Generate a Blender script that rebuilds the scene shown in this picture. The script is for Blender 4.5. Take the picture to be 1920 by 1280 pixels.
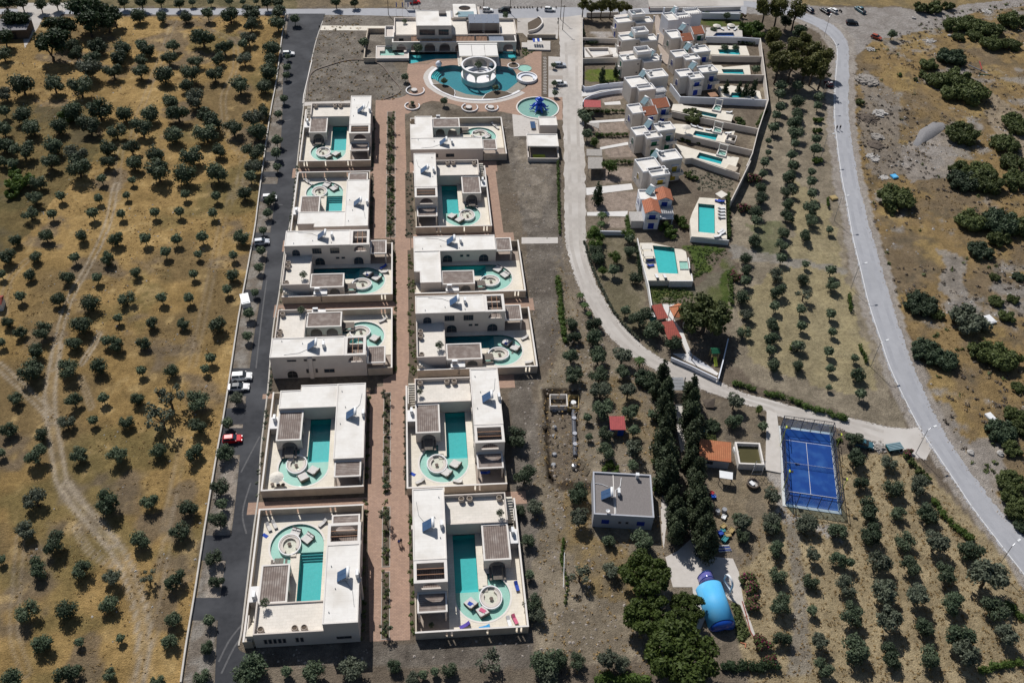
import bpy, bmesh, math, random
import numpy as np
from mathutils import Vector, Matrix
from mathutils.geometry import tessellate_polygon
R = math.radians
random.seed(7); np.random.seed(7)
for o in list(bpy.data.objects): bpy.data.objects.remove(o, do_unlink=True)
SC = bpy.context.scene
COL = SC.collection
# ------------------------------------------------------------------ camera
CAM_F, CAM_TH, CAM_PH, CAM_H, CAM_YAW = 1803.77, R(43.954), R(-3.0564), 156.39, R(-7.1)
_cp, _sp = math.cos(CAM_PH), math.sin(CAM_PH)
_cy, _sy = math.cos(CAM_YAW), math.sin(CAM_YAW)
def rz(x, y): return (_cy*x-_sy*y, _sy*x+_cy*y)
def G(px, py, z=0.0):
    """place on the level z seen at a pixel of the 1920x1280 survey photograph"""
    a = (px-960)/CAM_F; b = (py-640)/CAM_F
    u = _cp*a-_sp*b; v = _sp*a+_cp*b
    dy = math.cos(CAM_TH)-v*math.sin(CAM_TH); dz = -math.sin(CAM_TH)-v*math.cos(CAM_TH)
    t = (z-CAM_H)/dz
    x, y = rz(u*t, dy*t)
    return Vector((x, y, z))
cam = bpy.data.objects.new('camera', bpy.data.cameras.new('camera')); COL.objects.link(cam)
cam.data.sensor_width = 36.0; cam.data.lens = CAM_F/1920*36
cam.data.clip_start = 1.0; cam.data.clip_end = 9000
X0 = Vector((*rz(1, 0), 0)); Yh = Vector((*rz(0, 1), 0))
D0 = -math.sin(CAM_TH)*Yh + Vector((0, 0, -math.cos(CAM_TH)))
Fw = math.cos(CAM_TH)*Yh + Vector((0, 0, -math.sin(CAM_TH)))
Rt = _cp*X0 + _sp*D0; Dn = -_sp*X0 + _cp*D0
cam.matrix_world = Matrix(((Rt.x, -Dn.x, -Fw.x, 0), (Rt.y, -Dn.y, -Fw.y, 0), (Rt.z, -Dn.z, -Fw.z, CAM_H), (0, 0, 0, 1)))
SC.camera = cam
# ------------------------------------------------------------------ light
SHADOW_AZ, SUN_EL = R(20.5), R(47)      # shadows fall this far east of south
w = bpy.data.worlds.new('World'); SC.world = w; w.use_nodes = True
nt = w.node_tree; bg = nt.nodes['Background']
sky = nt.nodes.new('ShaderNodeTexSky'); sky.sky_type = 'NISHITA'; sky.sun_disc = False
sky.sun_elevation = SUN_EL
sd = Vector((math.sin(SHADOW_AZ)*math.cos(SUN_EL), -math.cos(SHADOW_AZ)*math.cos(SUN_EL), -math.sin(SUN_EL)))  # light travel
sky.sun_rotation = math.atan2(-sd.x, -sd.y)
nt.links.new(sky.outputs[0], bg.inputs[0]); bg.inputs[1].default_value = 0.055
sl = bpy.data.lights.new('sun', 'SUN'); sl.energy = 4.35; sl.angle = R(0.5); sl.color = (1.0, 0.965, 0.915)
so = bpy.data.objects.new('sun', sl); COL.objects.link(so)
so.rotation_euler = sd.to_track_quat('-Z', 'Y').to_euler(); so.location = (0, 150, 200)
SC.view_settings.view_transform = 'Standard'; SC.view_settings.look = 'None'
SC.view_settings.exposure = 0.0; SC.view_settings.gamma = 1.0
SC.cycles.max_bounces = 6; SC.cycles.diffuse_bounces = 2; SC.cycles.transparent_max_bounces = 12
# ------------------------------------------------------------------ crops of the survey photograph
def crop(ox, oy, s): return lambda x, y, z=0.0: G(ox+x/s, oy+y/s, z)
LA, LB, LC, LD = [crop(0, q, 3.42857) for q in (0, 340, 640, 910)]
C1, C3, C4, C5 = crop(540, 0, 3.5556), crop(480, 300, 3.5556), crop(480, 560, 3.5556), crop(440, 900, 3.2)
R2, R3, R4, R5 = crop(1060, 0, 3.5556), crop(1060, 300, 3.5556), crop(1000, 640, 3.5556), crop(1000, 920, 3.5556)
Q4, Q5, Q6, Q7 = crop(1440, 640, 4), crop(1440, 940, 4), crop(1400, 0, 3.6923), crop(1500, 320, 4)
H1, H2, H3 = crop(670, 0, 9.6), crop(850, 0, 9.6), crop(780, 90, 6.8464)
A1, A2, A3, A4, A5 = crop(1080, 0, 10.667), crop(1220, 0, 9.6), crop(1080, 110, 10.667), crop(1240, 110, 9.143), crop(1080, 220, 9.6)
Z1, Z2, Z3, Z4, Z5 = crop(1080, 330, 9.143), crop(1260, 230, 10.08), crop(1180, 440, 9.143), crop(1270, 350, 12.8), crop(1190, 550, 8)
Z6, Z7, Z8, PX = crop(1240, 1020, 6.4), crop(1290, 800, 9.847), crop(1010, 720, 6.4), crop(0, 0, 1)
P1, P2 = crop(1440, 760, 10.667), crop(1440, 880, 10.667)
ORD = ['zeroth', 'first', 'second', 'third', 'fourth', 'fifth', 'sixth', 'seventh', 'eighth', 'ninth', 'tenth', 'eleventh', 'twelfth',
       'thirteenth', 'fourteenth', 'fifteenth', 'sixteenth', 'seventeenth', 'eighteenth', 'nineteenth', 'twentieth', 'twenty-first',
       'twenty-second', 'twenty-third', 'twenty-fourth', 'twenty-fifth', 'twenty-sixth', 'twenty-seventh', 'twenty-eighth', 'twenty-ninth', 'thirtieth']
# ------------------------------------------------------------------ materials
MATS = {}
def newmat(name):
    m = bpy.data.materials.new(name); m.use_nodes = True; MATS[name] = m
    n = m.node_tree.nodes; return m, n, m.node_tree.links, n['Principled BSDF']
def mat(name, c1, c2=None, scale=1.0, rough=0.8, bump=0.0, bscale=None, c3=None, scale3=0.08, metal=0.0, spec=0.3, detail=5, rnd=0.0):
    """two tones mixed by fine noise, a third by a broad one, relief from noise; all in world space"""
    m, n, l, b = newmat(name)
    c2 = c2 or tuple(x*0.8 for x in c1)
    geo = n.new('ShaderNodeNewGeometry')
    t1 = n.new('ShaderNodeTexNoise'); t1.inputs['Scale'].default_value = scale; t1.inputs['Detail'].default_value = detail
    l.new(geo.outputs['Position'], t1.inputs['Vector'])
    r1 = n.new('ShaderNodeMapRange'); r1.inputs[1].default_value = 0.32; r1.inputs[2].default_value = 0.68
    l.new(t1.outputs['Fac'], r1.inputs[0])
    mx = n.new('ShaderNodeMix'); mx.data_type = 'RGBA'; mx.inputs[6].default_value = (*c1, 1); mx.inputs[7].default_value = (*c2, 1)
    l.new(r1.outputs[0], mx.inputs[0]); out = mx.outputs[2]
    if c3:
        t3 = n.new('ShaderNodeTexNoise'); t3.inputs['Scale'].default_value = scale3; t3.inputs['Detail'].default_value = 4
        l.new(geo.outputs['Position'], t3.inputs['Vector'])
        r3 = n.new('ShaderNodeMapRange'); r3.inputs[1].default_value = 0.45; r3.inputs[2].default_value = 0.7
        l.new(t3.outputs['Fac'], r3.inputs[0])
        m3 = n.new('ShaderNodeMix'); m3.data_type = 'RGBA'; m3.inputs[7].default_value = (*c3, 1)
        l.new(r3.outputs[0], m3.inputs[0]); l.new(out, m3.inputs[6]); out = m3.outputs[2]
    if rnd:
        oi = n.new('ShaderNodeObjectInfo'); hv = n.new('ShaderNodeHueSaturation')
        rr = n.new('ShaderNodeMapRange'); rr.inputs[3].default_value = 1-rnd; rr.inputs[4].default_value = 1+rnd
        l.new(oi.outputs['Random'], rr.inputs[0]); l.new(rr.outputs[0], hv.inputs['Value'])
        l.new(out, hv.inputs['Color']); out = hv.outputs[0]
    l.new(out, b.inputs['Base Color'])
    b.inputs['Roughness'].default_value = rough; b.inputs['Metallic'].default_value = metal
    b.inputs['Specular IOR Level'].default_value = spec
    if bump:
        tb = n.new('ShaderNodeTexNoise'); tb.inputs['Scale'].default_value = bscale or scale*2; tb.inputs['Detail'].default_value = 6
        l.new(geo.outputs['Position'], tb.inputs['Vector'])
        bp = n.new('ShaderNodeBump'); bp.inputs['Strength'].default_value = bump; bp.inputs['Distance'].default_value = 0.15
        l.new(tb.outputs['Fac'], bp.inputs['Height']); l.new(bp.outputs[0], b.inputs['Normal'])
    return m
def striped(name, c1, c2, axis, period, rough=0.7, duty=0.5, bump=0.3, c3=None):
    """boards / tile rows: a wave across a world axis plus noise wear"""
    m = mat(name, c1, tuple(x*0.75 for x in c1), 1.6, rough, 0, c3=c3, scale3=0.6)
    n, l = m.node_tree.nodes, m.node_tree.links; b = n['Principled BSDF']
    src = b.inputs['Base Color'].links[0].from_socket
    geo = n.new('ShaderNodeNewGeometry'); sp = n.new('ShaderNodeSeparateXYZ'); l.new(geo.outputs['Position'], sp.inputs[0])
    if isinstance(axis, float):
        vr = n.new('ShaderNodeVectorRotate'); vr.rotation_type = 'Z_AXIS'; vr.inputs['Angle'].default_value = axis
        l.new(geo.outputs['Position'], vr.inputs['Vector']); l.new(vr.outputs[0], sp.inputs[0]); axis = 0
    mm = n.new('ShaderNodeMath'); mm.operation = 'MODULO'; mm.inputs[1].default_value = period
    ad = n.new('ShaderNodeMath'); ad.operation = 'ADD'; ad.inputs[1].default_value = 1000*period
    l.new(sp.outputs[axis], ad.inputs[0]); l.new(ad.outputs[0], mm.inputs[0])
    gt = n.new('ShaderNodeMath'); gt.operation = 'GREATER_THAN'; gt.inputs[1].default_value = period*duty
    l.new(mm.outputs[0], gt.inputs[0])
    mx = n.new('ShaderNodeMix'); mx.data_type = 'RGBA'; mx.inputs[7].default_value = (*c2, 1)
    l.new(gt.outputs[0], mx.inputs[0]); l.new(src, mx.inputs[6]); l.new(mx.outputs[2], b.inputs['Base Color'])
    return m
def leaf(name, c1, c2, scale=0.9, trans=0.25, rnd=0.25):
    m = mat(name, c1, c2, scale, 0.62, rnd=rnd, spec=0.25, detail=3)
    n, l = m.node_tree.nodes, m.node_tree.links; b = n['Principled BSDF']
    src = b.inputs['Base Color'].links[0].from_socket
    tr = n.new('ShaderNodeBsdfTranslucent'); l.new(src, tr.inputs[0])
    ms = n.new('ShaderNodeMixShader'); ms.inputs[0].default_value = trans
    l.new(b.outputs[0], ms.inputs[1]); l.new(tr.outputs[0], ms.inputs[2])
    l.new(ms.outputs[0], n['Material Output'].inputs[0])
    return m
def water(name, tint, ripple=0.05, gl=0.10):
    m, n, l, b = newmat(name); n.remove(b)
    tp = n.new('ShaderNodeBsdfTransparent'); tp.inputs[0].default_value = (*tint, 1)
    g = n.new('ShaderNodeBsdfGlossy'); g.inputs['Roughness'].default_value = 0.03
    fr = n.new('ShaderNodeFresnel'); fr.inputs[0].default_value = 1.33
    nz = n.new('ShaderNodeTexNoise'); nz.inputs['Scale'].default_value = 2.2; geo = n.new('ShaderNodeNewGeometry')
    l.new(geo.outputs['Position'], nz.inputs['Vector'])
    bp = n.new('ShaderNodeBump'); bp.inputs['Strength'].default_value = ripple; bp.inputs['Distance'].default_value = 0.1
    l.new(nz.outputs[0], bp.inputs['Height']); l.new(bp.outputs[0], g.inputs['Normal']); l.new(bp.outputs[0], fr.inputs['Normal'])
    ms = n.new('ShaderNodeMixShader'); l.new(fr.outputs[0], ms.inputs[0])
    l.new(tp.outputs[0], ms.inputs[1]); l.new(g.outputs[0], ms.inputs[2])
    l.new(ms.outputs[0], n['Material Output'].inputs[0])
    return m
def pooltile(name, c, c2, caust=0.12):
    m = mat(name, c, c2, 1.3, 0.5, spec=0.2)
    return m
def brickmat(name, c1, c2, bw=.6, bh=.3, mo=.03, k=((1.08, 1.05, 1.02), (.88, .86, .86), (.7, .7, .7)), c3=None):
    m = mat(name, c1, c2, 1.4, .9, .15, 6, c3=c3 or tuple(x*.82 for x in c1), scale3=.22)
    n, l = m.node_tree.nodes, m.node_tree.links; b = n['Principled BSDF']; src = b.inputs['Base Color'].links[0].from_socket
    geo = n.new('ShaderNodeNewGeometry'); bt = n.new('ShaderNodeTexBrick'); bt.inputs['Scale'].default_value = 1.0
    bt.inputs['Brick Width'].default_value = bw; bt.inputs['Row Height'].default_value = bh; bt.inputs['Mortar Size'].default_value = mo
    bt.inputs['Color1'].default_value = (*k[0], 1); bt.inputs['Color2'].default_value = (*k[1], 1); bt.inputs['Mortar'].default_value = (*k[2], 1)
    l.new(geo.outputs['Position'], bt.inputs['Vector'])
    mm = n.new('ShaderNodeMix'); mm.data_type = 'RGBA'; mm.blend_type = 'MULTIPLY'; mm.inputs[0].default_value = 1
    l.new(src, mm.inputs[6]); l.new(bt.outputs['Color'], mm.inputs[7]); l.new(mm.outputs[2], b.inputs['Base Color'])
brickmat('roof', (.81, .79, .755), (.77, .745, .71), 5.0, 1.15, .025, ((1.0, 1, 1), (.975, .97, .965), (.90, .89, .88)), (.66, .625, .575))
mat('plaster', (.62, .56, .51), (.58, .52, .47), .7, .85, .05, 3)
mat('rim', (.74, .70, .66), (.69, .65, .61), .8, .8)
mat('plotwall', (.50, .43, .35), (.44, .375, .30), .8, .85, .05, 3, c3=(.56, .485, .385), scale3=.5)
brickmat('deck', (.77, .725, .64), (.72, .67, .58), 1.2, .6, .02, ((1.02, 1.01, 1), (.95, .945, .935), (.82, .8, .78)), (.68, .63, .54))
brickmat('terrace', (.77, .73, .67), (.72, .675, .615), 1.2, .6, .02, ((1.02, 1.01, 1), (.95, .945, .935), (.82, .8, .78)), (.68, .64, .58))
mat('whitewash', (.80, .79, .78), (.76, .75, .74), .6, .8, c3=(.70, .68, .66), scale3=.4)
mat('bluewhite', (.74, .77, .84), (.70, .73, .80), .6, .8)
mat('cream', (.66, .61, .56), (.62, .57, .52), .6, .85, .04, 3, c3=(.57, .52, .47), scale3=.35)
mat('trim', (.80, .79, .79), (.76, .75, .76), .8, .75)
for k, ax in (('x', 0), ('y', 1)):
    striped('slats_'+k, (.25, .20, .175), (.13, .10, .09), ax, .42, .85, .72, c3=(.36, .315, .285))
mat('wood', (.36, .20, .12), (.28, .15, .09), 3, .7)
mat('darkwood', (.16, .12, .10), (.12, .09, .075), 3, .7)
mat('glass', (.03, .045, .06), (.025, .035, .05), .5, .08, spec=.6)
mat('frame', (.16, .14, .13), (.13, .115, .11), 2, .6)
mat('dark', (.03, .03, .033), (.02, .02, .022), 2, .8)
mat('metal', (.45, .46, .48), (.40, .41, .43), 3, .4, metal=.7)
mat('whitemetal', (.78, .79, .80), (.72, .73, .74), 2, .45)
mat('graymetal', (.30, .31, .33), (.26, .27, .29), 2, .5)
mat('collector', (.035, .075, .16), (.05, .10, .20), 1.5, .12, spec=.7)
mat('collector_pale', (.22, .33, .37), (.27, .38, .42), 1.5, .2, spec=.6)
mat('pv', (.20, .23, .29), (.24, .27, .33), 1.5, .25, spec=.6)
mat('cushion', (.66, .635, .61), (.58, .56, .54), 3, .9, .1, 8)
mat('rattan', (.22, .19, .165), (.13, .115, .10), 9, .85, .3, 14)
mat('purple', (.13, .09, .42), (.10, .07, .35), 3, .9)
mat('towelblue', (.03, .08, .42), (.03, .07, .35), 3, .9)
mat('towelcyan', (.05, .30, .62), (.08, .35, .66), 3, .9)
mat('pink', (.62, .12, .22), (.55, .15, .25), 3, .9)
mat('terracotta', (.46, .19, .105), (.38, .15, .08), 2.2, .8)
striped('tile_x', (.47, .175, .095), (.26, .09, .05), R(-12.3), .42, .85, .7, c3=(.38, .15, .09))
striped('tile_z', (.47, .175, .095), (.26, .09, .05), R(2), .42, .85, .7, c3=(.38, .15, .09))
striped('tile_red', (.33, .075, .055), (.20, .045, .035), R(15), .5, .8, .75)
striped('tile_orange', (.58, .23, .11), (.36, .13, .06), R(14), .4, .8, .72, c3=(.50, .17, .08))
striped('redmetal', (.42, .075, .075), (.30, .05, .05), R(10), .45, .6, .7)
striped('shadeslat', (.42, .39, .36), (.27, .25, .23), R(-12), .3, .85, .65)
mat('pot', (.48, .41, .35), (.40, .34, .29), 3, .85)
mat('soil', (.13, .10, .075), (.09, .07, .05), 4, .95, .3, 5)
mat('blue_shutter', (.015, .045, .33), (.012, .035, .27), 2, .6)
mat('green_shutter', (.015, .13, .065), (.01, .10, .05), 2, .6)
mat('yellow_shutter', (.50, .33, .03), (.42, .28, .03), 2, .6)
mat('brown_door', (.16, .05, .03), (.12, .04, .025), 2, .6)
mat('asphalt', (.046, .048, .055), (.034, .036, .042), .9, .9, .15, 4, c3=(.076, .079, .088), scale3=.12)
mat('oldroad', (.375, .38, .405), (.34, .345, .37), .7, .85, .05, 5, c3=(.31, .315, .335), scale3=.07)
mat('shoulder', (.40, .36, .33), (.35, .315, .285), .8, .95, .2, 4, c3=(.25, .215, .18), scale3=.15)
mat('concrete', (.47, .435, .40), (.40, .37, .34), .5, .9, .1, 4, c3=(.55, .52, .49), scale3=.09)
mat('palegravel', (.40, .355, .315), (.32, .28, .25), 2.5, .95, .2, 5)
mat('whitepaint', (.72, .72, .72), (.60, .60, .60), 2.0, .7)
mat('kerb', (.50, .47, .43), (.44, .41, .37), 1.5, .85)
mat('retaining', (.60, .57, .53), (.50, .47, .43), 1.0, .85)
mat('paving', (.40, .335, .285), (.34, .28, .24), 1.2, .85, .1, 4)
mat('walkpale', (.56, .525, .49), (.50, .465, .43), 1.0, .85)
mat('stepstone', (.68, .66, .64), (.62, .60, .58), 1.0, .85)
pooltile('pool_deep', (.035, .46, .46), (.028, .42, .42))
pooltile('pool_mid', (.06, .52, .53), (.05, .48, .49))
pooltile('pool_shallow', (.38, .60, .52), (.34, .56, .485))
pooltile('pool_main', (.012, .235, .29), (.008, .20, .255))
pooltile('pool_teal', (.03, .48, .52), (.022, .42, .46))
pooltile('pool_blue', (.01, .22, .68), (.01, .18, .60))
pooltile('pool_kid', (.27, .45, .40), (.24, .41, .365))
water('water', (.93, .975, .98), .3)
mat('greenwater', (.085, .075, .03), (.075, .066, .026), .5, .12, spec=.5)
mat('padelblue', (.004, .052, .255), (.003, .042, .215), .5, .85, c3=(.02, .09, .30), scale3=.35)
mat('padeledge', (.60, .62, .62), (.52, .53, .53), 1.2, .85)
mat('steelblue', (.03, .035, .06), (.025, .03, .05), 2, .5)
mat('limepaint', (.55, .62, .08), (.48, .55, .06), 2, .6)
mat('coverblue', (.10, .45, .80), (.085, .41, .75), .8, .6, spec=.2, c3=(.15, .49, .78), scale3=.4)
mat('coverdark', (.01, .07, .40), (.01, .06, .34), .8, .2, spec=.6)
mat('toyblue', (.012, .09, .60), (.01, .07, .5), 1.5, .25, spec=.6)
mat('graygravelroof', (.235, .215, .21), (.18, .165, .16), 5, .95, .2, 8)
mat('graypaint', (.44, .45, .49), (.40, .41, .45), .8, .8)
mat('rubble', (.48, .46, .44), (.34, .32, .30), 4, .95, .4, 6)
mat('graypile', (.24, .235, .24), (.19, .185, .19), 2, .95, .3, 5)
mat('pipegray', (.16, .17, .20), (.11, .115, .14), 3, .5)
mat('earthpile', (.13, .105, .085), (.10, .08, .065), 1.5, .95, .4, 3)
mat('rope', (.45, .40, .33), None, 3, .8)
mat('bark', (.115, .090, .070), (.075, .058, .045), 6, .9, .3, 8)
mat('deadwood', (.34, .31, .28), (.24, .22, .20), 5, .9)
mat('rubber', (.018, .018, .02), (.012, .012, .014), 3, .7)
mat('cloth_dark', (.03, .032, .045), None, 4, .9)
mat('cloth_red', (.40, .04, .05), None, 4, .9)
mat('skin', (.48, .29, .20), None, 4, .7)
mat('hair', (.03, .022, .018), None, 6, .8)
mat('awning', (.80, .775, .74), (.77, .745, .71), .6, .8)
mat('umbrella', (.72, .68, .61), (.66, .62, .55), 1.5, .85)
mat('teal', (.04, .24, .27), (.03, .20, .23), 2, .5)
mat('crate', (.42, .32, .15), (.34, .25, .11), 3, .8)
mat('lampglass', (.85, .85, .83), None, 2, .3)
mat('smoke', (.14, .14, .40), (.12, .12, .36), 1, .12, spec=.8)
CARS = {}
for nm, c in (('white', (.80, .80, .80)), ('silver', (.50, .53, .58)), ('red', (.58, .012, .02)), ('black', (.012, .013, .017)), ('navy', (.02, .03, .06)),
              ('teal', (.05, .14, .18)), ('rust', (.36, .07, .035)), ('maroon', (.09, .012, .018)), ('yellow', (.62, .45, .18))):
    CARS[nm] = mat('car_'+nm, c, c, 1, .38, spec=.35)
leaf('leaf_olive', (.108, .140, .080), (.058, .082, .047), 2.4, .2, .28)
leaf('leaf_olive_dark', (.082, .114, .063), (.044, .066, .037), 2.4, .2, .25)
leaf('leaf_olive_gray', (.135, .152, .105), (.078, .094, .064), 2.4, .2, .2)
leaf('leaf_bush', (.128, .155, .050), (.066, .088, .030), 1.8, .2, .25)
leaf('leaf_green', (.10, .155, .03), (.06, .10, .02), .9, .3, .2)
leaf('leaf_walnut', (.088, .122, .026), (.044, .067, .015), 1.6, .3, .12)
leaf('leaf_dark', (.040, .068, .028), (.027, .047, .02), .9, .2, .15)
leaf('leaf_cypress', (.082, .104, .054), (.040, .056, .030), 2.2, .15, .2)
leaf('leaf_euca', (.15, .15, .042), (.08, .086, .026), 1.6, .25, .2)
leaf('leaf_hedge', (.085, .13, .03), (.055, .09, .02), 1.0, .25, .2)
leaf('leaf_palm', (.075, .125, .035), (.05, .09, .025), 1.0, .25, .15)
leaf('flower_pink', (.50, .10, .20), (.30, .06, .12), 2.5, .3, .2)
leaf('flower_magenta', (.32, .015, .10), (.20, .01, .07), 2.5, .3, .1)
leaf('drygrass', (.42, .29, .12), (.30, .20, .09), .7, .3, .2)
leaf('graytuft', (.14, .115, .095), (.09, .075, .06), .8, .2, .2)
leaf('leaf_lemon', (.16, .20, .05), (.09, .13, .03), 1.0, .3, .2)
leaf('leaf_red', (.12, .025, .02), (.07, .015, .012), 1.0, .2, .2)

mat('road_wear', (.33, .335, .36), (.30, .305, .33), 1.2, .85, c3=(.375, .38, .405), scale3=.2)
mat('lane_wear', (.43, .395, .365), (.38, .35, .32), 1.2, .85, c3=(.50, .465, .43), scale3=.2)
mat('dust', (.13, .13, .135), (.085, .085, .09), 2.5, .9)
HX = [(0, 3, 2, 1), (4, 5, 6, 7), (0, 1, 5, 4), (1, 2, 6, 5), (2, 3, 7, 6), (3, 0, 4, 7)]
# ------------------------------------------------------------------ objects
ORI = {}
def root_ori(o):
    while o.parent: o = o.parent
    return ORI.get(o.name, Vector((0, 0, 0)))
LABELS = {}
def tag(o, label, cat=None, group=None, kind=None):
    if label: o['label'] = label
    if cat: o['category'] = cat
    if group: o['group'] = group
    if kind: o['kind'] = kind
    return o
def thing(name, label, cat, loc=(0, 0, 0), group=None, rot=0.0):
    o = bpy.data.objects.new(name, None); COL.objects.link(o); o.location = loc; o.rotation_euler = (0, 0, rot)
    o.empty_display_size = 0.3; ORI[o.name] = Vector(loc)
    return tag(o, label, cat, group)
class MB:
    """collects shapes for ONE mesh object; an optional frame maps local x,y onto the ground"""
    def __init__(s, fr=None): s.v = []; s.f = []; s.fr = fr
    def add(s, vs, fs):
        o = len(s.v)
        if s.fr:
            (ox, oy), (ux, uy), (vx, vy) = s.fr
            vs = [(ox+p[0]*ux+p[1]*vx, oy+p[0]*uy+p[1]*vy, p[2]) for p in vs]
        s.v += [tuple(p) for p in vs]; s.f += [tuple(i+o for i in f) for f in fs]; return s
    def box(s, x0, x1, y0, y1, z0, z1):
        return s.add([(x0, y0, z0), (x1, y0, z0), (x1, y1, z0), (x0, y1, z0), (x0, y0, z1), (x1, y0, z1), (x1, y1, z1), (x0, y1, z1)],
                     HX)
    def ring(s, x0, x1, y0, y1, z0, z1, t, t2=None):
        t2 = t2 or t
        s.box(x0, x1, y0, y0+t2, z0, z1); s.box(x0, x1, y1-t2, y1, z0, z1)
        s.box(x0, x0+t, y0+t2, y1-t2, z0, z1); return s.box(x1-t, x1, y0+t2, y1-t2, z0, z1)
    def prism(s, poly, z0, z1, holes=()):
        loops = [[tuple(p)[:2] for p in poly]]+[[tuple(p)[:2] for p in h] for h in holes]
        pts = [p for lp in loops for p in lp]; n = len(pts)
        tr = tessellate_polygon([[Vector((*p, 0)) for p in lp] for lp in loops])
        vs = [(*p, z0) for p in pts]+[(*p, z1) for p in pts]
        fs = [tuple(t) for t in tr]+[tuple(i+n for i in reversed(t)) for t in tr]
        k = 0
        for lp in loops:
            m = len(lp)
            fs += [(k+i, k+(i+1) % m, n+k+(i+1) % m, n+k+i) for i in range(m)]; k += m
        return s.add(vs, fs)
    def sheet(s, poly, z, holes=()):
        loops = [[tuple(p)[:2] for p in poly]]+[[tuple(p)[:2] for p in h] for h in holes]
        pts = [p for lp in loops for p in lp]
        tr = tessellate_polygon([[Vector((*p, 0)) for p in lp] for lp in loops])
        out = []
        for t in tr:
            a, b, c = [pts[i] for i in t]
            out.append(tuple(t) if (b[0]-a[0])*(c[1]-a[1])-(b[1]-a[1])*(c[0]-a[0]) > 0 else tuple(reversed(t)))
        return s.add([(*p, z) for p in pts], out)
    def cyl(s, x, y, z0, z1, r, n=12, r2=None, cap=True):
        r2 = r if r2 is None else r2
        a = [2*math.pi*i/n for i in range(n)]
        vs = [(x+r*math.cos(t), y+r*math.sin(t), z0) for t in a]+[(x+r2*math.cos(t), y+r2*math.sin(t), z1) for t in a]
        fs = [(i, (i+1) % n, n+(i+1) % n, n+i) for i in range(n)]
        if cap: fs += [tuple(range(n-1, -1, -1)), tuple(range(n, 2*n))]
        return s.add(vs, fs)
    def lathe(s, x, y, prof, n=16, a0=0.0, a1=2*math.pi):
        full = abs(a1-a0-2*math.pi) < 1e-6; m = n if full else n+1
        vs = []
        for r, z in prof:
            for i in range(m):
                t = a0+(a1-a0)*i/n; vs.append((x+r*math.cos(t), y+r*math.sin(t), z))
        fs = []
        for j in range(len(prof)-1):
            for i in range(n):
                i2 = (i+1) % m; fs.append((j*m+i, j*m+i2, (j+1)*m+i2, (j+1)*m+i))
        return s.add(vs, fs)
    def tube(s, pts, r, n=6, r2=None):
        pts = [Vector(p) for p in pts]; r2 = r if r2 is None else r2; m = len(pts); vs = []
        for i, p in enumerate(pts):
            d = (pts[min(i+1, m-1)]-pts[max(i-1, 0)]).normalized()
            a = d.orthogonal().normalized() if abs(d.z) > .9 else d.cross(Vector((0, 0, 1))).normalized()
            b = d.cross(a).normalized(); rr = r+(r2-r)*i/max(1, m-1)
            vs += [p+(a*math.cos(2*math.pi*k/n)+b*math.sin(2*math.pi*k/n))*rr for k in range(n)]
        fs = [(i*n+k, i*n+(k+1) % n, (i+1)*n+(k+1) % n, (i+1)*n+k) for i in range(m-1) for k in range(n)]
        fs += [tuple(range(n-1, -1, -1)), tuple(range((m-1)*n, m*n))]
        return s.add(vs, fs)
    def obox(s, p, ux, lx, ly, lz, tilt=None):
        """box centred at p, ux = heading vector"""
        u = Vector(ux).normalized(); w_ = u.cross(Vector((0, 0, 1))).normalized() if abs(u.z) < .99 else Vector((1, 0, 0)); t = w_.cross(u) if True else 0
        p = Vector(p); vs = []
        for k in (-1, 1):
            for a, b in ((-1, -1), (1, -1), (1, 1), (-1, 1)):
                vs.append(p+u*(a*lx/2)-w_*(b*ly/2)+t*(k*lz/2))
        return s.add(vs, HX)
    def wallslab(s, p0, p1, th, outline, holes=()):
        """an upright slab from p0 to p1 (ground points); outline and holes in (along, z); th along the left normal"""
        p0 = Vector((p0[0], p0[1], 0)); p1 = Vector((p1[0], p1[1], 0)); d = (p1-p0).normalized(); nn = Vector((-d.y, d.x, 0))
        loops = [list(outline)]+[list(h) for h in holes]; pts = [p for lp in loops for p in lp]; n = len(pts)
        tr = tessellate_polygon([[Vector((p[0], p[1], 0)) for p in lp] for lp in loops])
        vs = [p0+d*p[0]+Vector((0, 0, p[1])) for p in pts]; vs += [q+nn*th for q in vs]
        fs = [tuple(t) for t in tr]+[tuple(i+n for i in reversed(t)) for t in tr]; k = 0
        for lp in loops:
            m = len(lp); fs += [(k+i, k+(i+1) % m, n+k+(i+1) % m, n+k+i) for i in range(m)]; k += m
        return s.add(vs, fs)
    def build(s, name, m, parent=None, smooth=False, recalc=True, origin=None):
        off = root_ori(parent) if parent is not None else (Vector(origin) if origin is not None else Vector((0, 0, 0)))
        me = bpy.data.meshes.new(name); ox, oy, oz = off
        me.from_pydata([(p[0]-ox, p[1]-oy, p[2]-oz) for p in s.v], [], s.f)
        if recalc:
            bm = bmesh.new(); bm.from_mesh(me); bmesh.ops.recalc_face_normals(bm, faces=bm.faces); bm.to_mesh(me); bm.free()
        if smooth: me.polygons.foreach_set('use_smooth', [True]*len(me.polygons))
        me.materials.append(MATS[m] if isinstance(m, str) else m)
        o = bpy.data.objects.new(name, me); COL.objects.link(o)
        if parent is not None: o.parent = parent
        else: o.location = off; ORI[o.name] = Vector(off)
        return o
def copy_tree(src, loc=None, rot=None, scale=None, label=None, parent=None):
    c = src.copy(); COL.objects.link(c)
    if parent is not None: c.parent = parent
    else:
        if loc is not None: c.location = loc; ORI[c.name] = Vector(loc)
        if rot is not None: c.rotation_euler = (0, 0, rot) if not hasattr(rot, '__len__') else rot
        if scale is not None: c.scale = (scale,)*3 if not hasattr(scale, '__len__') else scale
        if label: c['label'] = label
    for ch in KIDS.get(src.name, None) or [x for x in src.children]: copy_tree(ch, parent=c)
    return c
KIDS = {}
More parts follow.
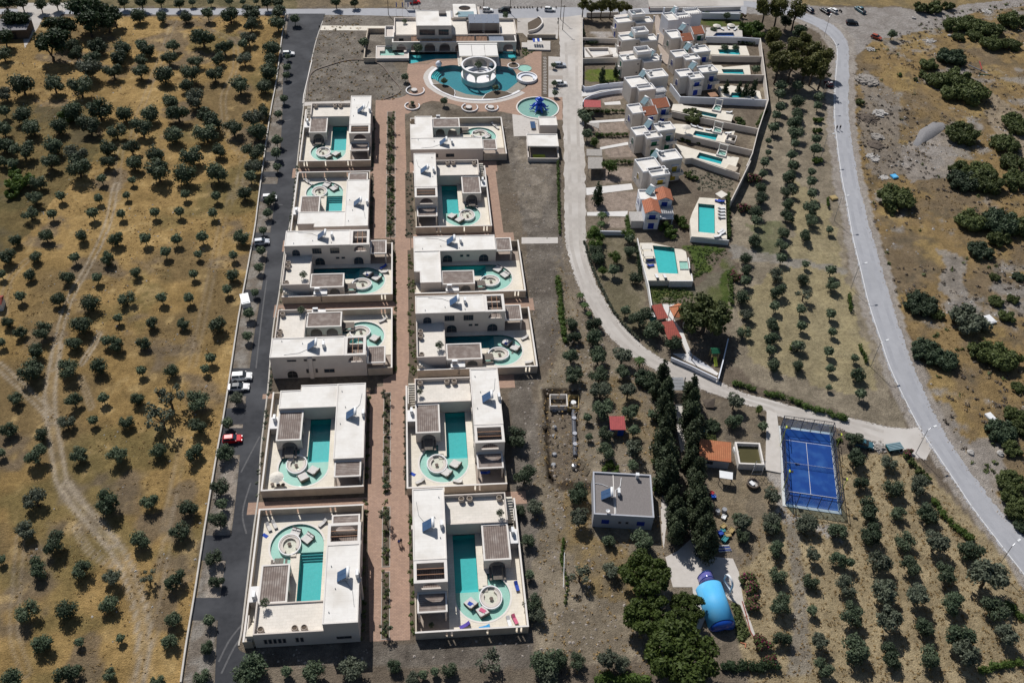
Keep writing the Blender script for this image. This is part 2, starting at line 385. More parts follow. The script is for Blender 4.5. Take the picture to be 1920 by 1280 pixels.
def freeze(root):
    """remember a prototype's children so that copies are quick"""
    def rec(o):
        KIDS[o.name] = list(o.children)
        for c in KIDS[o.name]: rec(c)
    rec(root); return root
class Proto:
    """first use moves the prototype, later uses copy it"""
    def __init__(s, root): s.root = freeze(root); s.used = False
    def put(s, loc, rot=0.0, scale=None, label=None, group=None, cat=None):
        if not s.used:
            s.used = True; o = s.root; o.location = loc; o.rotation_euler = (0, 0, rot); ORI[o.name] = Vector(loc)
            if scale: o.scale = (scale,)*3 if not hasattr(scale, '__len__') else scale
            if label: o['label'] = label
        else: o = copy_tree(s.root, loc, rot, scale, label)
        if group: o['group'] = group
        if cat: o['category'] = cat
        return o
def drop(proto):
    """remove a prototype that was never placed"""
    if not proto.used:
        for c in list(proto.root.children_recursive)+[proto.root]: bpy.data.objects.remove(c, do_unlink=True)
def arc(cx, cy, r, a0, a1, n): return [(cx+r*math.cos(a0+(a1-a0)*i/n), cy+r*math.sin(a0+(a1-a0)*i/n)) for i in range(n+1)]
def archhole(sc, wd, zb, zs, n=8):
    r = wd/2; return [(sc-r, zb), (sc+r, zb)]+[(sc+r*math.cos(math.pi*i/n), zs+r*math.sin(math.pi*i/n)) for i in range(n+1)]
def ribbon(pts, hw): 
    """strip polygon round a ground polyline"""
    P = [Vector((p[0], p[1])) for p in pts]; L, Rr = [], []
    for i, p in enumerate(P):
        d = (P[min(i+1, len(P)-1)]-P[max(i-1, 0)]).normalized(); nn = Vector((-d.y, d.x)); L.append(p+nn*hw); Rr.append(p-nn*hw)
    return [tuple(p) for p in L]+[tuple(p) for p in reversed(Rr)]
def path(f, pts): return [f(x, y) for x, y in pts]
def smooth_line(pts, n=6):
    """Catmull-Rom through points"""
    P = [Vector((p[0], p[1])) for p in pts]; out = []
    for i in range(len(P)-1):
        a, b, c, d = P[max(i-1, 0)], P[i], P[i+1], P[min(i+2, len(P)-1)]
        for k in range(n):
            t = k/n; out.append(0.5*((2*b)+(c-a)*t+(2*a-5*b+4*c-d)*t*t+(3*b-a-3*c+d)*t**3))
    return out+[P[-1]]
def wall_line(pts, h, th, closed=False, z0=-.2, mb=None):
    """a free wall of even height along ground points, mitred by overlap-free butting"""
    mb = mb or MB(); P = [Vector((p[0], p[1])) for p in pts]
    n = len(P); L, Rr = [], []
    for i, p in enumerate(P):
        if closed: a, b = P[i-1], P[(i+1) % n]
        else: a, b = P[max(i-1, 0)], P[min(i+1, n-1)]
        d1 = (p-a).normalized() if (p-a).length > 1e-6 else (b-p).normalized()
        d2 = (b-p).normalized() if (b-p).length > 1e-6 else d1
        nn = Vector((-d1.y-d2.y, d1.x+d2.x)); nn = nn.normalized() if nn.length > 1e-6 else Vector((-d1.y, d1.x))
        k = (th/2)/max(.35, nn.dot(Vector((-d1.y, d1.x)))); L.append(p+nn*k); Rr.append(p-nn*k)
    hs = h if hasattr(h, '__len__') else [h]*n
    vs = []
    for i in range(n): vs += [(*L[i], z0), (*Rr[i], z0), (*Rr[i], hs[i]), (*L[i], hs[i])]
    fs = []
    for i in range(n if closed else n-1):
        a, b = i*4, ((i+1) % n)*4
        fs += [(a+j, a+(j+1) % 4, b+(j+1) % 4, b+j) for j in range(4)]
    if not closed: fs += [(0, 1, 2, 3), (4*n-1, 4*n-2, 4*n-3, 4*n-4)]
    mb.add(vs, fs); return mb
def sheet(name, poly, z, m, holes=()):
    o = MB().sheet(poly, z, holes).build(name, m, recalc=False); o['kind'] = 'structure'; return o
def curb(name, poly, z0, z1, m, holes=()):
    o = MB().prism(poly, z0, z1, holes).build(name, m); o['kind'] = 'structure'; return o
# ------------------------------------------------------------------ ground sheet
def inpoly(X, Y, poly):
    ins = np.zeros(X.shape, bool); n = len(poly)
    for i in range(n):
        x0, y0 = poly[i][0], poly[i][1]; x1, y1 = poly[(i+1) % n][0], poly[(i+1) % n][1]
        c = ((y0 > Y) != (y1 > Y)); 
        if y1 != y0: ins ^= c & (X < (x1-x0)*(Y-y0)/(y1-y0)+x0)
    return ins
def dline(X, Y, pts):
    d = np.full(X.shape, 1e9)
    for (a, b) in zip(pts[:-1], pts[1:]):
        ax, ay, bx, by = a[0], a[1], b[0], b[1]; vx, vy = bx-ax, by-ay; L = vx*vx+vy*vy+1e-9
        t = np.clip(((X-ax)*vx+(Y-ay)*vy)/L, 0, 1); d = np.minimum(d, np.hypot(X-ax-t*vx, Y-ay-t*vy))
    return d
def vnoise(X, Y, s, seed):
    rs = np.random.RandomState(seed); T = rs.rand(256, 256); x = X/s; y = Y/s
    xi = np.floor(x).astype(int); yi = np.floor(y).astype(int); fx = x-xi; fy = y-yi; fx = fx*fx*(3-2*fx); fy = fy*fy*(3-2*fy)
    g = lambda i, j: T[i % 256, j % 256]
    return (g(xi, yi)*(1-fx)+g(xi+1, yi)*fx)*(1-fy)+(g(xi, yi+1)*(1-fx)+g(xi+1, yi+1)*fx)*fy
def fbm(X, Y, s, seed, o=4): 
    r = 0; a = .5; t = 0
    for k in range(o): r = r+a*vnoise(X, Y, s/2**k, seed+k); t += a; a *= .55
    return r/t
gx = np.concatenate([[-4000, -1500, -700, -400, -300, -262], np.arange(-240, -215, .75), np.arange(-215, -58, .4), np.arange(-57.6, 236, .75), [255, 290, 400, 700, 1500, 4000]])
gy = np.concatenate([[-3000, -1000, -300, -60, 0, 30], np.arange(50, 372, .75), [385, 410, 460, 600, 1000, 2000, 5000]])
GX, GY = np.meshgrid(gx, gy)
n1, n2, n3 = fbm(GX, GY, 9, 1), fbm(GX, GY, 3, 11), fbm(GX, GY, 30, 21)
n4 = fbm(GX, GY, 1.6, 31, 2)
WX, WY = GX+(fbm(GX, GY, 5, 41)-.5)*5, GY+(fbm(GX, GY, 5, 51)-.5)*5          # ragged zone edges
def lerp(a, b, t): return a*(1-t[..., None])+np.array(b)*t[..., None]
def ss(x, a, b): t = np.clip((x-a)/(b-a), 0, 1); return t*t*(3-2*t)
colr = np.zeros(GX.shape+(3,)); colr[:] = (.155, .125, .095)
# whole-area base: dry tan earth
colr = lerp(colr, (.20, .165, .125), ss(n1, .4, .65))
# golden field on the left
WALL = [LA(1838, 95), LA(1815, 230), LA(1780, 510), LA(1735, 760), LA(1665, 1269), LB(1640, 300), LB(1585, 610), LB(1535, 880), LB(1480, 1250),
        LC(1440, 480), LC(1390, 760), LC(1330, 1130), LD(1310, 330), LD(1250, 720), LD(1200, 1020), LD(1165, 1269)]
wl = smooth_line(WALL, 3)
fieldp = [(p.x, p.y) for p in wl]+[(-58, 40), (-400, 40), (-400, 320)]+[tuple(PX(0, 33)[:2]), tuple(PX(540, 30)[:2])]
fm = inpoly(GX, GY, fieldp)
gold = np.zeros(GX.shape+(3,)); gold[:] = (.27, .18, .072)
gold = lerp(gold, (.36, .24, .098), ss(n1, .42, .62))
gold = lerp(gold, (.175, .125, .062), ss(n3, .52, .66)*.8)
gold = lerp(gold, (.14, .12, .05), ss(fbm(GX, GY, 22, 77), .57, .68)*.6)
gold = lerp(gold, (.165, .128, .090), ss(fbm(GX, GY, 12, 81), .60, .70)*.75)
gold = lerp(gold, (.42, .30, .14), ss(n2, .62, .78)*.6)
gl = inpoly(WX, WY, path(LA, [(-60, 640), (560, 700), (640, 900), (560, 1130), (300, 1300), (200, 1500), (-60, 1700)]))
gold = lerp(gold, (.085, .075, .035), gl*.65)
colr[fm] = gold[fm]
# wheel tracks in the field
TRK = [(LA, [(1120, 130), (1060, 300), (960, 560), (890, 740), (850, 890), (780, 960), (755, 1150), (750, 1280)], 1.0, .26),
       (LB, [(745, 20), (690, 280), (600, 480), (470, 720), (400, 900), (340, 1200)], .9, .7),
       (LC, [(370, 30), (320, 330), (340, 560), (400, 900), (520, 1080), (720, 1290)], 1.3, 1.3),
       (LD, [(430, 0), (560, 190), (760, 430), (860, 650), (920, 880), (920, 1100), (890, 1290)], 1.3, 1.4),
       (LC, [(-10, 150), (150, 300), (280, 430), (340, 520)], 1.0, .9),
       (LA, [(1350, 200), (1500, 270), (1510, 450), (1440, 620), (1460, 860), (1560, 1010), (1560, 1100), (1500, 1270)], 1.0, .3),
       (LB, [(1510, 20), (1430, 280), (1370, 560), (1300, 880), (1240, 1180)], 1.0, .18),
       (LC, [(1170, 640), (1110, 960), (1060, 1260)], .9, .3), (LD, [(1100, 150), (1050, 480), (1000, 800), (980, 1000)], .9, .28),
       (LD, [(130, 330), (100, 700), (90, 960), (170, 1200)], .9, .3), (LB, [(640, 980), (530, 1170)], .6, .8),
       (LC, [(520, 230), (590, 420)], .6, .4), (LD, [(490, 270), (590, 430), (750, 520)], .6, .5), (LB, [(170, 510), (50, 650), (20, 860)], .9, .3)]
for f, pts, gauge, k in TRK:
    line = smooth_line(path(f, pts), 5); d = dline(GX+(WX-GX)*.12, GY+(WY-GY)*.12, line)
    rut = np.exp(-((d-gauge*.75)/.27)**2)+.10*np.exp(-(d/1.3)**2)*k
    colr = lerp(colr, (.38, .315, .235), np.clip(rut*k*1.25*(fm), 0, .9))
# resort soil: grey brown earth
RES = path(C1, [(225, 105), (720, 105), (720, 330), (700, 420), (880, 640), (900, 760), (780, 780), (560, 660), (100, 700), (150, 420), (200, 200)])
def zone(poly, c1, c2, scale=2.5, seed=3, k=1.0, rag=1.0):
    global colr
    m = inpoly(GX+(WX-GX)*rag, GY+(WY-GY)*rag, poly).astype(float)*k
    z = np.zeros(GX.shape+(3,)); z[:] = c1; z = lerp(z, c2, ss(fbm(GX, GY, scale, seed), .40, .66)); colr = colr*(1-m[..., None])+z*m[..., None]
zone(RES, (.165, .143, .120), (.225, .20, .17), 3, 5, 1, .3)
zone(path(C1, [(780, 640), (900, 690), (1120, 690), (1500, 760), (1520, 1120), (1600, 1280), (1300, 1300), (1450, 1060), (1420, 770), (780, 800)]), (.150, .125, .098), (.20, .17, .135), 3, 6, 1, .2)
zone(path(PX, [(940, 215), (1045, 215), (1050, 440), (1070, 560), (1050, 640), (1000, 700), (1010, 900), (1000, 1250), (470, 1250), (480, 1200), (945, 1200), (960, 700), (1010, 690), (985, 450)]), (.140, .120, .100), (.195, .170, .143), 3.5, 7, 1, .5)
zone(path(PX, [(975, 260), (1035, 300), (1030, 380), (1000, 420), (960, 350)]), (.20, .17, .135), (.29, .25, .205), 2, 8, .8)
zone(path(PX, [(1045, 480), (1090, 600), (1200, 720), (1240, 760), (1250, 1240), (1010, 1260), (1000, 900), (1025, 700), (1050, 620)]), (.205, .17, .125), (.275, .23, .17), 4, 9, 1)
zone(path(PX, [(1120, 690), (1200, 720), (1235, 800), (1230, 880), (1150, 830)]), (.23, .175, .10), (.185, .15, .105), 3, 10, .8)
zone(path(PX, [(1060, 900), (1110, 880), (1110, 1000), (1190, 1040), (1220, 1160), (1100, 1100), (1050, 1010)]), (.255, .185, .09), (.19, .15, .095), 2.5, 12, .9)
# garden of the bungalows above the lane
zone(path(PX, [(1100, 440), (1195, 445), (1225, 640), (1240, 670), (1140, 590)]), (.155, .135, .085), (.21, .18, .125), 3, 13)
zone(path(R3, [(560, 840), (860, 870), (1100, 640), (1110, 1000), (830, 920), (580, 960)]), (.17, .15, .11), (.115, .125, .05), 4, 14)
zone(path(R3, [(810, 560), (1100, 590), (960, 660), (980, 720), (850, 800)]), (.07, .105, .025), (.095, .125, .035), 3, 15)
zone(path(R3, [(570, 860), (700, 840), (720, 900), (600, 940)]), (.085, .11, .03), (.13, .13, .055), 2, 16)
zone(path(R3, [(1040, 740), (1100, 700), (1130, 900), (1120, 1000), (1060, 920)]), (.06, .09, .022), (.08, .105, .03), 2, 17)
# orchard between compound and main road
zone(path(PX, [(1430, 165), (1550, 150), (1560, 300), (1590, 480), (1700, 810), (1480, 745), (1370, 690), (1380, 480), (1370, 380), (1440, 190)]), (.225, .19, .14), (.295, .25, .185), 5, 18)
zone(path(PX, [(1490, 330), (1560, 400), (1600, 560), (1650, 740), (1560, 730), (1400, 680), (1390, 560), (1480, 470)]), (.29, .245, .145), (.335, .28, .16), 5, 19, .9)
zone(path(R3, [(1200, 420), (1460, 420), (1470, 640), (1300, 640)]), (.17, .165, .095), (.14, .15, .075), 3, 20, .8)
zone(path(R3, [(1180, 585), (1450, 640), (1900, 720), (1900, 760), (1400, 690), (1120, 660), (1120, 560)]), (.27, .25, .225), (.22, .20, .17), 2, 22, .85)
# south-east orchard: straw
zone(path(PX, [(1590, 850), (1700, 850), (1930, 1110), (1930, 1290), (1400, 1290), (1390, 1060), (1440, 960)]), (.355, .285, .175), (.29, .23, .14), 2.2, 23)
zone(path(Q5, [(140, 150), (230, 150), (330, 1290), (150, 1290), (190, 800)]), (.27, .24, .195), (.235, .205, .165), 2, 24, .95, .25)
zone(path(PX, [(1330, 880), (1470, 890), (1475, 970), (1400, 1060), (1340, 1000)]), (.25, .20, .135), (.20, .165, .12), 2, 25)
zone(path(PX, [(1330, 740), (1440, 770), (1450, 840), (1330, 830)]), (.195, .16, .115), (.155, .13, .10), 2, 26)
zone(path(PX, [(1440, 890), (1470, 890), (1480, 965), (1590, 990), (1590, 1010), (1470, 985)]), (.40, .37, .34), (.33, .30, .27), 1.5, 27)
# scrub beyond the main road
SCRUB = path(PX, [(1600, 90), (1690, 60), (1760, 30), (1960, -10), (2100, 300), (2100, 1300), (1940, 1090), (1770, 800), (1680, 560), (1610, 320)])
zone(SCRUB, (.245, .17, .08), (.185, .138, .085), 10, 28, 1, .8)
sm = inpoly(WX, WY, SCRUB).astype(float)
colr = lerp(colr, (.31, .22, .095), sm*ss(n1, .56, .68)*.8)
colr = lerp(colr, (.285, .265, .245), sm*ss(fbm(GX, GY, 14, 61)*.65+fbm(GX, GY, 3.5, 62)*.35, .54, .63)*.8)
colr = lerp(colr, (.115, .095, .065), sm*ss(fbm(GX, GY, 2.6, 63), .60, .72)*.6)
for q, c in (([(1620, 130), (1680, 180), (1700, 330), (1640, 330), (1610, 250)], (.24, .21, .18)), ([(1750, 240), (1800, 260), (1780, 330), (1700, 340), (1690, 280)], (.31, .28, .255)),
             ([(1690, 730), (1790, 760), (1820, 860), (1760, 790), (1700, 780)], (.26, .235, .21)), ([(1800, 830), (1900, 830), (1880, 920), (1810, 900)], (.32, .29, .265)),
             ([(1760, 470), (1800, 480), (1820, 600), (1780, 590)], (.29, .265, .24)), ([(1850, 170), (1930, 220), (1930, 330), (1850, 230)], (.33, .27, .20))):
    zone(path(PX, q), c, tuple(x*.8 for x in c), 1.6, 29, .8, 1.2)
# top strip and plaza gravel
zone(path(PX, [(-60, -40), (560, -40), (560, 14), (-60, 14)]), (.12, .105, .055), (.19, .155, .085), 4, 33)
zone(path(PX, [(560, -60), (740, -60), (765, 14), (560, 14)]), (.26, .20, .125), (.19, .15, .10), 4, 34)
zone(path(PX, [(1480, -60), (1960, -60), (1960, 0), (1750, 20), (1690, 12), (1500, 10)]), (.20, .155, .085), (.25, .185, .09), 5, 35)
# fine mottling everywhere (soil clods, litter) – colour of the soil itself
mot = (.78+.44*n2)*(.80+.40*n4)
colr = colr*mot[..., None]
# relief: level under the sheets, clods in the fields, the sewage pit cut into the earth, villa plots lowered under their decks
GZ = (n2-.5)*.10+(n4-.5)*.10
flat = np.zeros(GX.shape, bool)
def flatten(poly): 
    global flat; flat |= inpoly(GX, GY, poly)
LOWER = []
def build_ground():
    z = np.minimum(GZ, 0.0)-.012
    z[flat] = -.012
    for poly, dz in LOWER:
        m = inpoly(GX, GY, poly); z[m] = dz
    ny, nx = GX.shape
    me = bpy.data.meshes.new('ground'); co = np.stack([GX, GY, z], -1).reshape(-1, 3)
    idx = np.arange(nx*ny).reshape(ny, nx)
    q = np.stack([idx[:-1, :-1], idx[:-1, 1:], idx[1:, 1:], idx[1:, :-1]], -1).reshape(-1, 4)
    me.vertices.add(nx*ny); me.vertices.foreach_set('co', co.astype(np.float32).ravel())
    me.loops.add(q.size); me.loops.foreach_set('vertex_index', q.astype(np.int32).ravel())
    me.polygons.add(len(q)); me.polygons.foreach_set('loop_start', np.arange(0, q.size, 4, dtype=np.int32))
    me.update(calc_edges=True)
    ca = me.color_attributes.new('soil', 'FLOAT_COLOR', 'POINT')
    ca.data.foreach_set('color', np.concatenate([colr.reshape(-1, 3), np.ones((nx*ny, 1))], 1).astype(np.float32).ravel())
    m, n, l, b = newmat('ground')
    at = n.new('ShaderNodeAttribute'); at.attribute_name = 'soil'
    geo = n.new('ShaderNodeNewGeometry')
    out = at.outputs['Color']
    for sc_, lo, hi, det in ((1.1, .72, 1.30, 7), (6.0, .66, 1.36, 5)):
        t = n.new('ShaderNodeTexNoise'); t.inputs['Scale'].default_value = sc_; t.inputs['Detail'].default_value = det; t.inputs['Roughness'].default_value = .65
        l.new(geo.outputs['Position'], t.inputs['Vector'])
        mr = n.new('ShaderNodeMapRange'); mr.inputs[1].default_value = .3; mr.inputs[2].default_value = .7; mr.inputs[3].default_value = lo; mr.inputs[4].default_value = hi
        l.new(t.outputs['Fac'], mr.inputs[0])
        vm = n.new('ShaderNodeVectorMath'); vm.operation = 'SCALE'; l.new(out, vm.inputs[0]); l.new(mr.outputs[0], vm.inputs['Scale']); out = vm.outputs[0]
    l.new(out, b.inputs['Base Color']); b.inputs['Roughness'].default_value = .95; b.inputs['Specular IOR Level'].default_value = .1
    tb = n.new('ShaderNodeTexNoise'); tb.inputs['Scale'].default_value = 3.0; tb.inputs['Detail'].default_value = 8; tb.inputs['Roughness'].default_value = .7
    l.new(geo.outputs['Position'], tb.inputs['Vector'])
    bp = n.new('ShaderNodeBump'); bp.inputs['Strength'].default_value = .9; bp.inputs['Distance'].default_value = .5
    l.new(tb.outputs['Fac'], bp.inputs['Height']); l.new(bp.outputs[0], b.inputs['Normal'])
    me.materials.append(m)
    o = bpy.data.objects.new('ground', me); COL.objects.link(o); o['kind'] = 'structure'
    return o
# ------------------------------------------------------------------ roads and paths
def band(name, f_l, f_r, z, m):
    """road between a left and a right edge, each a list of (crop, x, y)"""
    a = smooth_line([f(x, y) for f, x, y in f_l], 5); b = smooth_line([f(x, y) for f, x, y in f_r], 5)
    if m != 'asphalt':      # frayed edges
        A, B = smooth_line(a, 4), smooth_line(b, 4); rs = random.Random(3)
        fr_ = lambda L: [Vector((p.x+rs.uniform(-.28, .28), p.y+rs.uniform(-.15, .15))) for p in L]
        poly = [tuple(p) for p in fr_(A)]+[tuple(p) for p in reversed(fr_(B))]; flatten(poly); return sheet(name, poly, z, m), a, b
    poly = [tuple(p) for p in a]+[tuple(p) for p in reversed(b)]; flatten([p for p in poly])
    return sheet(name, poly, z, m), a, b
px = lambda lst: [(PX, x, y) for x, y in lst]
EDGE_L = px([(541, 26), (532, 120), (529, 220), (524, 300), (520, 345), (506, 440), (490, 545), (474, 646), (462, 740), (452, 830), (445, 905), (434, 997), (420, 1070), (408, 1170), (402, 1300)])
EDGE_R = px([(610, 26), (594, 70), (583, 115), (571, 180), (557, 300), (549, 384), (533, 469), (522, 553), (511, 616), (501, 729), (488, 841), (484, 920), (474, 994), (463, 1087), (452, 1180), (447, 1215), (470, 1235), (440, 1300)])
_, roadL, roadR = band('asphalt_road', EDGE_L, EDGE_R, .006, 'asphalt')
# paved parking bays between the asphalt and the white wall: list of (y0, y1) in the photograph
def wx(y):
    ys = [30, 67, 149, 222, 345, 427, 518, 597, 705, 780, 862, 970, 1006, 1120, 1207, 1290]; xs = [536, 529.5, 519, 506, 486, 478, 462, 448, 432, 420, 405.5, 388, 382, 364.6, 350, 339]
    return float(np.interp(y, ys, xs))
def rx(y): return float(np.interp(y, [p[2] for p in EDGE_L], [p[1] for p in EDGE_L]))
for y0, y1 in ((72, 118), (285, 302), (322, 332), (345, 378), (436, 470), (543, 566), (690, 742), (765, 795), (802, 852), (1003, 1050), (1120, 1162)):
    poly = [PX(wx(y0)+2, y0), PX(rx(y0)+4, y0), PX(rx(y1)+4, y1), PX(wx(y1)+2, y1)]
    sheet('parking_bay', poly, .010, 'asphalt'); flatten(poly)
zone([(p.x+.3, p.y) for p in wl]+[tuple(p) for p in reversed(roadL)], (.20, .17, .14), (.29, .265, .235), 1.6, 36, 1, 0)
for y0, y1 in ((742, 765), (795, 800), (852, 935), (935, 1000), (1050, 1120)):
    poly = [PX(wx(y0)+(rx(y0)-wx(y0))*.4, y0), PX(rx(y0)-.5, y0), PX(rx(y1)-.5, y1), PX(wx(y1)+(rx(y1)-wx(y1))*.4, y1)]
    zone(poly, (.40, .345, .29), (.33, .28, .235), 1.2, 37, .8, .3)
# kerb on the villa side
k = [Vector((p.x+.15, p.y)) for p in roadR[2:75]]
kb = wall_line(k, .12, .3, z0=-.05).build('kerb', 'kerb'); kb['kind'] = 'structure'
# top road
TOP_T = px([(-60, 17), (150, 17), (300, 16), (560, 17), (720, 16), (850, 20), (1060, 14), (1200, 16), (1400, 10)])
TOP_B = px([(-60, 27), (150, 27), (300, 28), (560, 28), (720, 30), (850, 34), (1060, 34), (1240, 26), (1400, 27)])
band('top_road', TOP_T, TOP_B, .004, 'oldroad')
zone(path(PX, [(745, -60), (1500, -60), (1505, 30), (1400, 26), (1380, 20), (1090, 20), (1050, 16), (850, 20), (760, 18)]), (.33, .31, .295), (.28, .26, .245), 3, 38, 1, .2)
zone(path(PX, [(1495, 8), (1560, 14), (1690, 14), (1750, 28), (1800, 10), (1950, -8), (1950, 6), (1820, 26), (1760, 50), (1690, 68), (1640, 75), (1600, 110), (1590, 70), (1540, 45)]), (.31, .285, .265), (.255, .23, .21), 3, 39, 1, .4)
# white service lane that curves to the main road
LANE_L = px([(1046, 34), (1051, 120), (1055, 200), (1058, 340), (1059, 440), (1066, 480), (1077, 515), (1090, 548), (1110, 585), (1136, 622), (1160, 648), (1194, 674), (1240, 698), (1287, 716), (1318, 731), (1363, 746), (1439, 771), (1464, 781), (1565, 800), (1590, 810), (1635, 827), (1690, 848), (1735, 862)])
LANE_R = px([(1094, 28), (1093, 120), (1093, 200), (1097, 330), (1099, 440), (1102, 480), (1116, 525), (1139, 570), (1167, 609), (1197, 640), (1239, 671), (1309, 699), (1351, 716), (1394, 736), (1440, 748), (1515, 768), (1595, 783), (1657, 798), (1704, 803), (1724, 800), (1750, 830)])
_, laneL, laneR = band('concrete_lane', LANE_L, LANE_R, .008, 'concrete')
# main road with gravel shoulders
MR_L = px([(1395, 12), (1450, 22), (1503, 38), (1541, 57), (1563, 79), (1568, 103), (1564, 163), (1563, 217), (1568, 271), (1576, 330), (1585, 377), (1597, 445), (1612, 507), (1627, 570), (1650, 640), (1665, 685), (1690, 740), (1722, 802), (1755, 852), (1790, 905), (1820, 950), (1870, 1016), (1920, 1080), (1990, 1170)])
MR_R = px([(1395, 2), (1470, 10), (1514, 26), (1563, 48), (1587, 76), (1592, 108), (1591, 190), (1594, 244), (1607, 325), (1624, 402), (1640, 457), (1655, 510), (1675, 575), (1696, 640), (1717, 697), (1747, 765), (1777, 820), (1815, 877), (1866, 946), (1920, 1007), (1990, 1090)])
sh = smooth_line([f(x-13, y+3) for f, x, y in MR_L[1:]], 5); sr = smooth_line([f(x+13, y-3) for f, x, y in MR_R[3:]], 5)
shp = [tuple(p) for p in sh]+[tuple(p) for p in reversed(sr)]; flatten(shp)
zone(shp, (.36, .325, .29), (.30, .265, .235), 2, 40, .92, .45)
_, mrL, mrR = band('main_road', MR_L, MR_R, .012, 'oldroad')
ln = [Vector((p.x+.35, p.y)) for p in mrL[18:]]
MBx = MB(); MBx.sheet(ribbon(ln, .09), .018); o = MBx.build('road_line', 'whitepaint', recalc=False); o['kind'] = 'structure'

for nm, L_, R_, q0, q1 in (('road', mrL, mrR, 5, -6), ('lane', laneL, laneR, 3, -8)):
    for u in (.27, .72):
        P_ = []
        for i in range(q0, len(L_)+q1):
            a = L_[i]; b = min(R_, key=lambda p: (p-a).length_squared); P_.append(a.lerp(b, u))
        o = MB().sheet(ribbon(P_, .45), .017).build('tyre_wear', nm+'_wear', recalc=False); o['kind'] = 'structure'
for pts in ([(487, 818), (470, 850), (452, 885)], [(470, 905), (455, 960), (462, 1000)], [(458, 1165), (430, 1200), (410, 1240)], [(462, 1180), (438, 1215), (415, 1262)], [(545, 225), (530, 228), (520, 232)], [(495, 395), (515, 385), (530, 384)], [(500, 525), (490, 600), (480, 690)]):
    o = MB().sheet(ribbon(smooth_line([PX(*p) for p in pts], 5), .16), .012).build('dust_streak', 'dust', recalc=False); o['kind'] = 'structure'
# ------------------------------------------------------------------ small furniture prototypes
def P_lounger(cush='cushion', name='lounger', back=.55):
    t = thing(name, 'cushioned sun lounger', 'sun lounger')
    f = MB(); f.box(-1, 1, -.34, .34, .24, .30); f.build('frame', 'rattan', t)
    for sx in (-.85, .85):
        for sy in (-.28, .28): MB().box(sx-.04, sx+.04, sy-.04, sy+.04, 0, .24).build('leg', 'rattan', t)
    MB().box(-1, .28, -.32, .32, .30, .40).build('mattress', cush, t)
    b = MB(); c, s = math.cos(back), math.sin(back)
    b.add([(.3+a*c-h*s, y, .32+a*s+h*c) for h in (0, .1) for a, y in ((0, -.32), (.75, -.32), (.75, .32), (0, .32))],
          HX).build('backrest', cush, t)
    return Proto(t)
def P_daybed(cush='cushion'):
    t = thing('daybed', 'square rattan daybed', 'daybed')
    MB().box(-1.0, 1.0, -.95, .95, 0, .38).build('base', 'rattan', t)
    m = MB(); m.box(-.98, .72, -.9, .9, .38, .58); m.build('mattress', cush, t)
    for y in (-.45, .45): 
        p = MB(); p.box(.5, .92, y-.38, y+.38, .582, .80); p.build('pillow', cush, t)
    MB().box(.93, 1.02, -.95, .95, .381, .95).build('headboard', 'rattan', t)
    return Proto(t)
def P_solar(pale=False):
    t = thing('solar_water_heater', 'solar water heater', 'solar heater')
    cm = 'collector_pale' if pale else 'collector'
    for y in (-1.0, 0, 1.0):
        f = MB(); f.tube([(-.95, y, .05), (.75, y, 1.42)], .03, 4); f.tube([(.75, y, 0), (.75, y, 1.42)], .03, 4); f.tube([(.75, y, .3), (-.6, y, .32)], .025, 4)
        f.build('support_frame', 'graymetal', t)
    for y in (-.52, .52):
        c = MB(); dx, dz = 1.75, 1.42; L = math.hypot(dx, dz)
        c.add([(-1.0+a*dx-h*dz/L, y+b, .08+a*dz+h*dx/L) for h in (.05, .13) for a, b in ((0, -.5), (1, -.5), (1, .5), (0, .5))],
              HX).build('collector', cm, t)
    k = MB(); k.tube([(.92, -1.05, 1.62), (.92, 1.05, 1.62)], .29, 12); k.build('tank', 'whitemetal', t, smooth=True)
    return Proto(t)
def P_ac():
    t = thing('air_conditioner', 'air conditioning unit', 'air conditioner')
    MB().box(-.25, .25, -.6, .6, .12, 1.25).build('housing', 'whitemetal', t)
    MB().box(-.30, -.252, -.45, .45, .25, 1.1).build('fan_grille', 'graymetal', t)
    for y in (-.4, .4): MB().box(-.25, .25, y-.05, y+.05, 0, .118).build('foot', 'graymetal', t)
    return Proto(t)
def P_pot():
    t = thing('terrace_pot', 'round clay pot', 'pot')
    MB().lathe(0, 0, [(.0, 0), (.42, 0), (.60, .35), (.60, .8), (.55, .95), (.45, .95), (.45, .75), (0, .75)], 14).build('bowl', 'pot', t, smooth=True)
    MB().cyl(0, 0, .76, .80, .44, 12).build('earth', 'soil', t)
    return Proto(t)
def P_parasol(c='umbrella'):
    t = thing('parasol', 'round parasol', 'parasol')
    MB().cyl(0, 0, 0, 2.5, .035, 6).build('pole', 'graymetal', t); MB().cyl(0, 0, 0, .08, .35, 10).build('base', 'graymetal', t)
    MB().lathe(0, 0, [(1.45, 2.05), (.7, 2.4), (.03, 2.62), (.03, 2.56), (1.43, 2.0), (1.45, 2.05)], 10).build('canopy', c, t)
    return Proto(t)
def P_dining():
    t = thing('dining_set', 'slatted dining table with benches', 'dining set')
    for k in range(7): MB().box(-1.5, 1.5, -.85+k*.245, -.63+k*.245, .70, .75).build('slat', 'rattan', t)
    MB().box(-1.0, 1.0, -.1, .1, 0, .69).build('pedestal', 'darkwood', t)
    for y in (-1.3, 1.3): 
        MB().box(-1.4, 1.4, y-.22, y+.22, .38, .45).build('bench', 'rattan', t)
    return Proto(t)
def P_table():
    t = thing('low_table', 'small round table', 'table')
    MB().cyl(0, 0, .34, .40, .38, 12).build('top', 'darkwood', t); MB().cyl(0, 0, 0, .339, .13, 8).build('pedestal', 'darkwood', t)
    return Proto(t)
LOUNGER, DAYBED, SOLAR, SOLARP, AC, POT, DINING, TABLE, PARASOL = P_lounger(), P_daybed(), P_solar(), P_solar(True), P_ac(), P_pot(), P_dining(), P_table(), P_parasol()
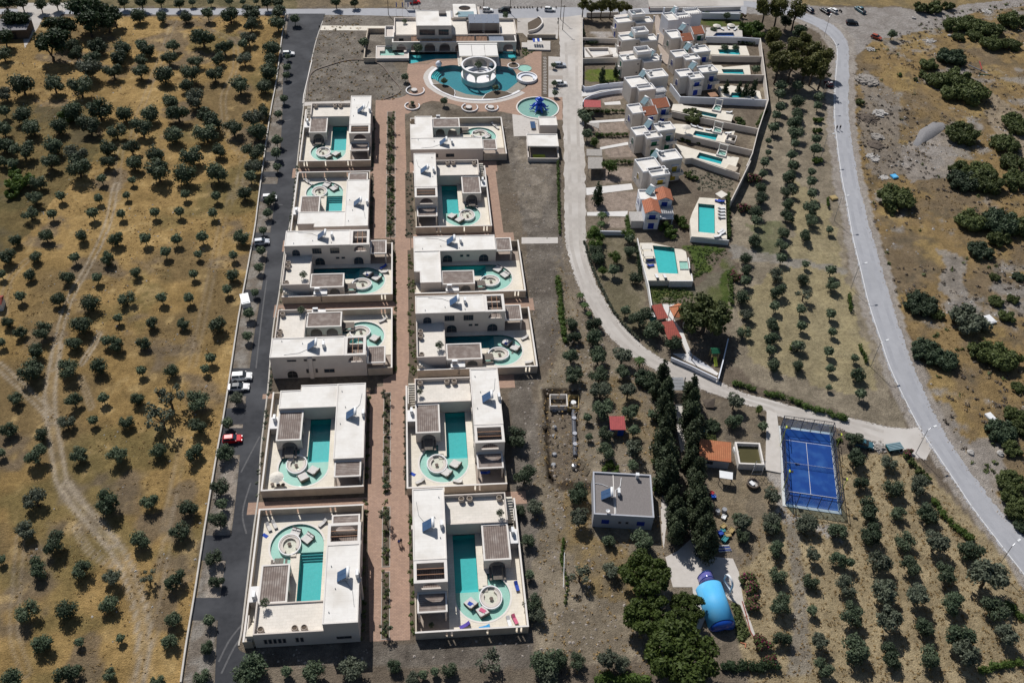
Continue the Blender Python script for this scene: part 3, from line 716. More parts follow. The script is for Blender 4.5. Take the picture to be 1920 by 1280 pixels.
L_BLUE, L_PURPLE, L_PINK, L_CYAN = P_lounger('towelblue'), P_lounger('purple'), P_lounger('pink'), P_lounger('towelcyan')
WHITE_L = P_lounger('whitemetal')
# ------------------------------------------------------------------ windows
def window(parent, f, wall, u, v0, v1, z0, z1, face, nm='window', pane='glass', fr='frame', mull=1, shutter=None):
    """on a wall plane of constant v=wall (face 'v+','v-') from u=v0..v1, or of constant u ('u+','u-')"""
    sg = 1 if face[1] == '+' else -1
    def bx(mb, a, b, z0, z1, d0, d1):
        lo, hi = sorted((wall+sg*d0, wall+sg*d1))
        if face[0] == 'v': mb.box(a, b, lo, hi, z0, z1)
        else: mb.box(lo, hi, a, b, z0, z1)
    t = .09; m = MB(f)
    bx(m, v0, v1, z0, z0+t, -.05, .07); bx(m, v0, v1, z1-t, z1, -.05, .07)
    bx(m, v0, v0+t, z0+t, z1-t, -.05, .07); bx(m, v1-t, v1, z0+t, z1-t, -.05, .07)
    for k in range(mull):
        c = v0+(v1-v0)*(k+1)/(mull+1); bx(m, c-.03, c+.03, z0+t, z1-t, -.05, .05)
    o = m.build(nm, fr, parent)
    p = MB(f); bx(p, v0+t, v1-t, z0+t, z1-t, -.04, .012); p.build('pane', pane, o)
    if shutter:
        wd = (v1-v0)*.5
        for a, b in ((v0-wd, v0-.01), (v1+.01, v1+wd)):
            s = MB(f); bx(s, a, b, z0, z1, .002, .055); s.build('shutter', shutter, o)
    return o
def archwindow(parent, f, wall, uc, wd, zb, zs, face, nm='arched_window', pane='glass', fr='frame', rim=.16):
    """glazed arch: raised surround, pane and mullions, standing on wall plane"""
    sg = 1 if face[1] == '+' else -1
    def P3(a, z, d): return (a, wall+sg*d, z) if face[0] == 'v' else (wall+sg*d, a, z)
    n = 8
    def arch(r, zb_): return [(uc-r, zb_), (uc+r, zb_)]+[(uc+r*math.cos(math.pi*i/n), zs+r*math.sin(math.pi*i/n)) for i in range(n+1)][0:]
    inn = arch(wd/2, zb); out_ = arch(wd/2+rim, zb)
    N = len(inn); vs = [P3(a, z, d) for d in (-.03, .10) for lp in (inn, out_) for a, z in lp]
    fs = []
    for i in range(1, N):
        j = (i+1) % N
        fs += [(i, j, N+j, N+i), (2*N+i, 3*N+i, 3*N+j, 2*N+j), (i, 2*N+i, 2*N+j, j), (N+i, N+j, 3*N+j, 3*N+i)]
    o = MB(f).add(vs, fs).build(nm, 'plaster' if rim > .12 else fr, parent)
    vs = [P3(a, z, d) for d in (-.02, .02) for a, z in inn]
    fs = [tuple(range(N)), tuple(range(2*N-1, N-1, -1))]+[(i, (i+1) % N, N+(i+1) % N, N+i) for i in range(N)]
    MB(f).add(vs, fs).build('pane', pane, o)
    m = MB(f)
    for a0, a1, z0, z1 in ((uc-.035, uc+.035, zb, zs+wd/2-.05), (uc-wd/2, uc+wd/2, zs-.035, zs+.035)):
        q = [P3(a, z, d) for d in (.022, .05) for a, z in ((a0, z0), (a1, z0), (a1, z1), (a0, z1))]
        m.add(q, HX)
    m.build('mullion', fr, o)
    return o
def uwall(mb, v, t, u0, u1, z0, z1, holes):
    """wall along u on plane v..v+t with arch holes (u, width, zbase, zspring)"""
    fr = mb.fr; mb2 = MB(); mb2.wallslab((u0, v), (u1, v), t, [(0, z0), (u1-u0, z0), (u1-u0, z1), (0, z1)], [archhole(a-u0, w_, b, c) for a, w_, b, c in holes])
    mb.add(mb2.v, mb2.f)
def vwall(mb, u, t, v0, v1, z0, z1, holes):
    mb2 = MB(); mb2.wallslab((u+t, v0), (u+t, v1), t, [(0, z0), (v1-v0, z0), (v1-v0, z1), (0, z1)], [archhole(a-v0, w_, b, c) for a, w_, b, c in holes])
    mb.add(mb2.v, mb2.f)
# ------------------------------------------------------------------ the villa kit
VDECK = .30
def villa(O, U, V, D, two, desc, kind_label, hseed, slit_end=True):
    rs = random.Random(hseed); f = (O, U, V); uc = 20.4 if D > 27 else 19.3
    W = lambda u, v, z=0: Vector((O[0]+u*U[0]+v*V[0], O[1]+u*U[1]+v*V[1], z))
    ang = math.atan2(U[1], U[0]); det = U[0]*V[1]-U[1]*V[0]
    corners = [tuple(W(u, v)[:2]) for u, v in ((0.9, .9), (D-.9, .9), (D-.9, 19.1), (.9, 19.1))]
    LOWER.append((corners, -2.3))
    # --- perimeter wall
    gw = thing('garden_wall', f'warm beige perimeter wall enclosing the pool garden of {desc}', 'garden wall', W(0, 0))
    def segs(a0, a1, cuts):
        out = []; a = a0
        for c in sorted(cuts): out.append((a, c-.17)); a = c+.17
        out.append((a, a1)); return out
    slits_e = [1.3, 2.1, 7.3, 13.6, 14.5] if slit_end else []
    slits_f = [] if slit_end else [D-2.6, D-1.8, 9.3]
    m = MB(f)
    for a, b in segs(0, 20, slits_e): m.box(D-.28, D, a, b, -.3, 2.2)
    for a in slits_e: m.box(D-.28, D, a-.17, a+.17, -.3, .5); m.box(D-.28, D, a-.17, a+.17, 2.05, 2.2)
    m.build('end_wall', 'plotwall', gw)
    m = MB(f)
    for a, b in segs(0, D-.282, slits_f): m.box(a, b, 0, .28, -.3, 2.2)
    for a in slits_f: m.box(a-.17, a+.17, 0, .28, -.3, .5); m.box(a-.17, a+.17, 0, .28, 2.05, 2.2)
    m.build('long_wall', 'plotwall', gw)
    MB(f).box(0, .28, .282, 1.6, -.3, 2.2).build('short_wall', 'plotwall', gw)
    MB(f).box(20.9, D-.282, 19.72, 20, -.3, 2.2).build('nook_wall', 'plotwall', gw)
    cp = MB(f); cp.box(D-.31, D+.03, -.03, 20.03, 2.2, 2.26); cp.box(-.03, D-.312, -.03, .31, 2.2, 2.26); cp.build('coping', 'rim', gw)
    # --- deck with the pool cut out
    P = [(6.6, 8.3), (6.6, 12.6), (uc, 12.6)]+[(uc+5*math.cos(R(90-a)), 7.6+5*math.sin(R(90-a))) for a in range(9, 268, 9)]+[(uc-5*math.cos(R(8)), 8.3)]
    dk = MB(f).prism([(.285, .285), (D-.285, .285), (D-.285, 13.99), (20.95, 13.99), (20.72, 13.99), (.285, 13.99)], .02, VDECK, [P]).build('terrace_paving', 'deck'); dk['kind'] = 'structure'
    nk = MB(f).prism([(20.72, 14.0), (D-.285, 14.0), (D-.285, 19.7), (20.72, 19.7)], .02, .16).build('paved_nook', 'paving'); nk['kind'] = 'structure'
    # --- pool
    pl = thing('swimming_pool', f'turquoise pool with round shallow end, garden of {desc}', 'swimming pool', W(uc, 7.6), 'villa pools')
    n = len(P); fs = [(i, (i+1) % n, n+(i+1) % n, n+i) for i in range(n)]
    MB(f).add([(*p, -1.6) for p in P]+[(*p, VDECK-.006) for p in P], fs).build('side_wall', 'pool_mid', pl)
    ux = uc-1.3
    MB(f).box(6.62, ux-1.2, 8.32, 12.58, -1.6, -1.45).build('deep_floor', 'pool_deep', pl)
    sh_ = [(ux, 8.32), (ux, 12.58), (uc, 12.58)]+[(uc+4.98*math.cos(R(90-a)), 7.6+4.98*math.sin(R(90-a))) for a in range(9, 268, 9)]+[(uc-4.98*math.cos(R(8)), 8.32)]
    MB(f).prism(sh_, -1.6, -.08).build('shallow_shelf', 'pool_shallow', pl)
    for k in range(3): MB(f).box(ux-.4*(k+1), ux-.4*k-.005, 8.33, 12.57, -1.6, -.08-.36*(k+1)).build('step', 'pool_mid', pl)
    wm = MB(f).sheet([(a+(uc-a)*.002, b+(7.6-b)*.002) for a, b in P], .20)
    if det < 0: wm.f = [tuple(reversed(q)) for q in wm.f]
    wm.build('water', 'water', pl, recalc=False)
    rimp = [(uc+5.35*math.cos(R(a)), 7.6+5.35*math.sin(R(a))) for a in range(80, -171, -8)]+[(uc+5.0*math.cos(R(a)), 7.6+5.0*math.sin(R(a))) for a in range(-170, 81, 8)]
    MB(f).prism(rimp, VDECK-.03, VDECK+.03).build('coping', 'rim', pl)
    # --- sunken seating
    pu, pv = uc+(.3 if D > 27 else -.6), 6.2
    st = thing('sunken_seating', f'round white sunken seating pit in pool of {desc}', 'seating pit', W(pu, pv), 'sunken seating pits')
    el = lambda r, a: (pu+r*1.12*math.cos(a), pv+r*.97*math.sin(a))
    n = 28; A = [2*math.pi*i/n for i in range(n)]
    MB(f).prism([el(2.2, a) for a in A], -.075, .60, [[el(1.98, a) for a in A]]).build('rim_wall', 'trim', st)
    MB(f).prism([el(1.915, a) for a in A], -.07, .05).build('floor', 'deck', st)
    B = [R(120)+R(275)*i/24 for i in range(25)]
    B = [R(-60)+R(270)*i/24-R(90) for i in range(25)]
    MB(f).prism([el(1.91, a) for a in B]+[el(1.3, a) for a in reversed(B)], .055, .45).build('bench', 'cream', st)
    MB(f).prism([el(1.90, a) for a in B]+[el(1.72, a) for a in reversed(B)], .452, .56).build('bench_back', 'plaster', st)
    for k in range(4): MB(f).box(pu-2.75+.32*k, pu-2.44+.32*k, pv+.4, pv+1.35, -.07, .60-.13*k).build('step', 'deck', st)
    br = curb('deck_bridge', [tuple(W(u, v)[:2]) for u, v in ((uc-5.3, 6.55), (pu-2.15, 6.6), (pu-2.0, 8.25), (uc-4.9, 8.29))], -.07, VDECK+.012, 'deck')
    TABLE.put(W(pu+.2, pv-.1, .05), 0, label=f'small dark table inside the seating pit of {desc}', group='tables in the seating pits')
    # --- house
    h = thing('villa', kind_label, 'villa', W(0, 20)); zt = 6.5 if two else 3.95
    um = 16.0 if two else 20.7
    MB(f).box(0, um, 14, 20, -.3, zt).build('main_walls' if two else 'walls', 'plaster', h)
    rf = MB(f).box(.2, um-.2, 14.2, 19.8, zt, zt+.05).build('roof', 'roof', h)
    MB(f).ring(-.05, um+.02, 13.95, 20.05, zt, zt+.16, .25).build('roof_rim', 'rim', h)
    if two:
        MB(f).box(16.002, 20.7, 14.02, 19.98, -.3, 3.4).build('lower_walls', 'plaster', h)
        m = MB(f)
        uwall(m, 14.02, .35, 16.003, 20.7, 3.4, 6.35, [(18.35, 3.1, 4.35, 4.6)]); uwall(m, 19.63, .35, 16.003, 20.7, 3.4, 6.35, [(18.35, 3.1, 4.35, 4.6)])
        vwall(m, 20.35, .35, 14.372, 19.628, 3.4, 6.35, [(17, 3.6, 4.35, 4.4)]); m.build('arched_loggia', 'plaster', h)
        MB(f).ring(16.03, 20.72, 13.98, 20.02, 6.352, 6.58, .62, .55).build('loggia_frame', 'rim', h)
        for k in (1, 2): MB(f).box(16.6+k*1.2-.06, 16.6+k*1.2+.06, 14.5, 19.5, 6.40, 6.52).build('beam', 'wood', h)
        MB(f).box(16.05, 20.3, 14.4, 19.6, 3.402, 3.43).build('loggia_floor', 'slats_x', h)
        # roof terrace on the low wing
        MB(f).box(0, 6.5, 2.0, 13.995, -.3, 3.3).build('low_wing', 'plaster', h)
        MB(f).box(.28, 6.3, 2.28, 13.99, 3.3, 3.36).build('terrace_floor', 'terrace', h)
        m = MB(f); m.box(0, .25, 2.0, 13.99, 3.302, 4.35); m.box(.252, 6.5, 2.0, 2.25, 3.302, 4.35 if rs.random() < 2 else 3.6); m.box(6.25, 6.5, 2.252, 13.99, 3.302, 3.62)
        m.build('parapet', 'plaster', h)
        m = MB(f)
        for k in range(11): m.box(.4+.42*k, .4+.42*(k+1)-.002, .62, 1.98, -.2, 3.3-.3*(k+.0)); 
        m.build('outside_stair', 'deck', h)
        MB(f).box(.3, 5.2, .42, .60, -.2, 2.1).build('stair_wall', 'rim', h)
    else:
        MB(f).prism([(1.4, 2.0), (6.5, 2.0), (6.5, 13.995), (0, 13.995), (0, 6.2), (1.4, 6.2)], -.3, 3.9).build('wing_walls', 'plaster', h)
        MB(f).prism([(1.6, 2.2), (6.3, 2.2), (6.3, 13.93), (.2, 13.93), (.2, 6.4), (1.6, 6.4)], 3.9, 3.95).build('wing_roof', 'roof', h)
        m = MB(f); m.box(1.35, 6.55, 1.95, 2.2, 3.902, 4.06); m.box(6.3, 6.55, 2.202, 13.94, 3.902, 4.06); m.box(-.05, .2, 6.2, 13.94, 3.902, 4.06); m.box(1.35, 1.6, 2.202, 6.2, 3.902, 4.06)
        m.build('wing_rim', 'rim', h)
        for k, (a, b) in enumerate(((1.2, 1.5),)): pass
    # kitchen pergola
    m = MB(f)
    vwall(m, 6.6, .3, 2.0, 7.1, -.1, 3.05, [(4.6, 2.8, .35, 1.3)]); vwall(m, 14.35, .3, 2.0, 7.1, -.1, 3.05, [(4.6, 3.0, .35, 1.25)])
    uwall(m, 6.8, .3, 6.902, 14.348, -.1, 3.05, [(8.8, 2.6, .35, 1.4), (12.4, 2.6, .35, 1.4)]); uwall(m, 2.0, .3, 6.902, 14.348, -.1, 3.05, [(12.4, 2.4, 1.0, 1.6)])
    m.build('pergola_walls', 'plaster', h)
    MB(f).ring(6.58, 14.67, 1.97, 7.13, 3.052, 3.28, .34, .34).build('pergola_rim', 'rim', h)
    ax = 'x' if abs(U[0]) > .5 else 'y'
    MB(f).box(6.93, 14.32, 2.32, 6.78, 3.06, 3.16).build('pergola_slats', 'slats_'+('y' if ax == 'x' else 'x'), h)
    MB(f).box(7.6, 10.6, .4, 1.98, -.1, 2.45).build('plant_room', 'plaster', h); MB(f).box(7.5, 10.7, .32, 1.99, 2.45, 2.56).build('plant_room_roof', 'whitewash', h)
    # side pergola over the end patio
    for uu, vv in ((24.4, 14.3), (24.4, 19.1)): MB(f).box(uu, uu+.35, vv, vv+.35, 0.1, 3.2).build('pergola_post', 'plaster', h)
    MB(f).ring(20.73, 24.85, 14.2, 19.55, 3.2, 3.48, .32).build('side_pergola_rim', 'rim', h)
    MB(f).box(21.06, 24.52, 14.53, 19.22, 3.24, 3.36).build('side_pergola_slats', 'slats_'+ax, h)
    for k in range(3): MB(f).cyl(2.2+4.6*k, 15.0+.9*(k % 2), zt+.05, zt+.32, .09, 7).build('roof_vent', 'graymetal', h)
    MB(f).tube([(8.6, 17.4, zt+.1), (6.2, 18.9, zt+.1), (3.0, 19.3, zt+.1)], .04, 4).build('roof_pipe', 'graymetal', h)
    # openings
    if two:
        archwindow(h, f, 14, 2.6, 1.9, 3.45, 4.5, 'v-', 'arched_door'); archwindow(h, f, 14, 8.2, 2.4, .35, 1.5, 'v-'); archwindow(h, f, 14, 17.8, 2.4, .35, 1.5, 'v-')
        for a in (6.6, 11.0): window(h, f, 14, 0, a, a+2.3, 4.0, 5.7, 'v-', mull=3)
        for a in (12.2, 13.6): window(h, f, 14, 0, a, a+.9, 2.2, 2.8, 'v-', mull=0)
        archwindow(h, f, 20, 4.3, 2.2, .1, 1.3, 'v+', 'entrance_arch', 'dark', rim=.3)
        for a, b, c, d in ((3.6, 5.6, 5.2, 5.7), (7.2, 7.9, 5.2, 5.8), (9.1, 9.8, 5.2, 5.8), (7.4, 7.95, 1.5, 2.7), (9.4, 9.95, 1.5, 2.7), (11.3, 13.6, 1.4, 2.5)): window(h, f, 20, 0, a, b, c, d, 'v+', mull=1)
        for a in (3.6, 4.4, 5.2, 6.0, 6.8, 9.0, 9.8): window(h, f, 0, 0, a, a+.55, 1.2, 2.6, 'u-', mull=0)
        window(h, f, 0, 0, 16.0, 18.6, 1.4, 2.2, 'u-', mull=1)
        MB(f).box(8.1, 9.0, 20.002, 20.35, -.2, 6.3).build('chimney_breast', 'plaster', h)
        archwindow(h, f, 20.7, 17, 3.0, .35, 1.2, 'u+')
    else:
        archwindow(h, f, 14, 8.4, 2.4, .35, 1.5, 'v-'); archwindow(h, f, 14, 17.6, 2.4, .35, 1.5, 'v-')
        for a in (11.6, 13.2): window(h, f, 14, 0, a, a+.8, 2.0, 2.7, 'v-', mull=0)
        for a, b, c, d in ((5.0, 5.6, 1.3, 2.5), (7.2, 7.8, 1.3, 2.5), (10.0, 12.4, 1.4, 2.5)): window(h, f, 20, 0, a, b, c, d, 'v+', mull=1)
        archwindow(h, f, 20, 2.6, 1.9, .1, 1.3, 'v+', 'entrance_arch', 'dark', rim=.3)
    # roof gear: the solar heater leans west everywhere
    su = (9.0 if two else 9.4); q = W(su, 17.2, zt+.05)
    SOLAR.put(q, 0, label=f'solar water heater with blue collectors on roof of {desc}', group='solar heaters on the villa roofs')
    AC.put(q+Vector((2.5, .2, 0)), 0, label=f'air conditioner beside the solar heater on roof of {desc}', group='air conditioners on the villa roofs')
    AC.put(W(8.4, 1.2, 2.56), R(90) if abs(U[0]) > .5 else 0, label=f'air conditioner on plant room roof beside pergola of {desc}')
    DINING.put(W(15.9, 4.6, VDECK), ang, label=f'slatted dining table with benches at pergola of {desc}', group='dining sets at the pergolas')
    if two:
        for (a, b, txt) in ((1.0, 10.6, 'outer corner'), (1.0, 9.0, 'outer edge'), (1.1, 3.2, 'stair end')):
            POT.put(W(a, b, 3.36), 0, label=f'round clay pot at {txt} of roof terrace of {desc}')
    return W, ang
S2 = 'two storey cream villa with roof terrace, '
S1 = 'single storey cream villa with L-shaped roof, '
VILLAS = {}
def V(key, O, U, V_, D, two, desc, where, seed): VILLAS[key] = (villa(O, U, V_, D, two, desc, (S2 if two else S1)+where, seed, D > 27), desc)
N, S_, E_, W_ = (0, 1), (0, -1), (1, 0), (-1, 0)
V('L6', (-33.2, 86.6), N, E_, 28, True, 'front left villa', 'nearest the camera beside asphalt road', 1)
V('R6', (16.45, 114.3), S_, W_, 28, True, 'front right villa', 'nearest the camera right of the brick path', 2)
V('L5', (-33.3, 145.4), S_, E_, 26.5, False, 'second left villa', 'second from the front in the left row', 3)
V('R5', (-4.75, 145.9), S_, E_, 28, True, 'second right villa', 'second from the front in the right row', 4)
V('L4', (-34.0, 171.6), E_, S_, 26.3, True, 'third left villa', 'third from the front in the left row', 5)
V('R4', (-2.15, 150.4), E_, N, 27, True, 'third right villa', 'third from the front in the right row', 6)
V('L3', (-34.0, 176.45), E_, N, 26.3, True, 'fourth left villa', 'fourth from the front in the left row', 7)
V('R3', (-2.3, 176.3), E_, N, 27, False, 'fourth right villa', 'fourth from the front in the right row', 8)
V('L2', (-34.0, 201.4), N, E_, 27.6, False, 'fifth left villa', 'second from the top in the left row', 9)
V('R2', (18.3, 230.6), S_, W_, 28, True, 'fifth right villa', 'second from the top in the right row', 10)
V('L1', (-34.0, 262.3), S_, E_, 28, True, 'top left villa', 'top of the left row beside bare soil', 11)
V('R1', (-2.55, 256.6), E_, S_, 27.6, False, 'top right villa', 'top of the right row below round pools', 12)
# ---- beds and loungers that the photograph shows: (proto, crop, x, y, heading deg, label)
def put(pr, f, x, y, z, deg, label, group=None, scale=None): return pr.put(f(x, y, z), R(deg), scale, label, group)
GB, GL = 'daybeds in the villa pools', 'loungers on the villa terraces'
for f, x, y, deg, lb in ((C5, 1418, 745, -50, 'left of two, under a patterned towel, at front right villa'), (C5, 1488, 795, -62, 'right of the two, in the pool of front right villa'),
        (C5, 365, 325, 70, 'left of two in the pool of front left villa'), (C5, 440, 355, 48, 'right of two in the pool of front left villa'),
        (C4, 385, 1152, -35, 'right of two in the pool of second left villa'), (C4, 318, 1198, -60, 'left of two in the pool of second left villa'),
        (C4, 1330, 1110, -35, 'right of two in the pool of second right villa'), (C4, 1270, 1165, -38, 'left of two in the pool of second right villa'),
        (C4, 793, 272, -35, 'in the pool of third left villa'), (C4, 1672, 300, -40, 'with a dark blue towel in the pool of third right villa'),
        (C4, 1728, 335, -35, 'right of two in the pool of third right villa'),
        (C3, 748, 768, -40, 'with a dark blue towel in the pool of fourth left villa'), (C3, 805, 795, -38, 'right of two in the pool of fourth left villa'),
        (C3, 1612, 735, 50, 'upper of two in the pool of fourth right villa'), (C3, 1660, 772, 40, 'lower of two in the pool of fourth right villa'),
        (C3, 473, 172, 60, 'left of two in the pool of fifth left villa'), (C3, 522, 196, 40, 'right of two in the pool of fifth left villa'),
        (C3, 1308, 382, -40, 'left of two in the pool of fifth right villa'), (C3, 1357, 408, -45, 'right of two in the pool of fifth right villa'),
        (C1, 322, 1035, -40, 'right of two in the pool of top left villa'), (C1, 267, 1052, -50, 'left of two in the pool of top left villa'),
        (C1, 1325, 917, 35, 'in the pool of top right villa')):
    put(DAYBED, f, x, y, -.07, deg, 'square pale daybed '+lb, GB)
for pr, f, x, y, deg, lb in ((LOUNGER, C5, 205, 285, 115, 'left of the pair at the upper corner of front left villa'), (LOUNGER, C5, 240, 270, 115, 'right of the pair at the upper corner of front left villa'),
        (LOUNGER, C5, 530, 262, 45, 'beside the loggia of front left villa'), (L_PURPLE, C5, 1382, 876, 25, 'P'), (L_CYAN, C5, 1500, 888, 10, 'C'),
        (WHITE_L, C5, 1645, 850, 100, 'W'), (L_PINK, C5, 1680, 838, 110, 'K'), (L_BLUE, C5, 1692, 640, 100, 'B'),
        (LOUNGER, C4, 1095, 1222, 25, 'at the lower left corner of second right villa'), (LOUNGER, C4, 1345, 1222, -20, 'by the end wall of second right villa'),
        (L_BLUE, C4, 1530, 1165, -5, 'in the shaded nook of second right villa'),
        (LOUNGER, C4, 845, 150, 30, 'with a blue towel at the upper right corner of third left villa'), (LOUNGER, C4, 1792, 265, 30, 'at the upper right corner of third right villa'),
        (LOUNGER, C4, 1820, 428, 5, 'at the lower right corner of third right villa'), (L_BLUE, C3, 850, 718, 35, 'beside the side pergola of fourth left villa'),
        (LOUNGER, C3, 858, 752, 5, 'by the end wall of fourth left villa'), (LOUNGER, C3, 340, 148, 130, 'left of the pair at the upper left corner of fifth left villa'),
        (LOUNGER, C3, 362, 160, 130, 'right of the pair at the upper left corner of fifth left villa'),
        (LOUNGER, C1, 1370, 838, 120, 'left of the pair at the upper right corner of top right villa'), (LOUNGER, C1, 1392, 855, 120, 'right of the pair at the upper right corner of top right villa')):
    base = {'P': 'purple lounger by the end wall of front right villa', 'C': 'low lounger with a bright blue towel by the end wall of front right villa',
            'W': 'white lounger left of the pink towel at front right villa', 'K': 'lounger with a pink towel in the corner of front right villa',
            'B': 'dark lounger with a blue towel along the right wall of front right villa'}
    lab = base.get(lb) or (('blue' if pr is L_BLUE else 'pale')+' sun lounger '+lb)
    put(pr, f, x, y, VDECK, deg, lab, GL)
for f, x, y, z, m, lb in ((C5, 1418, 742, .6, 'towelblue', 'blue and white towel on the left daybed of front right villa'), (C5, 1488, 780, .6, 'pink', 'pink towel on the right daybed of front right villa'), (C5, 183, 332, VDECK, 'towelblue', 'blue towel on the paving of front left villa'), (C4, 1672, 300, .6, 'towelblue', 'dark blue towel on a daybed of third right villa'), (C3, 748, 768, .6, 'towelblue', 'dark blue towel on a daybed of fourth left villa'), (C4, 1045, 1168, VDECK, 'towelblue', 'small blue towel by the left wall of second right villa')):
    p = f(x, y, z); o = MB(((p.x, p.y), (.8, -.6), (.6, .8))).box(-.6, .6, -.35, .35, z-.01, z+.03).build('towel', m); tag(o, lb, 'towel')
put(PARASOL, C4, 140, 1205, VDECK+1.2, 0, 'round thatched parasol at the lower left corner of second left villa').location.z = VDECK
for x, y, s in ((110, 1242, 'left'), (150, 1248, 'middle'), (182, 1245, 'right')):
    put(TABLE, C4, x, y, VDECK, 0, f'{s} one of three dark stools under the thatched parasol of the second left villa')
# ------------------------------------------------------------------ brick path and beds between the rows
brickmat('brick', (.43, .295, .225), (.365, .245, .185))
xl, xm0, xm1, xr = -12.55, -9.65, -8.2, -4.35
def rect(x0, x1, y0, y1): return [(x0, y0), (x1, y0), (x1, y1), (x0, y1)]
flatten(rect(-13.4, -2.2, 86, 272))
sheet('brick_path', [(-11.6, 86.5), (-4.5, 86.3), (-4.5, 109.5), (-4.3, 150), (-3.1, 162), (-3.2, 200), (-3.85, 216), (-4.2, 262), (-3.6, 268), (-3.2, 272.8), (-8.5, 272), (-8.6, 271.2), (-13.2, 271.2), (-13.0, 216), (-12.9, 201.2),
       (-7.2, 200.8), (-6.85, 178), (-6.7, 152), (-9.8, 150.2), (-9.8, 148.2), (-11.6, 147.8), (-11.6, 145.8), (-12.9, 145.6), (-12.45, 110)], .006, 'brick')
for i, (a, b) in enumerate(((86.8, 100.4), (101.6, 115.2), (121.5, 133.5), (134.3, 146), (201.5, 229.5), (230.5, 264))):
    sheet('planting_bed', rect(xm0+.1 if i < 4 else -9.5, xm1 if i < 4 else -7.3, a, b), .012, 'soil')
    m = MB(); m.ring(xm0 if i < 4 else -9.6, (xm1 if i < 4 else -7.2)+.1, a-.1, b+.1, 0, .07, .1); k = m.build('bed_edging', 'kerb'); k['kind'] = 'structure'
for a, b in ((117.9, 115), (147.0, 145.6), (176.2, 171.8), (201.2, 196.6), (234.0, 229.4)):
    for x0, x1 in ((-35.9, -12.6),):
        q = rect(x0, x1 if a < 150 or a > 200 else -7.0, b, a); sheet('cross_path', q, .007, 'brick'); flatten(q)
for a, b, x1 in ((117.6, 114.5, 19.0), (150.2, 146.2, 19.5), (176.0, 171.6, 26.5), (202.4, 196.8, 24), (236.2, 231, 22)):
    q = rect(-3.0, x1, b, a); sheet('cross_path', q, .007, 'brick'); flatten(q)
q = rect(18.6, 21.4, 197, 231); sheet('side_path', q, .008, 'brick'); flatten(q)
q = path(PX, [(978, 445), (1046, 445), (1046, 456), (978, 457)]); sheet('concrete_path', q, .008, 'walkpale'); flatten(q)
# soil strips along the villa rows
for x0, x1, y0, y1 in ((-4.35, -2.4, 201, 231), (-4.0, -2.4, 151, 196), (-4.5, -3.7, 87, 114), (-5.2, -4.8, 118, 145), (-13.3, -12.5, 87, 114.5), (-13.4, -12.6, 119, 145), (-7.6, -6.9, 152, 171), (-7.6, -7.0, 177, 196), (-14, -13.1, 202, 228), (-14, -13.3, 235, 262)):
    sheet('planting_strip', rect(x0, x1, y0, y1), .014, 'soil')
# ------------------------------------------------------------------ plaza round the big pool
POOL = [tuple(p)[:2] for p in smooth_line(path(H3, [(172, 390), (185, 340), (230, 290), (300, 248), (440, 222), (560, 228), (830, 240), (1100, 236), (1180, 248), (1260, 290), (1320, 400), (1440, 455), (1400, 510), (1240, 597), (1040, 655), (840, 672), (640, 660), (490, 630), (330, 562), (215, 482), (172, 390)]), 4)][:-1]
KID = arc(37.2, 265.3, 6.35, 0, 2*math.pi, 40)[:-1]
CHAN = [(-2.5, 294.0), (3.5, 293.9), (5.4, 296.2), (13.6, 296.6), (13.6, 302.2), (-2.5, 302.2)]
CHAN2 = [(27.6, 293.5), (30.6, 292.4), (34.2, 293.0), (36.3, 295.0), (36.0, 297.6), (33.4, 299.2), (33.4, 302.2), (27.6, 302.2)]
POOLc = (sum(p[0] for p in POOL)/len(POOL), sum(p[1] for p in POOL)/len(POOL))
p2 = lambda P: [tuple(p)[:2] for p in P]
shrink = lambda P, k, c=None: [(c[0]+(x-c[0])*k, c[1]+(y-c[1])*k) for x, y in p2(P)] if c else [( (sum(p[0] for p in P)/len(P))+(x-(sum(p[0] for p in P)/len(P)))*k, (sum(p[1] for p in P)/len(P))+(y-(sum(p[1] for p in P)/len(P)))*k) for x, y in p2(P)]
PLZ = path(C1, [(800, 428), (985, 395), (1150, 392), (1420, 392), (1545, 400), (1640, 345), (1690, 345), (1690, 650), (1830, 650), (1830, 800), (1500, 800), (1500, 762), (1420, 745), (1250, 745), (1100, 695), (960, 672), (900, 690), (860, 722), (800, 760), (640, 757), (636, 665), (700, 668), (780, 640), (830, 600), (790, 500)])
plz = [tuple(p)[:2] for p in PLZ]
sheet('brick_plaza', plz, .010, 'brick', [POOL, KID]); flatten(plz)
for P in (POOL, KID): LOWER.append((shrink(P, 1.07), -2.2))
q = path(C1, [(1495, 762), (1690, 790), (1690, 905), (1505, 910)]); sheet('pale_paving', q, .014, 'walkpale')
def basin(name, label, P, floor_z, floor_m, wall_m, level, group=None, tint='water', extra=None):
    c = (sum(p[0] for p in P)/len(P), sum(p[1] for p in P)/len(P))
    t = thing(name, label, 'pool', (*c, 0), group); n = len(P)
    MB().add([(*p, floor_z) for p in P]+[(*p, level+.06) for p in P], [(i, (i+1) % n, n+(i+1) % n, n+i) for i in range(n)]).build('side_wall', wall_m, t)
    MB().prism(shrink(P, .998), floor_z-.1, floor_z).build('floor', floor_m, t)
    if extra: extra(t)
    MB().sheet(shrink(P, .999), level).build('water', tint, t, recalc=False)
    return t
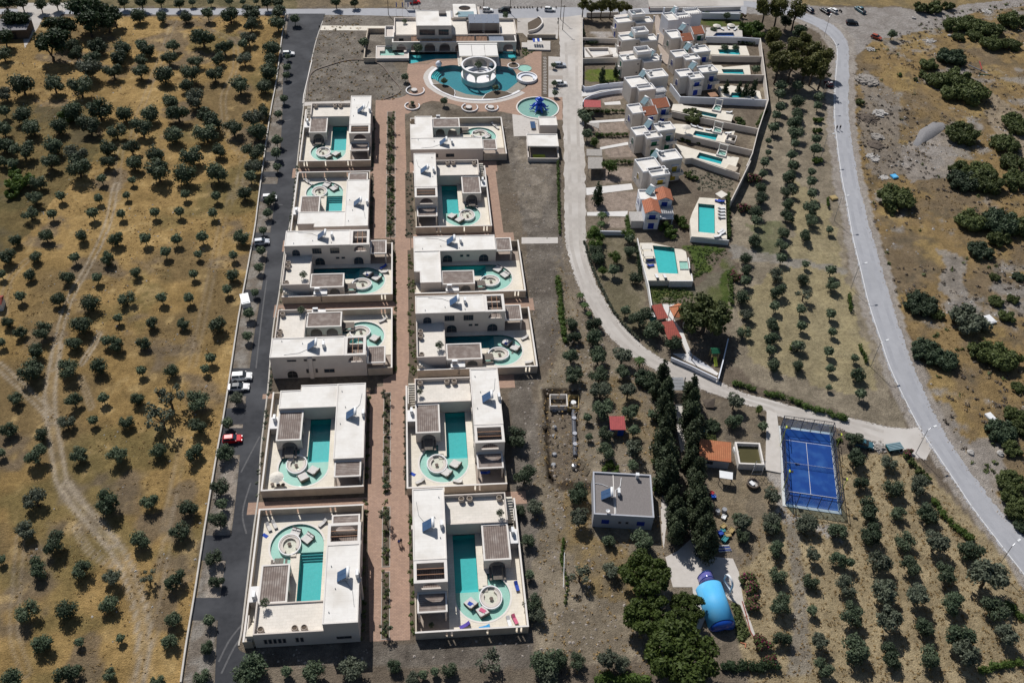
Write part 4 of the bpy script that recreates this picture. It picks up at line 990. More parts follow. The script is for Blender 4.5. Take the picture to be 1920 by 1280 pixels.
def main_extra(t):
    beach = path(H3, [(180, 400), (215, 482), (330, 562), (490, 630), (640, 660), (840, 672), (1040, 655), (1240, 597), (1400, 510), (1435, 458), (1330, 420), (1180, 540), (1040, 590), (840, 615), (640, 590), (480, 530), (330, 470), (240, 400)])
    MB().prism(shrink([tuple(p) for p in beach], .99, POOLc), -1.55, -.12).build('beach_entry', 'paving', t)
    for k in range(4):
        MB().prism(shrink([tuple(p)[:2] for p in path(H3, [(190+k*22, 380), (200+k*22, 330), (250+k*22, 285), (265+k*22, 290), (222+k*22, 335), (214+k*22, 385)])], 1), -1.55, -.2-.3*k).build('step', 'pool_teal', t)
big = basin('round_pool', 'large curved turquoise pool with white rim below the hotel', POOL, -1.6, 'pool_main', 'pool_main', -.05, extra=main_extra)
rim_o = [Vector((*p, 0)) for p in POOL[50:80]]+[Vector((*p, 0)) for p in POOL[:12]]
wall_line([p for p in rim_o], .16, .9, z0=.0).build('white_rim', 'trim', big)
ob = [( (POOLc[0]+(p.x-POOLc[0])*1.085), (POOLc[1]+(p.y-POOLc[1])*1.10)) for p in rim_o]
o = MB().sheet(ribbon(ob, .75), .016).build('pool_surround', 'walkpale', recalc=False); o['kind'] = 'structure'
for nm, cs in (('left', [(200, 470), (290, 462), (420, 490), (495, 545), (505, 590), (492, 632), (330, 565)]), ('right', [(842, 664), (890, 600), (970, 562), (1080, 552), (1180, 570), (1245, 598), (1040, 660)])):
    P = [tuple(p)[:2] for p in path(H3, cs)]
    t = thing('planting_island', f'soil planting bed with white kerb at the {nm} edge of the curved pool', 'planter', (*P[0], 0))
    MB().prism(P, -1.5, .18).build('kerb_wall', 'trim', t); MB().prism(shrink(P, .93), .181, .26).build('soil_fill', 'soil', t)
# rotunda in the pool
rc = (20.0, 286.5)
rt = thing('rotunda', 'open round white rotunda with arches standing in the curved pool', 'pavilion', (*rc, 0))
MB().cyl(*rc, -1.5, .32, 5.75, 40).build('platform', 'trim', rt)
m = MB(); n = 128; r1, r0 = 5.6, 5.25; zb, zs, ztop = .33, 1.75, 3.55; vs = []; fs = []
def low(a):
    ph = (a*7/(2*math.pi)) % 1.0; x = (ph-.5)*2*math.pi*5.4/7; hw = 2.12
    return zb if abs(x) > hw else zs+math.sqrt(max(0, 1-(x/hw)**2))*1.15
for i in range(n):
    a = 2*math.pi*i/n; zl = low(a+.001)
    for r, z in ((r1, zl), (r1, ztop), (r0, ztop), (r0, zl)): vs.append((rc[0]+r*math.cos(a), rc[1]+r*math.sin(a), z))
for i in range(n):
    a, b = i*4, ((i+1) % n)*4; fs += [(a+k, a+(k+1) % 4, b+(k+1) % 4, b+k) for k in range(4)]
m.add(vs, fs); m.build('arched_wall', 'plaster', rt)
MB().lathe(*rc, [(5.72, 3.552), (5.72, 3.7), (5.15, 3.7), (5.15, 3.552), (5.72, 3.552)], 64).build('top_ring', 'trim', rt)
MB().prism(arc(*rc, 3.9, R(-40), R(160), 20)+arc(*rc, 3.1, R(160), R(-40), 20), .33, .8).build('bench', 'bluewhite', rt)
def pod(f, x, y, lb):
    t = thing('cocoon_chair', lb, 'garden chair', f(x, y, .02))
    p = t.location
    MB().lathe(p.x, p.y, [(.01, 1.9), (.6, 1.8), (1.0, 1.3), (1.1, .8), (.9, .3), (.5, .05), (.01, .05)], 14, R(20), R(320)).build('shell', 'bluewhite', t, smooth=True)
    MB().cyl(p.x, p.y, .3, .55, .75, 12).build('cushion', 'cushion', t)
pod(H3, 293, 240, 'white domed cocoon chair at the upper left end of the curved pool'); pod(H3, 950, 230, 'white domed cocoon chair inside the round rotunda')
# jacuzzi ring, side bowls
jc = (35.6, 283.6)
t = thing('seating_pit', 'blue and white sunken round lounge at the right end of the curved pool', 'seating pit', (*jc, 0))
MB().lathe(*jc, [(3.4, -.1), (3.4, .85), (3.05, .85), (3.05, .1)], 40).build('rim_wall', 'trim', t)
MB().cyl(*jc, -.1, .12, 3.04, 36).build('floor', 'terrace', t)
MB().prism(arc(*jc, 3.0, R(-20), R(220), 24)+arc(*jc, 2.0, R(220), R(-20), 24), .121, .5).build('bench', 'bluewhite', t)
pp = H3(1250, 235)
t = thing('round_planter', 'round white kerbed planter right of the rotunda', 'planter', pp); MB().cyl(pp.x, pp.y, -.4, .30, 2.0, 24).build('kerb_wall', 'trim', t); MB().cyl(pp.x, pp.y, .301, .34, 1.7, 24).build('soil_fill', 'soil', t)
b2 = H3(1395, 265); basin('splash_bowl', 'small pale green round splash bowl beside the round planter', arc(b2.x, b2.y, 2.3, 0, 2*math.pi, 28)[:-1], .02, 'pool_shallow', 'trim', .14)
# kid pool with octopus
kp = basin('splash_pool', 'round green toddler pool with a blue octopus slide', KID, -.35, 'pool_kid', 'pool_kid', -.05)
MB().lathe(37.2, 265.3, [(6.36, -.3), (6.36, .22), (6.75, .22), (6.75, 0)], 48).build('rim', 'rim', kp)
oc = thing('octopus_toy', 'shiny blue octopus water toy in the round toddler pool', 'water toy', (37.6, 265.2, -.3))
ox, oy = 37.6, 265.2
MB().lathe(ox, oy, [(.01, 3.9), (.6, 3.75), (1.0, 3.3), (1.05, 2.8), (.85, 2.3), (.7, 1.9), (.9, 1.3), (1.1, .8), (1.1, -.3)], 18).build('body', 'toyblue', oc, smooth=True)
MB().lathe(ox, oy, [(1.35, 3.0), (1.35, 3.1), (.6, 3.35), (.6, 3.3), (1.35, 3.0)], 18).build('hat_brim', 'toyblue', oc, smooth=True)
for k in range(8):
    a = R(45*k+15); c, s = math.cos(a), math.sin(a)
    MB().tube([(ox+c*r, oy+s*r, z) for r, z in ((.6, 1.5), (1.2, 1.45), (1.8, 1.0), (2.3, .3), (2.8, .1), (3.2, .35))], .42, 8, .14).build('arm', 'toyblue', oc, smooth=True)
for a in (R(250), R(290)): MB().cyl(ox+.95*math.cos(a), oy+.95*math.sin(a), 2.9, 3.1, .16, 8).build('eye', 'whitemetal', oc)
# curved seats in the plaza
for f, x, y, rr, lb in ((H3, 690, 775, 2.6, 'in the middle below the curved pool'), (H3, 972, 775, 2.1, 'right of centre below the curved pool'), (C1, 848, 608, 3.0, 'left of the curved pool'), (C1, 828, 712, 2.4, 'at the top end of the brick path')):
    p = f(x, y); t = thing('curved_bench', f'white curved bench ring with round lounger {lb}', 'bench', p)
    MB().prism(arc(p.x, p.y, rr, R(120), R(390), 30)+arc(p.x, p.y, rr-.28, R(390), R(120), 30), 0, .42).build('ring_wall', 'trim', t)
    if y != 712: 
        MB().cyl(p.x-.3, p.y, .01, .42, 1.0, 16).build('base', 'rattan', t); MB().cyl(p.x-.3, p.y, .421, .62, .96, 16).build('cushion', 'cushion', t)
    else: MB().cyl(p.x, p.y, .01, .3, 1.1, 16).build('soil_mound', 'soil', t)
# service strip, stepping stones and parking on the right
q = path(H3, [(1610, 105), (1695, 100), (1695, 635), (1610, 615)]); sheet('soil_strip', q, .012, 'soil')
m = MB()
for k in range(24):
    a = H3(1652+(k % 2)*6, 125+k*20); m.box(a.x-.55, a.x+.55, a.y-.16, a.y+.16, .012, .08)
o = m.build('stepping_stones', 'walkpale'); o['kind'] = 'stuff'
q = path(H3, [(1700, 110), (1890, 120), (1890, 690), (1700, 640)]); sheet('parking_pavement', q, .006, 'concrete'); flatten(q)
for y in (265, 380, 500): 
    q = path(H3, [(1705, y-25), (1885, y-22), (1885, y+25), (1705, y+22)]); sheet('parking_island', q, .012, 'palegravel')
# pool bar and massage pavilion
def box3(mb, f, p0, p1, p2, z1, z0=-.2):
    """block from three roof corners seen in the photograph (p0-p1 and p1-p2 are its edges)"""
    a, b, c = f(*p0, z1), f(*p1, z1), f(*p2, z1)
    u = (b-a); L = u.length; u.normalize(); v = Vector((-u.y, u.x, 0)); wv = (c-b).dot(v)
    mb.add([tuple(a+u*(i*L)+v*(j*wv)+Vector((0, 0, z-z1))) for z in (z0, z1) for i, j in ((0, 0), (1, 0), (1, 1), (0, 1))],
           HX)
    return a, u, v, L, wv
def fr3(f, p0, p1, p2, z):
    a, b, c = f(*p0, z), f(*p1, z), f(*p2, z)
    u = (b-a); L = u.length; u.normalize(); v = Vector((-u.y, u.x, 0)); wv = (c-b).dot(v)
    if wv < 0: v = -v; wv = -wv
    return ((a.x, a.y), (u.x, u.y), (v.x, v.y)), L, wv
f_, L, w_ = fr3(C1, (1678, 838), (1797, 838), (1797, 780), 3.0)
t = thing('pool_bar', 'small cream flat roofed kiosk below the round toddler pool', 'kiosk', (*f_[0], 0))
MB(f_).box(0, L, 0, w_, -.2, 2.9).build('walls', 'plaster', t); MB(f_).ring(-.03, L+.03, -.03, w_+.03, 2.902, 3.15, .22).build('roof_rim', 'rim', t); MB(f_).box(.2, L-.2, .2, w_-.2, 2.9, 2.95).build('roof', 'roof', t)
f_, L, w_ = fr3(C1, (1598, 980), (1805, 982), (1800, 897), 3.0)
t = thing('massage_pavilion', 'cream pavilion with open glazed front and lime green beds', 'pavilion', (*f_[0], 0))
MB(f_).box(0, L, .3, w_, 2.75, 3.0).build('roof', 'roof', t); MB(f_).ring(-.05, L+.05, .25, w_+.05, 3.002, 3.2, .25).build('roof_rim', 'rim', t)
m = MB(f_); m.box(0, L, w_-.3, w_, -.2, 2.748); m.box(0, .3, -3.2, w_-.302, -.2, 1.6); m.box(L-.3, L, -3.2, w_-.302, -.2, 1.6); m.box(.302, L-.302, -3.2, -2.9, -.2, 1.2); m.build('walls', 'plaster', t)
m = MB(f_); m.box(0.02, .28, .32, .6, 1.602, 2.748); m.box(L-.28, L-.02, .32, .6, 1.602, 2.748); m.build('post', 'plaster', t)
MB(f_).box(.3, L-.3, -2.9, w_-.3, -.2, .04).build('floor', 'paving', t)
for k in (0, 1): 
    o = MB(f_).box(1.6, 5.2, -1.0-1.4*k, -.2-1.4*k, .3, .6).build('massage_bed', 'limepaint'); tag(o, f'lime green massage bed, {"upper" if k == 0 else "lower"} of two at the open pavilion', 'bed')
f_, L, w_ = fr3(C1, (1620, 855), (1652, 855), (1650, 810), .6)
t = thing('solar_bench', 'dark blue solar panel bench on the pale paving', 'solar panel', (*f_[0], 0))
for k in (0, 1): MB(f_).box(0, L, k*w_/2+.02, (k+1)*w_/2-.02, .55, .62).build('panel', 'collector', t)
MB(f_).box(.2, L-.2, .2, w_-.2, .0, .548).build('base', 'graymetal', t)
# ------------------------------------------------------------------ hotel
ht = thing('hotel', 'long cream hotel building with upper block, arcade and roof terraces behind the curved pool', 'hotel', (-7.5, 302, 0))
q = rect(-18, 36, 292, 330); flatten(q)
MB().box(-7.3, 17.6, 307, 318.4, -.2, 3.55).build('main_block', 'plaster', ht)
MB().box(28.9, 34.3, 307, 317.9, -.2, 3.55).build('right_block', 'plaster', ht)
m = MB(); m.box(17.602, 28.898, 317.4, 318, -.2, 3.9); m.box(17.602, 28.898, 307.0, 307.3, -.2, 3.7); m.build('court_walls', 'plaster', ht)
MB().box(17.61, 28.89, 307.31, 317.39, -.2, .2).build('court_floor', 'darkwood', ht)
MB().box(-7.0, 17.3, 307.3, 318.1, 3.55, 3.6).build('terrace_floor', 'terrace', ht); MB().box(29.2, 34.0, 307.3, 317.6, 3.55, 3.6).build('terrace_floor', 'terrace', ht)
m = MB(); m.box(-7.32, .1, 318.1, 318.45, 3.552, 4.6); m.box(-7.32, -7.0, 307.3, 318.098, 3.552, 4.6); m.box(-7.32, 34.32, 306.95, 307.28, 3.702, 3.95)
m.box(12.6, 17.62, 318.1, 318.42, 3.552, 4.6); m.box(28.88, 34.32, 317.6, 317.92, 3.552, 4.6); m.box(34.0, 34.32, 307.282, 317.598, 3.552, 4.3); m.build('parapet', 'plaster', ht)
MB().box(.2, 12.0, 305.1, 316.4, 3.0, 7.9).build('upper_block', 'plaster', ht)
MB().box(.4, 11.8, 305.3, 316.2, 7.9, 7.95).build('upper_roof', 'roof', ht); MB().ring(.15, 12.05, 305.05, 316.45, 7.902, 8.12, .25).build('roof_rim', 'rim', ht)
MB().box(8.0, 10.4, 312.6, 315.0, 7.952, 8.8).build('roof_hatch', 'frame', ht)
fw = ((0, 0), (1, 0), (0, 1))
window(ht, fw, 305.1, 0, 1.2, 6.4, 4.7, 6.7, 'v-', mull=3, pane='glass'); window(ht, fw, 305.1, 0, 7.6, 11.0, 4.7, 6.7, 'v-', mull=3)
window(ht, fw, 307, 0, -5.8, -4.2, 1.0, 2.6, 'v-', 'doorway', 'dark', mull=0)
m = MB(fw); uwall(m, 302.2, .4, -8.0, 33.7, -1.6, 3.55, [(-5.1, 3.2, -.6, 1.3), (-.5, 2.6, .2, 1.5), (4.5, 3.6, .2, 1.5), (9.5, 3.6, .2, 1.5), (14.6, 3.0, .2, 1.5), (18.5, 3.0, .2, 1.5), (22.5, 3.0, .2, 1.5), (31.0, 3.4, -.6, 1.3)])
m.build('arcade_wall', 'plaster', ht); m = MB(); m.box(-8.03, 33.73, 302.15, 302.65, 3.552, 3.72); m.box(-8.03, -7.6, 302.652, 306.98, 3.552, 3.72); m.box(33.3, 33.73, 302.652, 306.9, 3.552, 3.72); m.build('arcade_rim', 'rim', ht)
for a, b in ((-1.5, 1.6), (1.9, 8.2), (8.6, 12.6), (13.0, 20.0), (20.4, 24.4)):
    nb = int((b-a)/.45)
    m = MB()
    for k in range(nb): m.box(a+.45*k, a+.45*k+.24, 302.66, 306.94, 3.3, 3.45)
    o = m.build('pergola_boards', 'wood', ht); o['kind'] = 'stuff'
MB().box(24.6, 29.6, 302.66, 306.94, 3.3, 3.42).build('frosted_panel', 'pv', ht)
pvr = thing('pv_canopy', 'canopy of five grey solar panels on the hotel roof terrace', 'solar canopy', (18, 310.6, 3.6))
for k in range(5):
    m = MB(); x0 = 18.1+2.1*k; m.add([(x0+.03, 310.6, 6.2), (x0+2.07, 310.6, 6.2), (x0+2.07, 316.1, 6.7), (x0+.03, 316.1, 6.7), (x0+.03, 310.6, 6.28), (x0+2.07, 310.6, 6.28), (x0+2.07, 316.1, 6.78), (x0+.03, 316.1, 6.78)],
      HX); m.build('panel', 'pv', pvr)
for x in (18.15, 23.3, 28.55): 
    for y, z in ((310.7, 6.19), (316, 6.68)): MB().box(x-.06, x+.06, y-.06, y+.06, .2 if 317 > y else 3.6, z).build('post', 'whitemetal', pvr)
for k in range(4):
    t = thing('court_table', f'{ORD[k+1]} table from the left in the hotel courtyard under the solar panels', 'table', (19.6+2.5*k, 309.4, .2))
    x = 19.6+2.5*k; MB().box(x-.8, x+.8, 308.7, 310.0, .9, .98).build('top', 'crate', t); MB().box(x-.1, x+.1, 309.2, 309.5, .2, .9).build('leg', 'darkwood', t)
    for dx in (-1, 1): MB().box(x+dx-.2, x+dx+.2, 309.9, 310.4, .2, 1.1).build('chair', 'whitemetal', t)
# entrance block with oval roof opening
eb = thing('entrance_block', 'white entrance block with oval slatted roof opening behind the hotel', 'building', (13.2, 317.6, 0))
ov = [(17.4+2.1*math.cos(2*math.pi*i/28), 325.4+1.9*math.sin(2*math.pi*i/28)) for i in range(28)]
MB().prism(rect(13.3, 21.4, 318.45, 328.5), 4.3, 4.75, [ov]).build('roof', 'roof', eb)
m = MB(); m.box(13.3, 21.4, 328.2, 328.5, -.2, 4.298); m.box(13.3, 13.6, 318.5, 328.198, -.2, 4.298); m.box(21.1, 21.4, 318.5, 328.198, -.2, 4.298); m.build('walls', 'plaster', eb)
for k in range(4): MB().box(15.3, 19.5, 324.0+.8*k, 324.25+.8*k, 4.35, 4.5).build('slat', 'darkwood', eb)
MB().box(22.0, 22.6, 318.5, 328, -.1, 4.0).build('fin_wall', 'plaster', eb)
MB().box(14.8, 20.4, 318.5, 322.5, 4.76, 4.82).build('skylight', 'collector_pale', eb)
# awning over the pool bar
aw = thing('awning', 'white three panel fabric awning between hotel and rotunda', 'awning', (14, 293.8, 0))
for k in range(3):
    x0 = 14.0+4.33*k; m = MB(); m.add([(x0+.06, 293.7, 2.95), (x0+4.27, 293.7, 2.95), (x0+4.27, 300.6, 3.4), (x0+.06, 300.6, 3.4), (x0+.06, 293.7, 3.0), (x0+4.27, 293.7, 3.0), (x0+4.27, 300.6, 3.45), (x0+.06, 300.6, 3.45)],
      HX); m.build('fabric_panel', 'awning', aw)
MB().box(13.9, 27.1, 300.75, 301.5, 3.3, 3.62).build('cassette', 'awning', aw)
for k in range(4): MB().box(13.95+4.33*k-.07, 13.95+4.33*k+.07, 293.8, 293.94, -.1, 2.9).build('post', 'whitemetal', aw)
# forecourt water: channel pools at the arcade
LOWER.append((rect(-2.4, 14.2, 293.6, 302.5), -1.4)); LOWER.append((rect(27.2, 33.8, 293.4, 302.5), -1.4))
basin('channel_pool', 'long turquoise channel pool in front of the hotel arcade', CHAN, -.75, 'pool_teal', 'trim', .02)
basin('channel_pool', 'small turquoise pool at the right arcade arch', CHAN2, -.75, 'pool_teal', 'trim', .02)
st_ = sheet('hotel_forecourt', rect(13.62, 27.58, 292.4, 302.15), .02, 'terrace')
sheet('arcade_floor', rect(-7.9, 33.6, 302.65, 306.9), .03, 'paving')
# private pool terrace on the left
t = thing('terrace_pool', 'raised turquoise plunge pool terrace left of the hotel arcade', 'pool', (-13.5, 296.3, 0))
PP = [(-12.2, 298.6), (-4.2, 298.6), (-4.2, 302.15), (-8.1, 302.15), (-8.1, 304.6), (-10.6, 304.6), (-10.6, 301.8), (-12.2, 301.8)]
MB().prism([(-13.5, 296.3), (-2.6, 296.3), (-2.6, 302.15), (-8.02, 302.15), (-8.02, 305), (-13.5, 305)], -.2, .8, [PP]).build('terrace_body', 'plaster', t)
MB().prism(PP, -.2, .1).build('pool_floor', 'pool_shallow', t); MB().sheet(PP, .70).build('water', 'water', t, recalc=False)
MB().ring(-13.52, -2.58, 296.28, 305.02, .802, 1.0, .3).build('coping', 'rim', t)
gw = wall_line([(-9.2, 316.6), (-16.4, 316.6), (-17.1, 306), (-17.3, 295.6), (-13.52, 295.6)], 1.6, .35).build('garden_wall', 'plotwall'); tag(gw, 'low beige garden wall around the bare bed left of the hotel', 'garden wall')
t = thing('stair_tower', 'small cream stair tower at the left end of the hotel', 'building', (-10.4, 305.2, 0))
MB().box(-10.4, -7.35, 305.1, 313, -.2, 3.4).build('walls', 'plaster', t); MB().ring(-10.45, -7.34, 305.05, 313.05, 3.402, 4.2, .3).build('parapet', 'rim', t)
sheet('sand_path', path(C1, [(205, 172), (650, 175), (650, 205), (205, 203)]), .006, 'deck')
# forecourt right: curved drive, ramps
q = path(H2, [(1150, 330), (1900, 320), (1880, 700), (1340, 690), (1250, 600), (1150, 600)]); sheet('forecourt_paving', q, .008, 'concrete'); flatten(q)
pts = smooth_line(path(H2, [(1350, 600), (1480, 570), (1570, 500), (1600, 440), (1570, 370), (1520, 340)]), 5)
t = tag(wall_line(pts, 1.0, .4).build('curved_wall', 'rim'), 'white curved retaining wall of the planted bank right of the hotel', 'wall')
q = path(H2, [(1340, 440), (1520, 345), (1580, 400), (1590, 450), (1480, 560), (1350, 590)]); o = curb('planted_bank', [tuple(p)[:2] for p in q], 0, .6, 'soil')
t = tag(wall_line(path(H2, [(1330, 690), (1840, 690)]), 1.4, .3).build('forecourt_wall', 'plotwall'), 'low wall along the lower edge of the hotel forecourt', 'wall')
q = path(H2, [(1230, 790), (1330, 790), (1330, 755), (1745, 765), (1745, 925), (1340, 915), (1330, 880), (1230, 875)]); o = curb('white_ramp', [tuple(p)[:2] for p in q], -.05, .5, 'walkpale')
t = thing('sail_shade', 'blue and white patterned umbrella on the ramp right of the hotel', 'parasol', H2(1510, 800, .5))
p = t.location
for k in range(4): MB().box(p.x-1.6+.8*k, p.x-.95+.8*k, p.y-1.2, p.y+1.2, 1.9+.05*k, 2.0+.05*k).build('stripe', ('towelblue', 'whitemetal')[k % 2], t)
MB().cyl(p.x, p.y, .5, 1.95, .06, 6).build('pole', 'graymetal', t)
# stone edging of the soil plot
e = smooth_line(path(C1, [(130, 665), (150, 500), (270, 440), (430, 402), (600, 425), (690, 520), (750, 610), (640, 665)]), 6)
tag(wall_line(e, .22, .28).build('dry_stone_edging', 'darkwood'), 'dark curved stone edging across the bare soil plot', 'edging')
tag(wall_line(path(C1, [(100, 695), (105, 640)])+path(C1, [(160, 410)]), .3, .25).build('low_wall', 'rim'), 'low pale wall at the left edge of the bare soil plot', 'wall')
sheet('gravel_walk', path(C1, [(100, 682), (415, 672), (415, 692), (98, 708)]), .008, 'walkpale')
# ------------------------------------------------------------------ the cluster of cubic holiday houses
def frm(p, ang): a = R(ang); return ((p.x, p.y), (math.cos(a), math.sin(a)), (-math.sin(a), math.cos(a)))
def blk(h, f, p0, L, d, z, ang=12, wall='cream', roof='flat', z0=-.2, nm='block', par=.5):
    p = f(*p0, z); fr = frm(p, ang)
    if roof == 'flat':
        MB(fr).box(0, L, 0, d, z0, z-par).build(nm, wall, h)
        MB(fr).ring(-.02, L+.02, -.02, d+.02, z-par+.002, z, .22).build('parapet', 'trim', h)
        MB(fr).box(.21, L-.21, .21, d-.21, z-par, z-par+.04).build('roof', 'roof', h)
    elif roof == 'shed':      # tiles fall to the front, ridge at the back between two stepped gables
        MB(fr).box(0, L, 0, d, z0, z-.5).build(nm, wall, h)
        MB(fr).add([(.2, -.15, z-.48), (L-.2, -.15, z-.48), (L-.2, d*.75, z+.85), (.2, d*.75, z+.85), (.2, -.15, z-.36), (L-.2, -.15, z-.36), (L-.2, d*.75, z+.97), (.2, d*.75, z+.97)],
                   HX).build('tiled_roof', 'tile_x', h)
        for x in (-.03, L-.2):
            MB(fr).add([(x+a, y, zz) for a in (0, .23) for y, zz in ((-.1, z-.498), (d, z-.498), (d, z+.5), (d*.75, z+1.1), (-.1, z-.2))],
                       [(0, 1, 2, 3, 4), (9, 8, 7, 6, 5), (0, 5, 6, 1), (1, 6, 7, 2), (2, 7, 8, 3), (3, 8, 9, 4), (4, 9, 5, 0)]).build('gable_parapet', 'trim', h)
        MB(fr).add([(.2, d*.76, z+.84), (L-.2, d*.76, z+.84), (L-.2, d, z-.45), (.2, d, z-.45), (.2, d*.76, z-.49), (L-.2, d*.76, z-.49), (L-.2, d-.01, z-.49), (.2, d-.01, z-.49)], [(0, 1, 2, 3), (0, 4, 5, 1), (3, 2, 6, 7), (0, 3, 7, 4), (1, 5, 6, 2), (4, 7, 6, 5)]).build('back_roof', 'terracotta', h)
    elif roof == 'gable':     # ridge runs front to back
        MB(fr).box(0, L, 0, d, z0, z).build(nm, wall, h)
        rr = z+1.0
        MB(fr).add([(0, 0, z+.001), (L, 0, z+.001), (L/2, 0, rr-.1), (0, d, z+.001), (L, d, z+.001), (L/2, d, rr-.1)], [(0, 1, 2), (5, 4, 3), (0, 3, 4, 1), (1, 4, 5, 2), (2, 5, 3, 0)]).build('gable_wall', 'bluewhite', h)
        for x in (0, L):
            q = [(x-(.25 if x == 0 else -.25), -.3), (L/2, -.3), (L/2, d+.2), (x-(.25 if x == 0 else -.25), d+.2)]
            zs = [z-.02, rr, rr, z-.02]
            vs = [(a, b, c) for (a, b), c in zip(q, zs)]+[(a, b, c+.14) for (a, b), c in zip(q, zs)]
            MB(fr).add(vs, HX).build('roof_slope', 'tile_z', h)
    return fr
def chimney(h, f, p, z0, z1, ang=12):
    q = f(*p, z0); fr = frm(q, ang); MB(fr).box(-.28, .28, 0, .5, z0-.3, z1).build('chimney', 'graypaint', h); MB(fr).box(-.34, .34, -.06, .56, z1, z1+.12).build('chimney_cap', 'cream', h)
def shut(h, fr, wall, a, b, z0, z1, face, c):
    o = window(h, fr, wall, 0, a, b, z0, z1, face, mull=0, pane=c, fr='trim'); return o
def balcony(h, fr, u0, u1, v0, z, dep=1.1, sl='trim'):
    b = MB(fr).box(u0, u1, v0-dep, v0-.002, z-.15, z).build('balcony', sl, h)
    m = MB(fr); m.box(u0, u1, v0-dep, v0-dep+.1, z+.001, z+.85); m.box(u0, u0+.1, v0-dep+.101, v0-.003, z+.001, z+.85); m.box(u1-.1, u1, v0-dep+.101, v0-.003, z+.001, z+.85)
    m.build('balcony_wall', 'cream', b)
def steps(h, fr, u0, u1, v0, n=4):
    for k in range(n): MB(fr).box(u0-.3*k, u1+.3*k, v0-.35*(k+1), v0-.35*k-.002, -.1, .6-.16*k).build('step', 'stepstone', h)
def house(nm, label, f, main, bay, tower, shutter, extra=None, wall='cream', ang=12, kinds=('flat', 'flat', 'flat')):
    p = f(*main[0], 0); h = thing('cubic_house', label, 'house', p, 'cubic holiday houses')
    f1 = blk(h, f, *main, ang=ang, wall=wall, roof=kinds[0], nm='main_block'); f2 = blk(h, f, *bay, ang=ang, wall=wall, roof=kinds[1], nm='front_bay'); f3 = blk(h, f, *tower, ang=ang, wall=wall, roof=kinds[2], nm='rear_block')
    if shutter:
        L2, L3 = bay[1], tower[1]
        c = (L2-2.0)/2
        shut(h, f2, 0, c, c+2.0, 3.0, 5.0, 'v-', shutter); balcony(h, f2, c-.4, c+2.4, 0, 2.95, .8); shut(h, f2, 0, c+.1, c+1.9, .1, 2.2, 'v-', shutter)
        MB(f2).box(c-.3, c+2.3, -.5, -.002, 5.15, 5.28).build('ledge', 'trim', h)
        shut(h, f3, 0, L3-2.9, L3-1.1, 3.0, 5.0, 'v-', shutter); balcony(h, f3, L3-3.1, L3+.3, 0, 2.9, 1.6); shut(h, f3, 0, L3-2.9, L3-1.1, .1, 2.2, 'v-', shutter)
        MB(f3).box(L3-3.0, L3-.8, -.5, -.002, 5.3, 5.43).build('ledge', 'trim', h)
        d = main[2]
        archwindow(h, f1, 0, d*.42, 1.5, 2.4, 3.5, 'u-', 'arched_shutter', shutter, 'trim', .12)
        window(h, f1, 0, 0, d*.62, d*.62+.7, .9, 1.8, 'u-', mull=0, pane='glass', fr='trim')
        window(h, f2, bay[1], 0, 1.0, 1.9, 3.2, 4.6, 'u+', mull=1, pane=shutter, fr='trim')
    return h, f1, f2, f3
kA, kB, kC = A1, A3, A5
for i, (mn, wg, tw, ch, c, lb) in enumerate((((840, 455), (1215, 470), (1130, 300), (1560, 432), 'blue_shutter', 'topmost beige cubic house beside the lane, blue doors on its left side'),
        ((930, 810), (1300, 830), (1190, 655), (1635, 795), 'brown_door', 'second beige cubic house from the top beside the lane, behind a walled garden'),
        ((945, 1215), (1360, 1240), (1240, 1050), (1690, 1205), 'green_shutter', 'third beige cubic house from the top beside the lane, green doors, above the lawn'))):
    h = thing('cubic_house', lb, 'house', A1(*mn, 0), 'cubic holiday houses')
    a = blk(h, A1, mn, 6.3, 3.9, 6.3, nm='main_block'); b = blk(h, A1, wg, 6.4, 4.2, 5.9, nm='side_wing'); c_ = blk(h, A1, tw, 4.9, 3.85, 8.3, nm='stair_tower', par=1.0)
    MB(a).box(1, 6.2, 3.901, 6.5, -.2, 5.85).build('rear_wing', 'cream', h)
    chimney(h, A1, ch, 5.9, 7.7)
    for z in (.1, 3.2): shut(h, a, 0, 1.0, 2.4, z, z+2.1, 'u-', c)
    bb = MB(a).box(-1.2, -.002, .6, 3.0, 2.9, 3.05).build('balcony', 'trim', h); m = MB(a); m.box(-1.2, -1.1, .6, 3.0, 3.051, 3.9); m.box(-1.099, -.003, .6, .7, 3.051, 3.9); m.build('balcony_wall', 'cream', bb)
    for u, z in ((5.2, 4.2), (5.0, 1.2)): window(h, a, 0, 0, u, u+.5, z, z+.45, 'v-', mull=0)
    window(h, b, 0, 0, 4.3, 5.1, .8, 1.5, 'v-', mull=1, fr='trim')
house('a4', 'beige cubic house with louvred white pergola, fourth from the top beside the lane', A3, ((1115, 575), 6.4, 6.5, 6.3), ((1275, 640), 5.5, 3.8, 6.3), ((1485, 385), 6.3, 4.9, 7.6), None)
h4 = bpy.data.objects['cubic_house.003']; f4 = frm(A3(1275, 640, 6.3), 12)
for k in range(7): MB(f4).box(6.0, 9.4, .4+.42*k, .62+.42*k, 4.95, 5.05).build('louvre', 'trim', h4)
MB(f4).box(5.9, 9.5, .1, .25, 4.6, 4.9).build('pergola_beam', 'trim', h4)
MB(f4).prism([(5.52, 0), (8.6, -.2), (9.8, 1.2), (9.8, 3.5), (5.52, 3.5)], 2.7, 2.9).build('balcony', 'trim', h4)
m = wall_line([Vector((f4[0][0]+a*f4[1][0]+b*f4[2][0], f4[0][1]+a*f4[1][1]+b*f4[2][1])) for a, b in ((5.6, .1), (8.5, -.1), (9.7, 1.25), (9.7, 3.4))], 3.75, .12, z0=2.902); m.build('balcony_rail', 'trim', h4)
MB(f4).box(5.52, 9.6, .3, 3.6, -.2, 2.69).build('lower_room', 'cream', h4)
